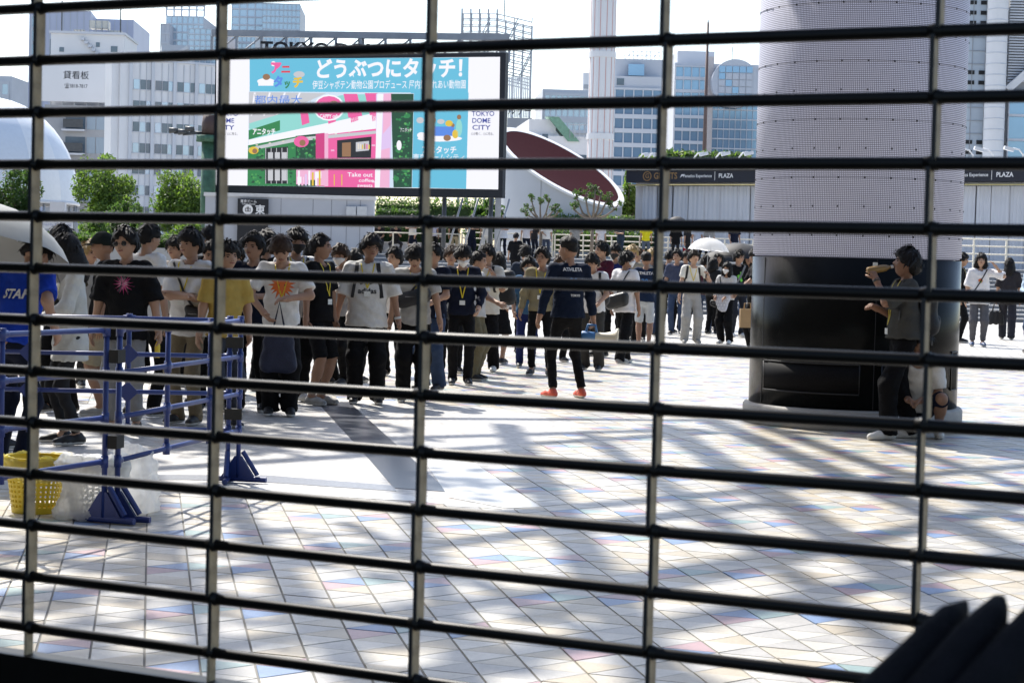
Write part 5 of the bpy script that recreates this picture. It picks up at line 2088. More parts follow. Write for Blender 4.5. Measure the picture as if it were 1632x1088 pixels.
def person(key, label, xh, yt, yf, top=('tee', WHITE), legs=('long', BLACK), hair=('bangs', 'k'), yaw=0.0, skin=0, shoes='k', la=None, ra=None,
           hy=0.0, hp=0.0, hr=0.0, bend=0.0, feet=None, lan=False, mask=None, glasses=None, cap=None, hip=None, H=None, Y=None, z=0.0, res=None, build=1.0,
           curl=(.5, .5), group=None, lpole=None, rpole=None, prints=(), wear=None, lean=0.0):
    """la / ra: wrist targets of the arm on the viewer's left / right when the person faces the camera (metres at 1.72 m height)"""
    if Y is None:
        base = G(xh - .025 * (yf - yt), yf, z)
        if H is None: H = (yf - yt) / (yf - horizon(xh)) * (EYE - z)
    else:
        H = H or min(1.82, max(1.5, P(xh, yt, Y).z - z))
        q = P(xh, yt + 5, Y)
        base = Vector((q.x, Y, z))
    base.z = z
    if hip is None: k = H / 1.74
    else: k = 1.68 / 1.74
    seed = (len(PEOPLE) * 1.7 + .3) % 6.28
    prg = random.Random(len(PEOPLE) * 13 + 5)
    hy += prg.uniform(-.28, .28)
    hp += prg.uniform(-.10, .07)
    hr += prg.uniform(-.08, .08)
    lean += prg.uniform(-.035, .035)
    if la is None and ra is None and hip is None:
        q_ = prg.random()
        if q_ < .16: ra = (.10, -.31, 1.14)
        elif q_ < .30: la = (-.09, -.30, 1.06)
        elif q_ < .40: ra = (.13, -.16, 1.36)
        elif q_ < .52: la, ra = (-.22, -.10, .90), (.27, .03, .85)
        elif q_ < .62: la, ra = (-.06, -.27, 1.02), (.07, -.28, 1.04)
    dist = base.y
    h = res or (.0138 if dist < 24 else (.018 if dist < 34 else (.022 if dist < 45 else .030)))
    S_ = lambda v: np.array(v, float) * k
    hz = (hip if hip is not None else .915)
    hipc = S_((0, 0, hz))
    cb, sb_ = math.cos(bend), math.sin(bend)
    cl, sl_ = math.cos(lean), math.sin(lean)

    def up(v):
        v = np.array(v, float)
        dz = v[2] - .915
        y = v[1] * cb - dz * sb_
        zz = v[1] * sb_ + dz * cb
        x = v[0] * cl + zz * sl_
        zz = -v[0] * sl_ + zz * cl
        return S_((x, y, zz + hz))
    bw = build
    neck, headc = up((0, .005, 1.455)), None
    shl, shr = up((-.172 * bw, .0, 1.405)), up((.172 * bw, .0, 1.405))
    hr_ = rotm(hy, hp, hr)
    nb = up((0, -.006, 1.500))
    headc = nb + hr_ @ S_((0, -.016, .106))
    la = up((-.255 * bw, -.03, .84)) if la is None else S_(la)
    ra = up((.255 * bw, -.03, .84)) if ra is None else S_(ra)
    ell, wl_ = ik(shl, la, .285 * k, .25 * k, lpole or (-.5, .8, -.3))
    elr, wr_ = ik(shr, ra, .285 * k, .25 * k, rpole or (.5, .8, -.3))
    feet = feet or ((-.105 + .02 * math.sin(seed), .03 * math.sin(seed * 3)), (.105 + .02 * math.cos(seed), -.03 * math.sin(seed * 3)))
    hips, knees, anks = [], [], []
    for s_, ft in zip((-1, 1), feet):
        hp_ = hipc + S_((s_ * .088, 0, -.02))
        tgt = S_((ft[0], ft[1] + .02, .085 if len(ft) < 3 else .085 + ft[2]))
        kn, an = ik(hp_, tgt, .425 * k, .42 * k, (s_ * .12 if hip is None else s_ * .5, -1, .05))
        hips.append(hp_)
        knees.append(kn)
        anks.append(an)
    allp = np.array([shl, shr, ell, elr, wl_, wr_, headc, hipc] + hips + knees + anks)
    lo, hi = allp.min(0) - .27 * k, allp.max(0) + .27 * k
    lo[2] = min(lo[2], -.03)
    # ---- body
    f = Field(lo, hi, h * 1.15)
    ext = MB()
    f.cap(up((-.13, 0, 1.40)), up((.13, 0, 1.40)), .058 * k, .058 * k)
    f.cap(up((0, 0, 1.30)), up((0, 0, 1.06)), .128 * k * bw, .115 * k * bw, sy=.66)
    f.cap(up((0, 0, 1.0)), up((0, 0, .90)), .12 * k * bw, .13 * k * bw, sy=.72)
    f.cap(up((0, .012, 1.42)), nb + hr_ @ S_((0, .004, .05)), .054 * k, .047 * k)
    f.cap(nb + hr_ @ S_((0, 0, .07)), nb + hr_ @ S_((0, .010, .13)), .050 * k, .060 * k, k=.02)
    for sh_, el, wr in ((shl, ell, wl_), (shr, elr, wr_)):
        f.cap(sh_, el, .047 * k, .040 * k)
        f.cap(el, wr, .040 * k, .027 * k)
    for hp_, kn, an in zip(hips, knees, anks):
        lg = 1.0 if legs[0] in ('short', 'skirt') else .62
        f.cap(hp_, kn, .078 * k * lg, .052 * k * lg)
        f.cap(kn * .78 + an * .22, an, .054 * k * lg, .036 * k * lg)
        f.cap(kn, kn * .6 + an * .4, .050 * k * lg, .052 * k * lg)
        f.cap(an, an + S_((0, -.10, -.045)), .036 * k, .03 * k)
    fig = Fig()
    fig.grip = []
    for s_, el, wr, cu in ((-1, ell, wl_, curl[0]), (1, elr, wr_, curl[1])):
        d = wr - el
        fig.grip.append(hand(f, ext, wr, d, s_, (0, -1, .15), (-s_, 0, 0) if abs(d[2]) > abs(d[1]) else (0, 0, -1), k, cu))
    VB, QB = f.mesh()
    wide = .97 + .05 * math.sin(seed * 5)
    HS = 1.075
    hv = (hr_ @ (head_surface(HD, wide) * k * HS).T).T + headc
    ext.add(hv, HQ, 0)

    def onhead(x, y, z_, off=0.0):
        dd = np.array([[x, y, z_]], float)
        dd /= np.linalg.norm(dd)
        p = head_surface(dd, wide)[0]
        p = p * (1 + off / np.linalg.norm(p))
        return (hr_ @ (p * k * HS)) + headc
    RM = Matrix([list(r) for r in hr_]).to_4x4()
    for s_ in (-1, 1):
        ext.ell(onhead(s_ * .36, -.93, .10, .0005), (.0165 * k, .006 * k, .0068 * k), 8, 5, 1, RM)
        a_, b_, c_ = onhead(s_ * .20, -.95, .245, .002), onhead(s_ * .37, -.9, .285, .002), onhead(s_ * .52, -.82, .25, .002)
        ext.tube([a_, b_, c_], [.0048 * k, .0058 * k, .0030 * k], 5, 2)
        ext.ell(onhead(s_ * 1.0, .12, -.02, -.002), (.010 * k, .019 * k, .031 * k), 8, 6, 0, RM)
    ext.ell(onhead(0, -.95, -.45, -.001), (.027 * k, .005 * k, .0075 * k), 8, 5, 3, RM)
    ext.tube([onhead(-.24, -.93, -.45, .003), onhead(0, -.95, -.46, .0045), onhead(.24, -.93, -.45, .003)], .0022 * k, 4, 2)
    for s_ in (-1, 1): ext.ell(onhead(s_ * .075, -.97, -.245, .001), (.006 * k, .004 * k, .003 * k), 6, 4, 2, RM)  # dark nostril dots paint the shade under the nose
    root = link('person', fast_mesh('person', VB, QB, [SKINS[skin], M_EYE, M_BROW_NOSE_SHADE, LIPS[skin]], ext), None, base, (0, 0, yaw))
    tag(root, label, 'person', group)
    # ---- hair, hat, mask, glasses
    if cap is None or hair[0] in ('long', 'bob', 'bangs', 'part'):
        HM = hair_mesh(hair[0], hair[1], k, seed * 3, wide)
        hv = (hr_ @ (HM * k * HS).T).T + headc
        tb_ = MB()
        if dist < 60 and hair[0] != 'fade': tufts(tb_, HM, hair[0], seed, hr_, k * HS, headc)
        link('hair', fast_mesh('hair', hv, HQ, [HAIRC[hair[1]]], tb_), root)
    if cap is not None:
        base_h = head_surface(HD, wide)
        rr = np.linalg.norm(base_h, axis=1)
        zz = HD[:, 2] + .10 * HD[:, 1]
        R = np.where(zz > .16, rr + .022, rr - .016)
        hv = (hr_ @ (base_h / rr[:, None] * R[:, None] * k * HS).T).T + headc
        eb = MB()
        if cap[0] == 'cap':
            vs = []
            for i in range(9):
                a_ = -1.15 + 2.3 * i / 8
                for (rad, dz) in ((.092, .030), (.092 + .075 * math.cos(a_ * .9), .014)):
                    for th in (0, .005):
                        p = np.array((math.sin(a_) * rad * .9, -math.cos(a_) * rad * 1.08, dz + th)) * k
                        vs.append(hr_ @ p + headc)
            fs = []
            for i in range(8):
                o = i * 4
                fs += [(o + 1, o + 3, o + 7, o + 5), (o, o + 4, o + 6, o + 2), (o + 2, o + 6, o + 7, o + 3)]
            eb.add(vs, fs)
        link('cap' if cap[0] == 'cap' else 'hat', fast_mesh('cap', hv, HQ, [cloth(cap[1])], eb), root)
    if mask:
        base_h = head_surface(HD, wide)
        rr = np.linalg.norm(base_h, axis=1)
        az = np.abs(np.arctan2(HD[:, 0], -HD[:, 1]))
        g = (az < 1.05) & (HD[:, 2] < -.03 - .12 * az) & (HD[:, 2] > -.86 + .25 * az)
        R = np.where(g, rr + .011 + .006 * np.cos(az * 1.5), rr - .014)
        hv = (hr_ @ (base_h / rr[:, None] * R[:, None] * k * HS).T).T + headc
        eb = MB()
        for s_ in (-1, 1):
            eb.tube([onhead(s_ * .82, -.5, -.25, .004), onhead(s_ * .98, -.1, -.1, .004), onhead(s_ * 1, .2, .05, .008)], .0018 * k, 4)
        link('face_mask', fast_mesh('mask', hv, HQ, [mask], eb), root)
    if glasses:
        gb = MB()
        for s_ in (-1, 1):
            c = onhead(s_ * .36, -.93, .09, .014)
            if glasses == 'sun':
                gb.ell(c, (.026 * k, .006 * k, .020 * k), 14, 6, 0, RM)
            else:
                pts = [Vector(c) + (RM @ Vector((.025 * k * math.cos(t), 0, .020 * k * math.sin(t)))) for t in np.linspace(0, 2 * math.pi, 13)]
                gb.tube(pts, .0018 * k, 5, 0, caps=False)
            gb.tube([onhead(s_ * .62, -.78, .12, .010), onhead(s_ * .95, -.2, .12, .009), onhead(s_ * 1, .15, .10, .010)], .002 * k, 5)
        gb.tube([onhead(-.12, -.98, .12, .012), onhead(.12, -.98, .12, .012)], .002 * k, 5)
        gb.build('sunglasses' if glasses == 'sun' else 'spectacles', [mat('glasses_black', (.01, .01, .012), .15, var=0)], root, True)
    # ---- top
    kind, tc = top[0], top[1]
    ez = {'tee': .030, 'over': .045, 'long': .024, 'shirt': .035, 'coat': .05, 'slim': .016}[kind]
    hem = {'tee': .86, 'over': .80, 'long': .88, 'shirt': .80, 'coat': .58, 'slim': .95}[kind]
    if len(top) > 2: hem = top[2]
    f = Field(lo, hi, h)
    f.cap(up((-.135 * bw, 0, 1.405)), up((.135 * bw, 0, 1.405)), .066 * k, .066 * k, k=.05)
    f.cap(up((0, 0, 1.315)), up((0, 0, 1.12)), (.128 * bw + ez * .8) * k, (.122 * bw + ez) * k, k=.05, sy=.70)
    f.cap(up((0, 0, 1.14)), up((0, 0, max(hem, .60))), (.122 * bw + ez) * k, (.150 * bw + ez * 1.1) * k, k=.04, sy=.82, flat1=True)
    for sh_, el, wr in ((shl, ell, wl_), (shr, elr, wr_)):
        if kind in ('tee', 'over', 'slim'):
            e = sh_ + (el - sh_) * {'tee': .78, 'over': 1.0, 'slim': .62}[kind]
            f.cap(sh_, e, .062 * k, (.055 + ez * .75) * k, k=.04, flat1=True)
        else:
            f.cap(sh_, el, .062 * k, (.046 + ez * .5) * k, k=.04)
            f.cap(el, el + (wr - el) * .94, (.046 + ez * .5) * k, (.034 + ez * .4) * k, k=.03, flat1=True)
    f.wrinkle(.0055 if kind != 'slim' else .0025, seed, .9)
    f.carve(nb - S_((0, -.0, .055)), nb + S_((0, 0, .12)), .072 * k)
    VT, QT = f.mesh()
    mt = fast_mesh('shirt', VT, QT, [cloth(tc)])
    sh_o = link({'tee': 'shirt', 'over': 'shirt', 'long': 'shirt', 'shirt': 'shirt', 'coat': 'coat', 'slim': 'shirt'}[kind], mt, root)
    bvh = BVHTree.FromPolygons([Vector(v) for v in VT], [tuple(int(i) for i in q) for q in QT])
    if kind == 'vest': pass
    # ---- legs
    lk, lc = legs
    f = Field(lo, hi, h)
    wd = {'long': 1.0, 'wide': 1.38, 'slim': .84, 'short': 1.15, 'skirt': 1.0, 'jog': 1.2, 'tights': .72}[lk]
    f.cap(up((0, 0, 1.02)), hipc + S_((0, 0, -.015)), .118 * k * bw, .130 * k * bw, k=.04, sy=.76, flat0=True)
    if lk == 'skirt':
        f.cap(hipc, hipc + S_((0, 0, -.44)), .14 * k, .235 * k, k=.05, sy=.8, flat1=True)
    else:
        for hp_, kn, an in zip(hips, knees, anks):
            f.cap(hp_, kn, (.080 * (.82 + .18 * wd)) * k, .066 * wd * k, k=.05, flat1=(lk == 'short'))
            if lk != 'short':
                e = an + S_((0, 0, -.035 if lk in ('wide', 'long') else .03))
                f.cap(kn, e, .064 * wd * k, (.058 if lk != 'jog' else .042) * wd * k, k=.04, flat1=True)
    f.wrinkle(.004, seed + 1, 1.0)
    VL, QL = f.mesh()
    link({'short': 'shorts', 'skirt': 'skirt'}.get(lk, 'trousers'), fast_mesh('trousers', VL, QL, [cloth(lc)]), root)
    # ---- shoes
    for s_, an in zip((-1, 1), anks):
        toe = S_((s_ * .025, -.175, 0))
        g = np.array((an[0], an[1], an[2] - .085 * k))
        hs = max(h * .75, .009)
        f = Field(g + S_((-.09, -.26, -.02)), g + S_((.09, .10, .15)), hs)
        f.cap(g + S_((0, .035, .045)), g + toe * .55 + S_((0, 0, .046)), .040 * k, .043 * k, k=.02)
        f.cap(g + toe * .5 + S_((0, 0, .042)), g + toe + S_((0, 0, .030)), .043 * k, .036 * k, k=.02)
        f.cap(g + S_((0, .01, .06)), g + S_((0, 0, .10)), .043 * k, .040 * k, k=.02, flat1=True)
        f.above(float(g[2]) + .003)
        VS, QS = f.mesh()
        if len(QS):
            cz = VS[QS].mean(1)[:, 2] - g[2]
            link('shoe', fast_mesh('shoe', VS, QS, [SHOES[shoes], M_SOLE], mi=(cz < .028 * k).astype(int)), root)
    # ---- lanyard, prints
    if lan:
        zt = up((0, 0, 1.455))[2]
        zl = up((0, 0, lan if isinstance(lan, float) else 1.10))[2]
        lb = MB()
        for s_ in (-1, 1): strip(lb, bvh, [(s_ * .070 * k, zt), (s_ * .050 * k, zt * .6 + zl * .4), (0, zl)], .013 * k)
        if lb.v:
            lo_ = lb.build('lanyard', [M_LAN], root)
            hit = bvh.ray_cast(Vector((0, -.6, zl - .05 * k)), Vector((0, 1, 0)))
            yy = hit[0].y if hit[0] is not None else -.12
            MB().box(-.034 * k, .034 * k, yy - .012, yy - .008, zl - .085 * k, zl - .03 * k).build('id_card', [M_CARD], lo_)
    for (nm, me, cx, cz, bk) in prints:
        project_mesh(me, bvh, cx * k, up((0, 0, cz))[2], bk)
        link(nm, me, root)
    fig.root, fig.k, fig.bvh, fig.up, fig.S = root, k, bvh, up, S_
    fig.wl, fig.wr, fig.ell, fig.elr, fig.headc, fig.base, fig.yaw, fig.hips = wl_, wr_, ell, elr, headc, base, yaw, hips
    fig.world = lambda v: Vector(base) + Matrix.Rotation(yaw, 3, 'Z') @ Vector(v)
    PEOPLE[key] = fig
    return fig


# ------------------------------------------------------------------ things people carry
M_BAGK = mat('bag_black', (.014, .014, .016), .6, var=.2, vscale=12, bump=.25, bscale=60)
M_BAGN = mat('bag_navy', (.012, .016, .040), .6, var=.2, vscale=12, bump=.25, bscale=60)
M_BAGG = mat('bag_grey', (.16, .16, .165), .65, var=.25, vscale=12)


def backpack(key, label, m=M_BAGK, front_straps=True, size=1.0, side=0.0):
    f = PEOPLE[key]
    k = f.k
    o = tag(empty('backpack', f.base, f.yaw), label, 'backpack')
    c = f.up((0, .20, 1.18)) + f.S((side, 0, 0))
    fl = Field(c - .30 * k, c + .30 * k, .016)
    s = size
    fl.cap(c + f.S((-.085 * s, 0, .12 * s)), c + f.S((.085 * s, 0, .12 * s)), .075 * k, .075 * k, k=.04)
    fl.cap(c + f.S((-.085 * s, .01, -.13 * s)), c + f.S((.085 * s, .01, -.13 * s)), .09 * k, .09 * k, k=.08)
    fl.cap(c + f.S((-.10 * s, .01, -.13 * s)), c + f.S((-.09 * s, 0, .12 * s)), .07 * k, .065 * k, k=.06)
    fl.cap(c + f.S((.10 * s, .01, -.13 * s)), c + f.S((.09 * s, 0, .12 * s)), .07 * k, .065 * k, k=.06)
    fl.cap(c + f.S((0, .01, -.1 * s)), c + f.S((0, 0, .1 * s)), .085 * k, .075 * k, k=.06)
    fl.wrinkle(.002, 2)
    V, Q = fl.mesh()
    body = link('bag_body', fast_mesh('bag', V, Q, [m]), o)
    fp = Field(c - .30 * k, c + .34 * k, .016)
    fp.cap(c + f.S((-.06 * s, .085, -.09 * s)), c + f.S((.06 * s, .085, -.09 * s)), .065 * k, .065 * k, k=.04, sy=.6)
    V, Q = fp.mesh()
    link('front_pocket', fast_mesh('pocket', V, Q, [m]), o)
    sb = MB()
    for s_ in (-1, 1):
        b1 = MB()
        if front_straps:
            zt, z1, z2 = f.up((0, 0, 1.462))[2], f.up((0, 0, 1.28))[2], f.up((0, 0, 1.10))[2]
            strip(b1, f.bvh, [(s_ * .105 * k, zt), (s_ * .125 * k, z1), (s_ * .150 * k, z2)], .042 * k, .010)
        if b1.v: b1.build('strap', [m], o)
    return o


def cross_bag(key, label, m=M_BAGK, pos=(.12, 1.0), flip=1, size=(.11, .05, .07), back=False, cat='shoulder bag', strapw=.022):
    f = PEOPLE[key]
    k = f.k
    o = tag(empty('shoulder_bag', f.base, f.yaw), label, cat)
    x, z = pos[0] * k, f.up((0, 0, pos[1]))[2]
    hit = f.bvh.ray_cast(Vector((x, .6 if back else -.6, z)), Vector((0, -1 if back else 1, 0)))
    y = hit[0].y if hit[0] is not None else (.14 if back else -.14)
    y += .03 if back else -.03
    c = np.array((x, y, z))
    fl = Field(c - .28, c + .28, .014)
    sx, sy, sz = (v * k for v in size)
    for q in (-1, 1):
        fl.cap(c + V3(-sx, 0, q * sz * .5 + flip * sx * .25), c + V3(sx, 0, q * sz * .5 - flip * sx * .25), sy, sy, k=.05)
    fl.wrinkle(.0025, 1)
    V, Q = fl.mesh()
    link('bag_body', fast_mesh('bag', V, Q, [m]), o)
    b = MB()
    zs = f.up((0, 0, 1.45))[2]
    strip(b, f.bvh, [(x + sx * .6 * flip, z), (x * .2 - flip * .02, (z + zs) / 2), (-flip * .12 * k, zs)], strapw, .012, back)
    if b.v: b.build('strap', [m], o)
    b = MB()
    b.box(x - sx * .7, x + sx * .7, y - sy - .006, y - sy + .002, z + sz * .15, z + sz * .15 + .008)
    b.build('zip', [M_BAGG], o)
    return o


def umbrella(label, grip, top, R, m, up_axis, under=None, ribs=8, sag=.35):
    grip, top = Vector(grip), Vector(top)
    ax = Vector(up_axis).normalized()
    o = tag(empty('umbrella', grip), label, 'umbrella')
    MT = ax.to_track_quat('Z', 'Y').to_matrix().to_4x4()
    MT.translation = top - grip
    b = MB()
    n, rr = ribs * 4, 7
    vs, fs = [], []
    for i in range(rr + 1):
        t = i / rr
        for j in range(n):
            a = 2 * math.pi * j / n
            lob = 1 - .05 * (1 - math.cos(ribs * a)) * .5 * t
            r = R * math.sin(t * 1.25) / math.sin(1.25) * lob
            z = -R * sag * (1 - math.cos(t * 1.45)) / (1 - math.cos(1.45)) * 1.25 + .02 * R * (1 - math.cos(ribs * a)) * t
            vs.append(MT @ Vector((r * math.cos(a), r * math.sin(a), z)))
    for i in range(rr):
        for j in range(n):
            j2 = (j + 1) % n
            fs.append((i * n + j, (i + 1) * n + j, (i + 1) * n + j2, i * n + j2))
    b.add(vs, fs)
    b.build('canopy', [m], o, True)
    b = MB()
    for q in range(ribs):
        a = 2 * math.pi * q / ribs
        pts = []
        for i in range(rr + 1):
            t = i / rr
            r = R * math.sin(t * 1.25) / math.sin(1.25)
            pts.append(MT @ Vector((r * math.cos(a), r * math.sin(a), -R * sag * (1 - math.cos(t * 1.45)) / (1 - math.cos(1.45)) * 1.25 - .008)))
        b.tube(pts, .003, 4)
    tag(b.build('ribs', [W_STEEL], o), kind='stuff')
    MB().tube([(0, 0, 0), tuple(top - grip + ax * .04)], .006, 8).build('shaft', [W_STEEL], o, True)
    MB().tube([tuple(-ax * .10), tuple(ax * .03)], .014, 8).build('handle', [M_BLK], o, True)
    return o
# ------------------------------------------------------------------ who stands where
def flat_mesh(polys, mats):
    """flat print: list of (points, material index) in the print's own plane, finely split so that it can follow the cloth"""
    vs, fs, mi = [], [], []
    for pts, m in polys:
        c = (sum(p[0] for p in pts) / len(pts), sum(p[1] for p in pts) / len(pts))
        n = len(pts)
        o = len(vs)
        for t in (1.0, .66, .33):
            vs += [(c[0] + (p[0] - c[0]) * t, c[1] + (p[1] - c[1]) * t, 0) for p in pts]
        vs.append((c[0], c[1], 0))
        for r in range(2):
            for i in range(n): 
                fs.append((o + r * n + i, o + r * n + (i + 1) % n, o + (r + 1) * n + (i + 1) % n, o + (r + 1) * n + i))
                mi.append(m)
        for i in range(n):
            fs.append((o + 2 * n + i, o + 2 * n + (i + 1) % n, o + 3 * n))
            mi.append(m)
    return mesh_from('print', vs, fs, mats, mi)


def burst(r, n, seed, r2=.62):
    rng = random.Random(seed)
    return [(math.cos(2 * math.pi * i / n) * r * (rng.uniform(.85, 1.15) if i % 2 else rng.uniform(r2 * .85, r2 * 1.1)),
             math.sin(2 * math.pi * i / n) * r * (rng.uniform(.85, 1.15) if i % 2 else rng.uniform(r2 * .85, r2 * 1.1))) for i in range(n)]


def bar2(x0, y0, x1, y1, w):
    d = Vector((x1 - x0, y1 - y0)).normalized()
    s_ = Vector((-d.y, d.x)) * w / 2
    return [(x0 + s_.x, y0 + s_.y), (x1 + s_.x, y1 + s_.y), (x1 - s_.x, y1 - s_.y), (x0 - s_.x, y0 - s_.y)]


INK_W, INK_K = mat('ink_white', (.72, .72, .72), .7, var=.03), mat('ink_dark', (.03, .035, .04), .7, var=.05)
INK_O, INK_P = mat('ink_orange', (.62, .14, .03), .7, var=.08), mat('ink_pink', (.60, .05, .22), .7, var=.05)
INK_G, INK_B, INK_C = mat('ink_lime', (.16, .55, .06), .7, var=.05), mat('ink_blue', (.05, .22, .50), .7, var=.05), mat('ink_grey', (.40, .40, .40), .7)
PQ = 'people queueing across the plaza'
PT = 'people up on the terrace'
CROSS = dict(la=(.11, -.20, 1.15), ra=(-.11, -.17, 1.17), lpole=(-1, .1, -.5), rpole=(1, .1, -.5))
PHONE = dict(la=(-.05, -.30, 1.16), ra=(.06, -.30, 1.16), lpole=(-1, .2, -.8), rpole=(1, .2, -.8))

# -- left end of the queue
person('staff_blue', 'staff member in a royal blue shirt lettered on the back, by the left edge', 28, 386, 745, ('tee', (.012, .045, .36)), ('long', NAVY), ('short', 'k'), 2.75, hp=.8, bend=.34, H=1.62,
       la=(-.27, -.12, 1.0), ra=(.26, -.1, .95), group=PQ, prints=[('print', text_mesh('STAFF', .085, INK_W, .03), -.03, 1.27, True)])
person('under_parasol', 'dark haired person under the grey parasol, cut by the left edge', -8, 372, 0, ('tee', (.05, .05, .06)), ('long', BLACK), ('messy', 'k'), 2.4, Y=14.2, la=(-.2, -.2, 1.3), group=PQ)
person('woman_white', 'long haired woman in a loose white overshirt, in profile behind the blue barrier', 118, 374, 708, ('shirt', (.50, .50, .47), .70), ('slim', CHAR), ('long', 'k'), -1.15, hp=.30, shoes='k', skin=2,
       la=(-.1, -.30, 1.08), ra=(.16, -.30, 1.02), lan=1.08, group=PQ)
person('behind_woman', 'dark head just above the long haired woman', 101, 362, 0, ('tee', OLIVE), ('long', BLACK), ('bangs', 'k'), -.4, Y=17.6, group=PQ)
person('cap_man', 'man in a black cap and beige shorts, in profile facing left', 170, 371, 662, ('tee', BLACK), ('short', BEIGE), ('short', 'k'), -1.4, cap=('cap', (.012, .016, .014)), shoes='g', skin=1, group=PQ)
person('curly', 'curly light haired head behind the black cap', 146, 387, 0, ('tee', GREY), ('long', CHAR), ('messy', 'y'), .5, Y=21, group=PQ)
sp_polys = [(burst(.085, 30, 3, .25), 0), ([(x * .8, y * .8 + .005) for x, y in burst(.075, 26, 9, .3)], 1)]
sp_polys += [([(-.045, -.06), (-.02, .0), (-.012, .05), (.0, .065), (.012, .05), (.01, .0), (.05, -.065), (.035, -.068), (0, -.02), (-.03, -.065)], 2)]
person('shades', 'man in sunglasses and a black shirt with pink and white splash print', 207, 365, 690, ('over', BLACK), ('jog', (.22, .22, .225)), ('part', 'k'), -.08, glasses='sun', hy=-.2, skin=0, shoes='k',
       la=(-.29, -.03, .84), ra=(.30, -.05, .84), group=PQ, prints=[('print', flat_mesh(sp_polys, [INK_P, INK_C, INK_K]), 0, 1.27, False)])
person('white_back', 'tall man in a white shirt seen from behind, above the sunglasses man', 233, 356, 0, ('tee', WHITE), ('long', BLACK), ('short', 'k'), 2.5, Y=17.4, lan=False, group=PQ)
person('small_face', 'half hidden dark haired man left of the man with crossed arms', 283, 379, 0, ('tee', (.3, .28, .26)), ('long', BLACK), ('bangs', 'k'), -.3, Y=21.5, group=PQ)
person('crossed', 'man with crossed arms in a white shirt and khaki trousers', 306, 367, 676, ('over', WHITE), ('long', (.20, .165, .11)), ('bangs', 'k'), -.35, hy=-.25, lan=1.16, group=PQ, **CROSS)
person('maskblack_a', 'man with a black mask right of the man with crossed arms', 336, 365, 0, ('tee', BLACK), ('long', BLACK), ('bangs', 'k'), -.5, Y=19, mask=M_MASKK, group=PQ)
person('forehead', 'lowered dark head next to the yellow shirt', 340, 396, 0, ('tee', CHAR), ('long', BLACK), ('short', 'k'), .2, hp=.3, Y=18.2, H=1.6, group=PQ)
person('yellow', 'person in a mustard yellow shirt beside the barrier end', 362, 388, 682, ('tee', (.40, .275, .07)), ('long', (.045, .05, .065)), ('messy', 'k'), .55, la=(-.25, .02, .86), ra=(.2, -.12, .9), shoes='k', group=PQ)
person('curly_b', 'curly haired man smiling between the yellow and navy shirts', 377, 390, 0, ('tee', NAVY), ('long', BLACK), ('messy', 'k'), -.2, Y=20.5, group=PQ)
person('navy', 'man in a plain navy shirt with a white inner collar', 407, 374, 655, ('tee', NAVY), ('long', BLACK), ('part', 'k'), -.15, hy=-.15, skin=1, group=PQ)
person('behind_navy', 'dark hair showing just behind the navy shirted man', 424, 370, 0, ('tee', CHAR), ('long', BLACK), ('messy', 'k'), 2.8, Y=21, group=PQ)
fl_polys = [(burst(.125, 34, 12, .62), 0), ([(-.055, .01), (-.02, -.012), (-.022, .006)], 1), ([(.055, .01), (.02, -.012), (.022, .006)], 1)]
person('orange', 'man looking down in a white shirt with an orange burst print', 452, 388, 662, ('tee', WHITE), ('wide', BLACK), ('bangs', 'b'), .12, hp=.62, hy=.15, bend=.16, H=1.68, shoes='k', skin=0,
       la=(-.16, -.24, .98), ra=(.05, -.30, 1.12), lpole=(-1, .3, -.2), rpole=(1, .3, -.3), lan=1.12, group=PQ, prints=[('print', flat_mesh(fl_polys, [INK_O, INK_K]), 0, 1.25, False)])
person('maskblack_b', 'tall man with black mask and rucksack straps behind the orange print', 473, 366, 640, ('tee', WHITE), ('long', BLACK), ('bangs', 'k'), .35, mask=M_MASKK, lan=1.2, shoes='w', group=PQ)
person('between', 'dark hair between the masked man and the profile man', 494, 386, 0, ('tee', BLACK), ('long', BLACK), ('bob', 'k'), 2.9, Y=22, group=PQ)
person('profile', 'man in profile facing right in a black shirt and striped shorts', 511, 375, 645, ('tee', BLACK), ('short', BLACK), ('short', 'k'), 1.05, hy=.25, shoes='g', lan=1.12, skin=1, group=PQ)
person('mask_w', 'brown haired man with a white mask behind the profile man', 546, 391, 0, ('tee', (.3, .3, .3)), ('long', BLACK), ('bangs', 'b'), -.6, Y=22.5, mask=M_MASKW, hp=.15, group=PQ)
person('behind_adi', 'dark head between the white mask and the big white shirt', 565, 399, 0, ('tee', BLACK), ('long', BLACK), ('bob', 'k'), 2.7, Y=23, group=PQ)
ad_print = flat_mesh([(bar2(-.055 + i * .045, -.02, -.085 + i * .045, .035 + i * .02, .032), i % 2) for i in range(3)], [INK_K, mat('ink_teal', (.06, .14, .15), .7)])
person('adidas', 'stocky man with glasses in a white shirt with a sports print, arms hanging', 588, 376, 643, ('over', (.58, .57, .54)), ('wide', BLACK), ('bangs', 'k'), .08, hy=.18, glasses='round', shoes='k', build=1.15,
       la=(-.32, -.02, .86), ra=(.33, -.03, .86), lan=1.2, skin=1, group=PQ, prints=[('print', ad_print, 0, 1.26, False), ('print', text_mesh('adidas', .075, INK_K, .03), 0, 1.17, False)])
person('far_white', 'slim man in a white shirt between the big white shirt and the waist bag', 630, 396, 0, ('tee', WHITE), ('long', BLACK), ('part', 'k'), -.25, hy=-.2, Y=24.5, lan=1.2, skin=2, group=PQ)
person('waistbag', 'man with bowed head in a grey shirt with a black sling bag', 664, 404, 640, ('tee', (.36, .36, .35)), ('wide', BLACK), ('bangs', 'k'), .05, hp=.55, bend=.10, H=1.64, la=(-.27, -.04, .86), ra=(.28, -.04, .86), lan=1.24, group=PQ)
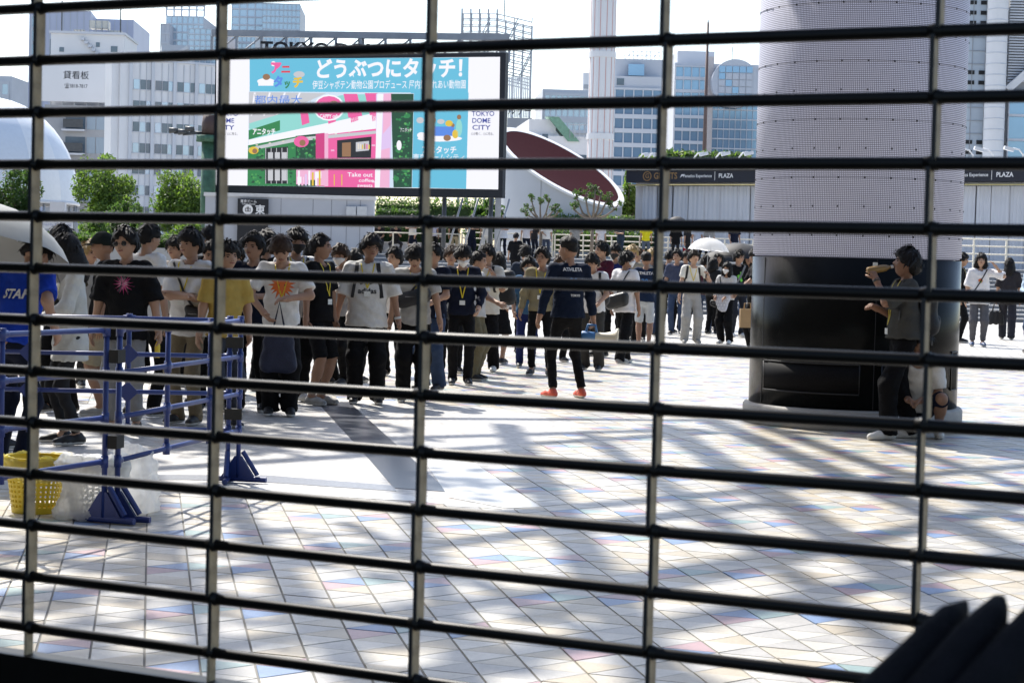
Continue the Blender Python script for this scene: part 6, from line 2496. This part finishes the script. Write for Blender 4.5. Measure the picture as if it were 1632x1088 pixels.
person('trim', 'man in a navy shirt with white sleeve trim and blue jeans', 693, 390, 622, ('tee', NAVY), ('wide', (.03, .05, .10)), ('short', 'k'), -.55, hy=-.3, ra=(.16, -.30, 1.05), skin=0, group=PQ)
person('behind_trim', 'brown haired face between the navy shirt and the masked man in black', 719, 394, 0, ('tee', GREY), ('long', BLACK), ('bangs', 'b'), .2, Y=25.5, group=PQ)
person('maskdark', 'man in black looking down with a white mask and ID card', 738, 397, 613, ('long', NAVY), ('long', BLACK), ('bangs', 'k'), .08, hp=.45, bend=.06, H=1.66, mask=M_MASKW, lan=1.08, ra=(.2, -.16, .96), skin=2, group=PQ)
person('olive_pants', 'man in a pale grey shirt and olive trousers, half hidden by the man in black', 759, 401, 606, ('tee', LGREY), ('wide', OLIVE), ('short', 'k'), 1.2, ra=(.1, -.3, 1.05), group=PQ)
person('smiling', 'smiling man in a cream shirt and wide black trousers with a big dark bag', 777, 392, 592, ('over', (.60, .58, .52)), ('wide', BLACK), ('bangs', 'k'), -.25, hy=-.2, shoes='w', lan=1.22, group=PQ)
person('back_woman', 'round dark head of someone facing away beside the smiling man', 796, 404, 0, ('tee', (.62, .6, .56)), ('skirt', BLACK), ('bob', 'k'), 2.9, Y=28, group=PQ)
person('mask_blue', 'short man with grey mask in a blue shirt and track trousers', 842, 412, 586, ('tee', (.035, .085, .16)), ('long', (.012, .018, .075)), ('messy', 'k'), .1, mask=M_MASKG, la=(-.22, -.1, .9), ra=(.1, -.28, 1.12), lan=1.22, shoes='k', group=PQ)
person('navy_back', 'man in dark blue seen from behind above the grey mask', 839, 391, 0, ('tee', (.02, .03, .05)), ('long', BLACK), ('short', 'k'), 3.0, Y=31, group=PQ)
person('olive', 'man with round glasses and a lanyard in an olive shirt', 864, 396, 598, ('long', (.20, .175, .11)), ('slim', BLACK), ('part', 'k'), -.12, hy=-.2, glasses='round', lan=1.13, la=(-.27, -.03, .88), skin=1, group=PQ)
person('staff_back', 'sturdy staff man in navy sportswear seen from behind, holding a megaphone', 908, 380, 634, ('long', (.006, .011, .026)), ('slim', (.006, .006, .007)), ('fade', 'k'), -2.7, hy=.65, shoes='r', build=1.12, skin=1,
       la=(-.36, -.06, .80), ra=(.37, .02, .83), curl=(.9, .5), group=PQ, feet=((-.17, .02), (.17, .0)),
       prints=[('print', text_mesh('ATHLETA', .054, INK_W, .02), 0, 1.40, True), ('print', text_mesh('20', .10, INK_B, .03), 0, 1.27, True), ('print', text_mesh('TOKYO', .035, INK_W, .02), -.02, 1.12, True)])
person('head_b', 'dark head glimpsed left of the staff man', 893, 407, 0, ('tee', CHAR), ('long', BLACK), ('bangs', 'b'), .3, Y=29, group=PQ)
person('lookdown', 'man looking down in a white shirt with rucksack and dark trousers', 948, 404, 590, ('tee', WHITE), ('wide', (.045, .042, .038)), ('bangs', 'k'), -.35, hp=.4, ra=(.15, -.25, 1.0), group=PQ)
person('maroon', 'man in a maroon shirt behind the staff man shoulder', 960, 384, 0, ('shirt', (.07, .012, .025)), ('long', BLACK), ('part', 'k'), -.9, Y=31, skin=2, group=PQ)
person('maskblack_c', 'man with a black mask and blue jacket right of the maroon shirt', 982, 390, 0, ('shirt', (.015, .025, .12)), ('long', BLACK), ('bangs', 'k'), -.25, Y=33, mask=M_MASKK, group=PQ)
person('bag_white', 'man in a white shirt with a black shoulder bag walking away', 997, 402, 579, ('over', (.68, .67, .68)), ('wide', BLACK), ('bangs', 'k'), 2.5, hy=-.7, mask=M_MASKW, feet=((-.1, .24), (.1, -.25)), shoes='g', skin=1, group=PQ)
person('blond', 'blond haired person behind the walking man', 1005, 393, 0, ('tee', (.3, .26, .2)), ('long', BLACK), ('messy', 'y'), .2, Y=36, group=PQ)
person('shades_far', 'distant man in sunglasses behind the navy sports shirt', 1018, 396, 0, ('tee', (.3, .26, .2)), ('long', BLACK), ('bangs', 'b'), -.1, glasses='sun', Y=38, group=PQ)
person('athleta20', 'man in a navy sports shirt and pale shorts seen from behind', 1029, 403, 556, ('tee', (.012, .022, .05)), ('short', (.42, .45, .48)), ('fade', 'k'), 3.0, hy=.3, shoes='w', skin=1, group=PQ,
       prints=[('print', text_mesh('ATHLETA', .07, INK_W, .03), 0, 1.37, True), ('print', text_mesh('20', .12, INK_B, .03), 0, 1.22, True)])
for i, (x, yt, Yd, c, hs, yw, nm) in enumerate(((1040, 398, 41, GREY, 'messy', .5, 'fair haired head right of the navy sports shirt'), (1066, 394, 43, NAVY, 'short', 2.6, 'man in dark navy left of the glasses face'),
                                               (1080, 397, 42, (.05, .06, .1), 'part', -.2, 'man with pale face left of the white parasol man'), (1093, 399, 45, CHAR, 'bangs', .3, 'dark haired head under the parasol edge'),
                                               (1124, 408, 44, (.08, .02, .03), 'bangs', 2.9, 'person in dark red beneath the white parasol'), (1146, 402, 46, LGREY, 'long', .2, 'long haired woman in the shade of the black parasol'),
                                               (1192, 399, 44, (.45, .36, .34), 'long', -.2, 'woman in pale pink under the black parasol'), (1137, 412, 43, CHAR, 'bob', 2.5, 'dark bobbed head right of the white parasol shaft'))):
    person('far%d' % i, nm, x, yt, 0, ('tee', c), ('long', BLACK if i % 2 else (.04, .06, .11)), (hs, 'y' if i == 0 else 'k'), yw, Y=Yd, group=PQ)
person('parasol_man', 'man in a white shirt and pale grey wide trousers holding a white parasol', 1104, 400, 547, ('slim', (.66, .65, .60), .93), ('wide', (.36, .35, .33)), ('bangs', 'k'), .12, hy=.25, lan=1.18, shoes='g', skin=2,
       la=(-.25, -.03, .85), ra=(.24, -.26, 1.30), rpole=(.6, .2, -1), curl=(.5, 1.1), group=PQ)
person('dots_woman', 'masked woman with a polka dot bundle and black skirt trousers', 1158, 419, 548, ('shirt', (.46, .46, .46), .95), ('wide', BLACK), ('long', 'k'), -.5, mask=M_MASKW, la=(-.12, -.28, 1.02), ra=(.1, -.3, 1.0), shoes='w', group=PQ)
person('lime', 'man with glasses in a black shirt with a lime green print', 1177, 400, 537, ('tee', BLACK), ('long', (.02, .022, .03)), ('messy', 'k'), .35, hy=.4, glasses='round', shoes='w', group=PQ,
       prints=[('print', flat_mesh([(burst(.06, 16, 5, .6), 0), ([(x + .05, y + .07) for x, y in burst(.045, 14, 6, .6)], 0), ([(x + .04, y - .07) for x, y in burst(.045, 14, 8, .6)], 0)], [INK_G]), -.03, 1.22, False)])

# -- by the column and on the right
person('drinker', 'man in a grey shirt drinking from a bottle before the black drum', 1442, 398, 700, ('over', (.055, .055, .052), .93), ('wide', (.004, .004, .005)), ('messy', 'k'), -1.42, hp=-.22, feet=((-.10, .15), (.10, -.17)), shoes='w', skin=3,  # shirt and trousers coloured darker to stand for the column's shade
       ra=(.06, -.30, 1.46), rpole=(.4, -.5, -1), la=(-.08, -.24, 1.20), lpole=(-.5, .6, -1), curl=(.9, 1.0), lan=1.05, group=PQ)
person('croucher', 'person in white crouching behind the drinking man', 1464, 570, 684, ('tee', WHITE, .98), ('short', NAVY), ('bangs', 'k'), -.25, hip=.27, bend=.55, hp=.3, feet=((-.20, -.06), (.20, -.10)), la=(-.06, -.42, .36), ra=(.06, -.42, .36), skin=1,
       shoes='w', Y=17.35, H=1.68, group=PQ)
person('black_right', 'man in black with a yellow lanyard partly hidden by the column edge', 1531, 404, 546, ('tee', BLACK), ('long', BLACK), ('bangs', 'k'), 1.2, lan=1.2, group=PQ)
person('waver', 'man in a white shirt with a small print raising a hand to his ear', 1562, 405, 552, ('over', (.70, .69, .70)), ('jog', (.095, .095, .105)), ('bob', 'k'), -.15, hp=-.1, ra=(.26, -.16, 1.52), rpole=(1, .1, -1), shoes='b', skin=2, group=PQ,
       prints=[('print', flat_mesh([(burst(.05, 16, 2, .75), 0), ([(x * .5, y * .5 - .02) for x, y in burst(.05, 14, 4, .8)], 1), ([(x * .4 + .02, y * .4 + .03) for x, y in burst(.05, 12, 6, .8)], 2)], [INK_O, INK_G, INK_K]), .0, 1.24, False)])
person('woman_right', 'woman in dark clothes walking away with a black tote bag', 1608, 412, 541, ('over', (.03, .028, .032)), ('wide', (.03, .03, .038)), ('long', 'k'), 2.9, feet=((-.08, .22), (.10, -.2)), group=PQ)
person('edge_right', 'person in pale denim blue cut by the right edge', 1653, 388, 0, ('shirt', (.36, .46, .56)), ('long', (.05, .08, .14)), ('part', 'k'), -.6, Y=37, group=PQ)
person('left_of_column', 'person mostly hidden by the left side of the column, one arm out', 1206, 398, 560, ('tee', BLACK), ('wide', BLACK), ('bangs', 'k'), -1.3, ra=(.1, -.38, 1.0), la=(-.1, -.3, 1.0), shoes='w', group=PQ)

# -- terrace
TP = [(388, 76, BLACK, 'long', BLACK, 'short', -.6, 'person in black beside the gate sign, looking down'), (431, 75.5, BLACK, 'long', BLACK, 'short', .6, 'person in black with a rucksack right of the gate sign'),
      (461, 76, WHITE, 'long', BLACK, 'short', .8, 'person in white and black above the masked man head'), (503, 75, LGREY, 'long', (.05, .06, .09), 'bangs', 2.6, 'person in pale grey with a shoulder bag against the wall'),
      (533, 74, WHITE, 'long', NAVY, 'short', 2.9, 'person in white walking beyond the profile man'), (587, 73.5, CHAR, 'long', CHAR, 'short', .3, 'person in dark clothes standing before the planter'),
      (658, 73, WHITE, 'skirt', NAVY, 'long', -.5, 'girl in a white blouse and dark skirt'), (690, 73, (.5, .48, .58), 'long', BLACK, 'short', .4, 'person in lilac grey left of the rucksack wearer'),
      (700, 73.5, LGREY, 'long', CHAR, 'short', 3.0, 'person in grey wearing a black rucksack'), (724, 73, BLACK, 'long', BEIGE, 'short', 2.8, 'person in a black top and beige trousers'),
      (752, 72.5, NAVY, 'wide', NAVY, 'bangs', .2, 'person in navy with a jacket over the arms'), (775, 72.5, WHITE, 'long', (.6, .6, .58), 'short', .1, 'person dressed all in white'),
      (802, 72.5, (.56, .60, .68), 'long', NAVY, 'short', -.3, 'person in a pale blue shirt and navy trousers'), (839, 73, (.6, .6, .66), 'long', NAVY, 'short', .4, 'person in white right of the black figure on the steps'),
      (852, 73.5, CHAR, 'long', NAVY, 'short', 2.5, 'person in dark clothes right of the steps figure'), (871, 72.5, WHITE, 'long', (.05, .06, .09), 'short', .1, 'person in white and dark jeans above the olive shirt'),
      (918, 74, GREY, 'long', CHAR, 'short', .3, 'person in mottled grey behind the staff man head'), (958, 73, (.6, .58, .6), 'long', BLACK, 'messy', .5, 'person in a printed white shirt right of the staff man'),
      (990, 73, (.03, .045, .07), 'long', (.03, .045, .07), 'short', -.5, 'person in dark teal with folded arms'), (1030, 73, (.66, .58, .02), 'short', (.10, .12, .15), 'short', .2, 'person in a vivid yellow shirt on the terrace'),
      (1078, 72.5, BLACK, 'long', CHAR, 'short', -.3, 'person in black holding a dark red flag'), (1112, 74, (.4, .44, .52), 'long', CHAR, 'short', .4, 'person in pale blue grey behind the white parasol'),
      (1131, 74, GREY, 'long', CHAR, 'short', -.2, 'person in a green cap beyond the white parasol'), (1171, 72.5, NAVY, 'long', (.3, .33, .38), 'short', .3, 'person in navy by the railing left of the column'),
      (560, 74.5, (.5, .5, .52), 'long', CHAR, 'short', -.4, 'person in grey at the planter end'), (1096, 75, CHAR, 'long', CHAR, 'short', .9, 'person in charcoal beside the flag holder')]
rng = random.Random(41)
for i, (x, Yd, c, lk, lc, hs, yw, nm) in enumerate(TP):
    Yd += 7.5
    Hh = rng.uniform(1.60, 1.76)
    pose = {}
    if i in (0, 3, 6, 10, 12, 18): pose = PHONE if i != 18 else CROSS
    q = P(x, 400, Yd)
    person('ter%d' % i, nm, x, 350, 0, ('tee' if i % 4 else 'over', c), (lk, lc), (hs, 'k'), yw, Y=Yd, H=Hh, z=TER, group=PT, shoes='wkg'[i % 3], cap=('cap', (.02, .06, .03)) if i == 22 else None, **pose)
for i, (x, c, yw, nm) in enumerate(((555, BLACK, .3, 'person in black sitting at the left end of the planter'), (606, CHAR, -.3, 'person in dark red and black sitting on the planter'), (630, CHAR, .1, 'person sitting on the planter holding a drink'))):
    person('sit%d' % i, nm, x, 372, 0, ('tee', c), ('long', (.03, .03, .035)), ('messy', 'k'), yw, Y=81.5, H=1.66, z=TER, hip=.62, bend=.2, feet=((-.14, -.42), (.16, -.38)), la=(-.1, -.3, .95 if i == 2 else .72), ra=(.1, -.32, .95 if i == 2 else .70), group=PT)
person('step_black', 'figure in black standing on the upper steps with back turned', 822, 370, 0, ('over', BLACK), ('long', BLACK), ('short', 'k'), 2.9, Y=63.55, H=1.68, z=sh * 6 + .0, group=PT)

# ------------------------------------------------------------------ carried things
backpack('maskblack_b', 'black rucksack straps on the tall masked man in white')
backpack('adidas', 'black rucksack on the stocky man in the white sports shirt')
backpack('smiling', 'large dark bag on the back of the smiling man', size=1.25, side=.16)
backpack('lookdown', 'black rucksack on the man looking down in white')
backpack('drinker', 'black rucksack on the drinking man')
backpack('staff_back', 'thin black harness strap on the staff man back', size=.35) if False else None
backpack('parasol_man', 'black rucksack strap on the parasol man')
backpack('ter1', 'black rucksack on the terrace person in black', size=.9)
backpack('ter8', 'black rucksack worn on the terrace over grey', size=1.0)
cross_bag('waistbag', 'black sling bag across the grey shirt', pos=(-.02, 1.14), flip=-1, size=(.13, .055, .06))
cross_bag('woman_white', 'black bag hugged in front by the long haired woman', pos=(-.06, 1.12), size=(.10, .06, .13))
cross_bag('bag_white', 'round black shoulder bag on the back of the walking man', pos=(.02, .98), back=True, size=(.13, .07, .09), m=mat('bag_leather', (.018, .02, .022), .4, var=.1))
cross_bag('waver', 'thin black strap pouch on the waving man', pos=(-.12, .98), flip=-1, size=(.05, .03, .04))
cross_bag('lime', 'grey webbing strap bag on the man with the lime print', pos=(-.10, 1.02), flip=-1, size=(.06, .035, .05), m=M_BAGG, strapw=.045)
cross_bag('crossed', 'black pouch hanging on the man with crossed arms', pos=(.13, .98), flip=1, size=(.06, .04, .09))

# navy tote hanging from the hands of the orange print man
f = PEOPLE['orange']
o = tag(empty('tote_bag', f.base, f.yaw), 'navy tote bag hanging in front of the orange print man', 'tote bag')
c = f.S((-.02, -.26, .62))
fl = Field(c - .30, c + .30, .014)
for q in (-.10, 0, .10): fl.cap(c + f.S((q * 1.05, 0, -.13)), c + f.S((q * .75, 0, .14)), .07, .06, k=.05, sy=.7)
fl.wrinkle(.004, 4)
V, Q = fl.mesh()
link('bag_body', fast_mesh('bag', V, Q, [M_BAGN]), o)
MB().tube([tuple(c + f.S((-.06, 0, .18))), tuple(f.grip[1] + Vector((0, -.01, 0))), tuple(c + f.S((.06, 0, .18)))], .012, 6, sq=.4).build('strap', [M_BAGN], o)

# small bottles and hand things
def bottle(label, pos, axis, L, r, rgb, trans=0.0):
    axis = Vector(axis).normalized()
    o = tag(empty('bottle', pos), label, 'bottle')
    o.rotation_euler = axis.to_track_quat('Z', 'Y').to_euler()
    prof = [(0, 0), (r * .9, .0), (r, L * .06), (r, L * .62), (r * .85, L * .72), (r * .40, L * .86), (r * .38, L * .90)]
    MB().lathe(prof, 18).build('bottle_body', [mat('bottle_%.2f' % rgb[0], rgb, .12, var=.1, trans=trans, spec=.6)], o, True)
    MB().lathe([(r * .44, L * .90), (r * .44, L), (0, L)], 16).build('cap', [mat('cap_white', (.6, .6, .6), .4)], o, True)
    return o


f = PEOPLE['drinker']
mouth = f.world(f.headc + rotm(0, -.22) @ (f.S((0, -.115, -.05))))
hx = f.world(f.grip[1])
ax = (mouth - hx)
ax.z *= .6
bottle('amber drink bottle tipped to the mouth of the man in grey', mouth - ax.normalized() * .235, ax, .235, .033, (.32, .20, .07), .3)
f = PEOPLE['trim']
bottle('clear blue bottle at the hip of the navy shirted man', f.world(f.S((.17, -.15, .88))), (0, 0, 1), .2, .03, (.20, .34, .62), .5)
f = PEOPLE['shades']
bottle('small yellow bottle in the hand of the sunglasses man', f.world(f.wr + V3(.0, -.02, -.22)), (0, 0, 1), .15, .022, (.66, .46, .02))

# megaphone
f = PEOPLE['staff_back']
gpos = f.world(f.grip[0])
mg = tag(empty('megaphone', gpos), 'blue and cream megaphone hanging from the staff man hand', 'megaphone')
axm = (Vector((.42, -.05, -.02))).normalized()
mg.rotation_euler = axm.to_track_quat('Z', 'Y').to_euler()
mg.location = gpos + Vector((-.10, -.02, -.13))
M_MEGB, M_MEGC = mat('mega_blue', (.05, .16, .36), .4), mat('mega_cream', (.62, .57, .44), .5, var=.05)
MB().lathe([(0, -.02), (.05, -.02), (.058, 0), (.055, .13), (.05, .14)], 20).build('body', [M_MEGB], mg, True)
MB().lathe([(.052, .14), (.055, .24), (.078, .33), (.112, .37), (.116, .385), (.104, .38), (.07, .33), (.02, .30)], 28).build('horn', [M_MEGC], mg, True)
MB().tube([(.0, .05, .03), (.0, .13, .05), (0, .13, .13), (0, .05, .15)], .014, 8).build('handle', [M_MEGB], mg, True)
MB().tube([(0, .05, .02), (0, -.10, .08), (0, -.10, .18), (0, .03, .26)], .006, 6).build('strap', [M_BLK], mg, True)

# umbrellas
f = PEOPLE['parasol_man']
g_ = f.world(f.grip[1])
cv = film('parasol_white', (.86, .86, .85), .08)
umbrella('white parasol held up by the man in pale grey trousers', g_, P(1131, 379, g_.y), 33 / F_PX * g_.y, cv, (.06, 0, 1), sag=.5)
pg = P(40, 395, 12.9)
g2 = PEOPLE['under_parasol'].world(PEOPLE['under_parasol'].grip[0])
ug = mat('parasol_grey', (.27, .275, .265), .7, var=.06)
um = umbrella('pale grey parasol with small script along its rim, at the left edge', g2, P(-40, 326, 13.2), .69, ug, (.02, .30, 1), sag=.46)
tm = text_mesh('・°・*・。・°・*・。・°', .05, INK_K, .01)
for v in tm.vertices:
    a_ = -1.9 + v.co.x * 1.25
    v.co = (math.cos(a_) * .60, math.sin(a_) * .60, -.215 + v.co.y * .8)
tq = link('lettering', tm, um)
tq.matrix_basis = Matrix.Translation(P(-40, 326, 13.2) - g2) @ Vector((.02, .30, 1)).to_track_quat('Z', 'Y').to_matrix().to_4x4()
f = PEOPLE['far6']
umbrella('black parasol over the woman in pale pink by the column', f.world(f.grip[0]), P(1186, 388, 44), .62, mat('umbrella_black', (.016, .016, .018), .7), (.15, 0, 1), sag=.45)
f = PEOPLE['far5']
umbrella('black parasol low behind the white parasol', f.world(f.grip[0]), P(1145, 399, 46.5), .55, mat('umbrella_black'), (-.1, 0, 1), sag=.45)
f = PEOPLE['ter20']
umbrella('small black umbrella far up on the terrace', f.world(f.grip[1]), P(1080, 345, 80), .42, mat('umbrella_black'), (.05, 0, 1), sag=.5)
fl_ = tag(empty('flag', f.world(f.grip[1]) + Vector((.05, -.05, -.1))), 'dark red flag beside the black umbrella on the terrace', 'flag')
b = MB()
vs = []
for i in range(6):
    for j in range(6):
        vs.append((i * .09 - .0, .03 * math.sin(i * 1.3 + j), -.02 - j * .10 - i * .05 * (1 - j / 8)))
b.add(vs, [(i * 6 + j, i * 6 + j + 1, i * 6 + j + 7, i * 6 + j + 6) for i in range(5) for j in range(5)])
b.build('flag_cloth', [cloth((.30, .015, .03))], fl_, True)
MB().tube([(0, 0, -.7), (0, 0, .05)], .012, 6).build('flag_pole', [M_BLK], fl_, True)

# polka dot bundle, carton, tote
f = PEOPLE['dots_woman']
o = tag(empty('cloth_bundle', f.base, f.yaw), 'pale polka dot cloth bag held by the masked woman', 'bag')
c = f.S((.02, -.24, .93))
fl = Field(c - .32, c + .32, .018)
for q in (-.12, 0, .12): fl.cap(c + f.S((q, 0, .12)), c + f.S((q * .4, 0, -.16)), .075, .05, k=.06, sy=.7)
fl.wrinkle(.005, 3)
V, Q = fl.mesh()
link('bag_body', fast_mesh('bag', V, Q, [mat('polka_cloth', (.46, .47, .53), .8, var=.05)]), o)
bv = BVHTree.FromPolygons([Vector(v) for v in V], [tuple(int(i) for i in q) for q in Q])
db = MB()
for i in range(7):
    for j in range(7):
        x, z = c[0] - .18 + i * .06 + (j % 2) * .03, c[2] - .2 + j * .06
        h_ = bv.ray_cast(Vector((x, -1, z)), Vector((0, 1, 0)))
        if h_[0] is not None: db.ell(h_[0], (.011, .004, .011), 6, 4)
tag(db.build('dots', [INK_W], o), kind='stuff')
cross_bag('dots_woman', 'small black pouch with a charm at the hip of the masked woman', pos=(-.18, .86), size=(.06, .04, .06))
f = PEOPLE['left_of_column']
pc_ = P(1191, 500, f.base.y - .3)
o = tag(empty('paper_bag', (pc_.x, f.base.y - .3, 0)), 'brown paper carrier bag beside the left edge of the column', 'paper bag')
zz = P(1191, 522, f.base.y - .3).z
M_KRAFT = mat('kraft_paper', (.34, .23, .12), .8, var=.1)
MB().box(-.13, .13, -.06, .06, zz, zz + .33).build('bag_body', [M_KRAFT], o)
for y in (-.05, .05):
    MB().tube([(-.06, y, zz + .33), (-.05, y, zz + .43), (.05, y, zz + .43), (.06, y, zz + .33)], .006, 6).build('handle', [M_KRAFT], o, True)
f = PEOPLE['woman_right']
hp_ = f.world(f.grip[1])
o = tag(empty('tote_bag', hp_), 'black leather tote bag in the hand of the woman in dark clothes', 'tote bag')
fl = Field((-.3, -.2, -.6), (.3, .2, .05), .018)
for q in (-.13, 0, .13): fl.cap((q, 0, -.46), (q * .85, 0, -.24), .06, .05, k=.05, sy=.8)
V, Q = fl.mesh()
link('bag_body', fast_mesh('bag', V, Q, [M_BAGK]), o)
for y in (-.03, .03):
    MB().tube([(-.09, y, -.2), (-.05, y, -.02), (.05, y, -.02), (.09, y, -.2)], .009, 6).build('handle', [M_BAGK], o, True)

# watches, stripes and other small worn things
def cuff(key, which, t0, rgb, r=.034, name='wrist_watch'):
    f = PEOPLE[key]
    e, w = (f.ell, f.wl) if which == 0 else (f.elr, f.wr)
    d = (w - e) / np.linalg.norm(w - e)
    p = e + (w - e) * t0
    MB().tube([tuple(p - d * .012), tuple(p + d * .012)], r * f.k, 14).build(name, [mat('band_%.2f' % rgb[0], rgb, .4)], f.root, True)


cuff('adidas', 1, .93, (.6, .6, .58))
cuff('drinker', 1, .95, (.03, .03, .03))
cuff('staff_back', 1, -.35, (.03, .2, .08), .085, 'arm_band')
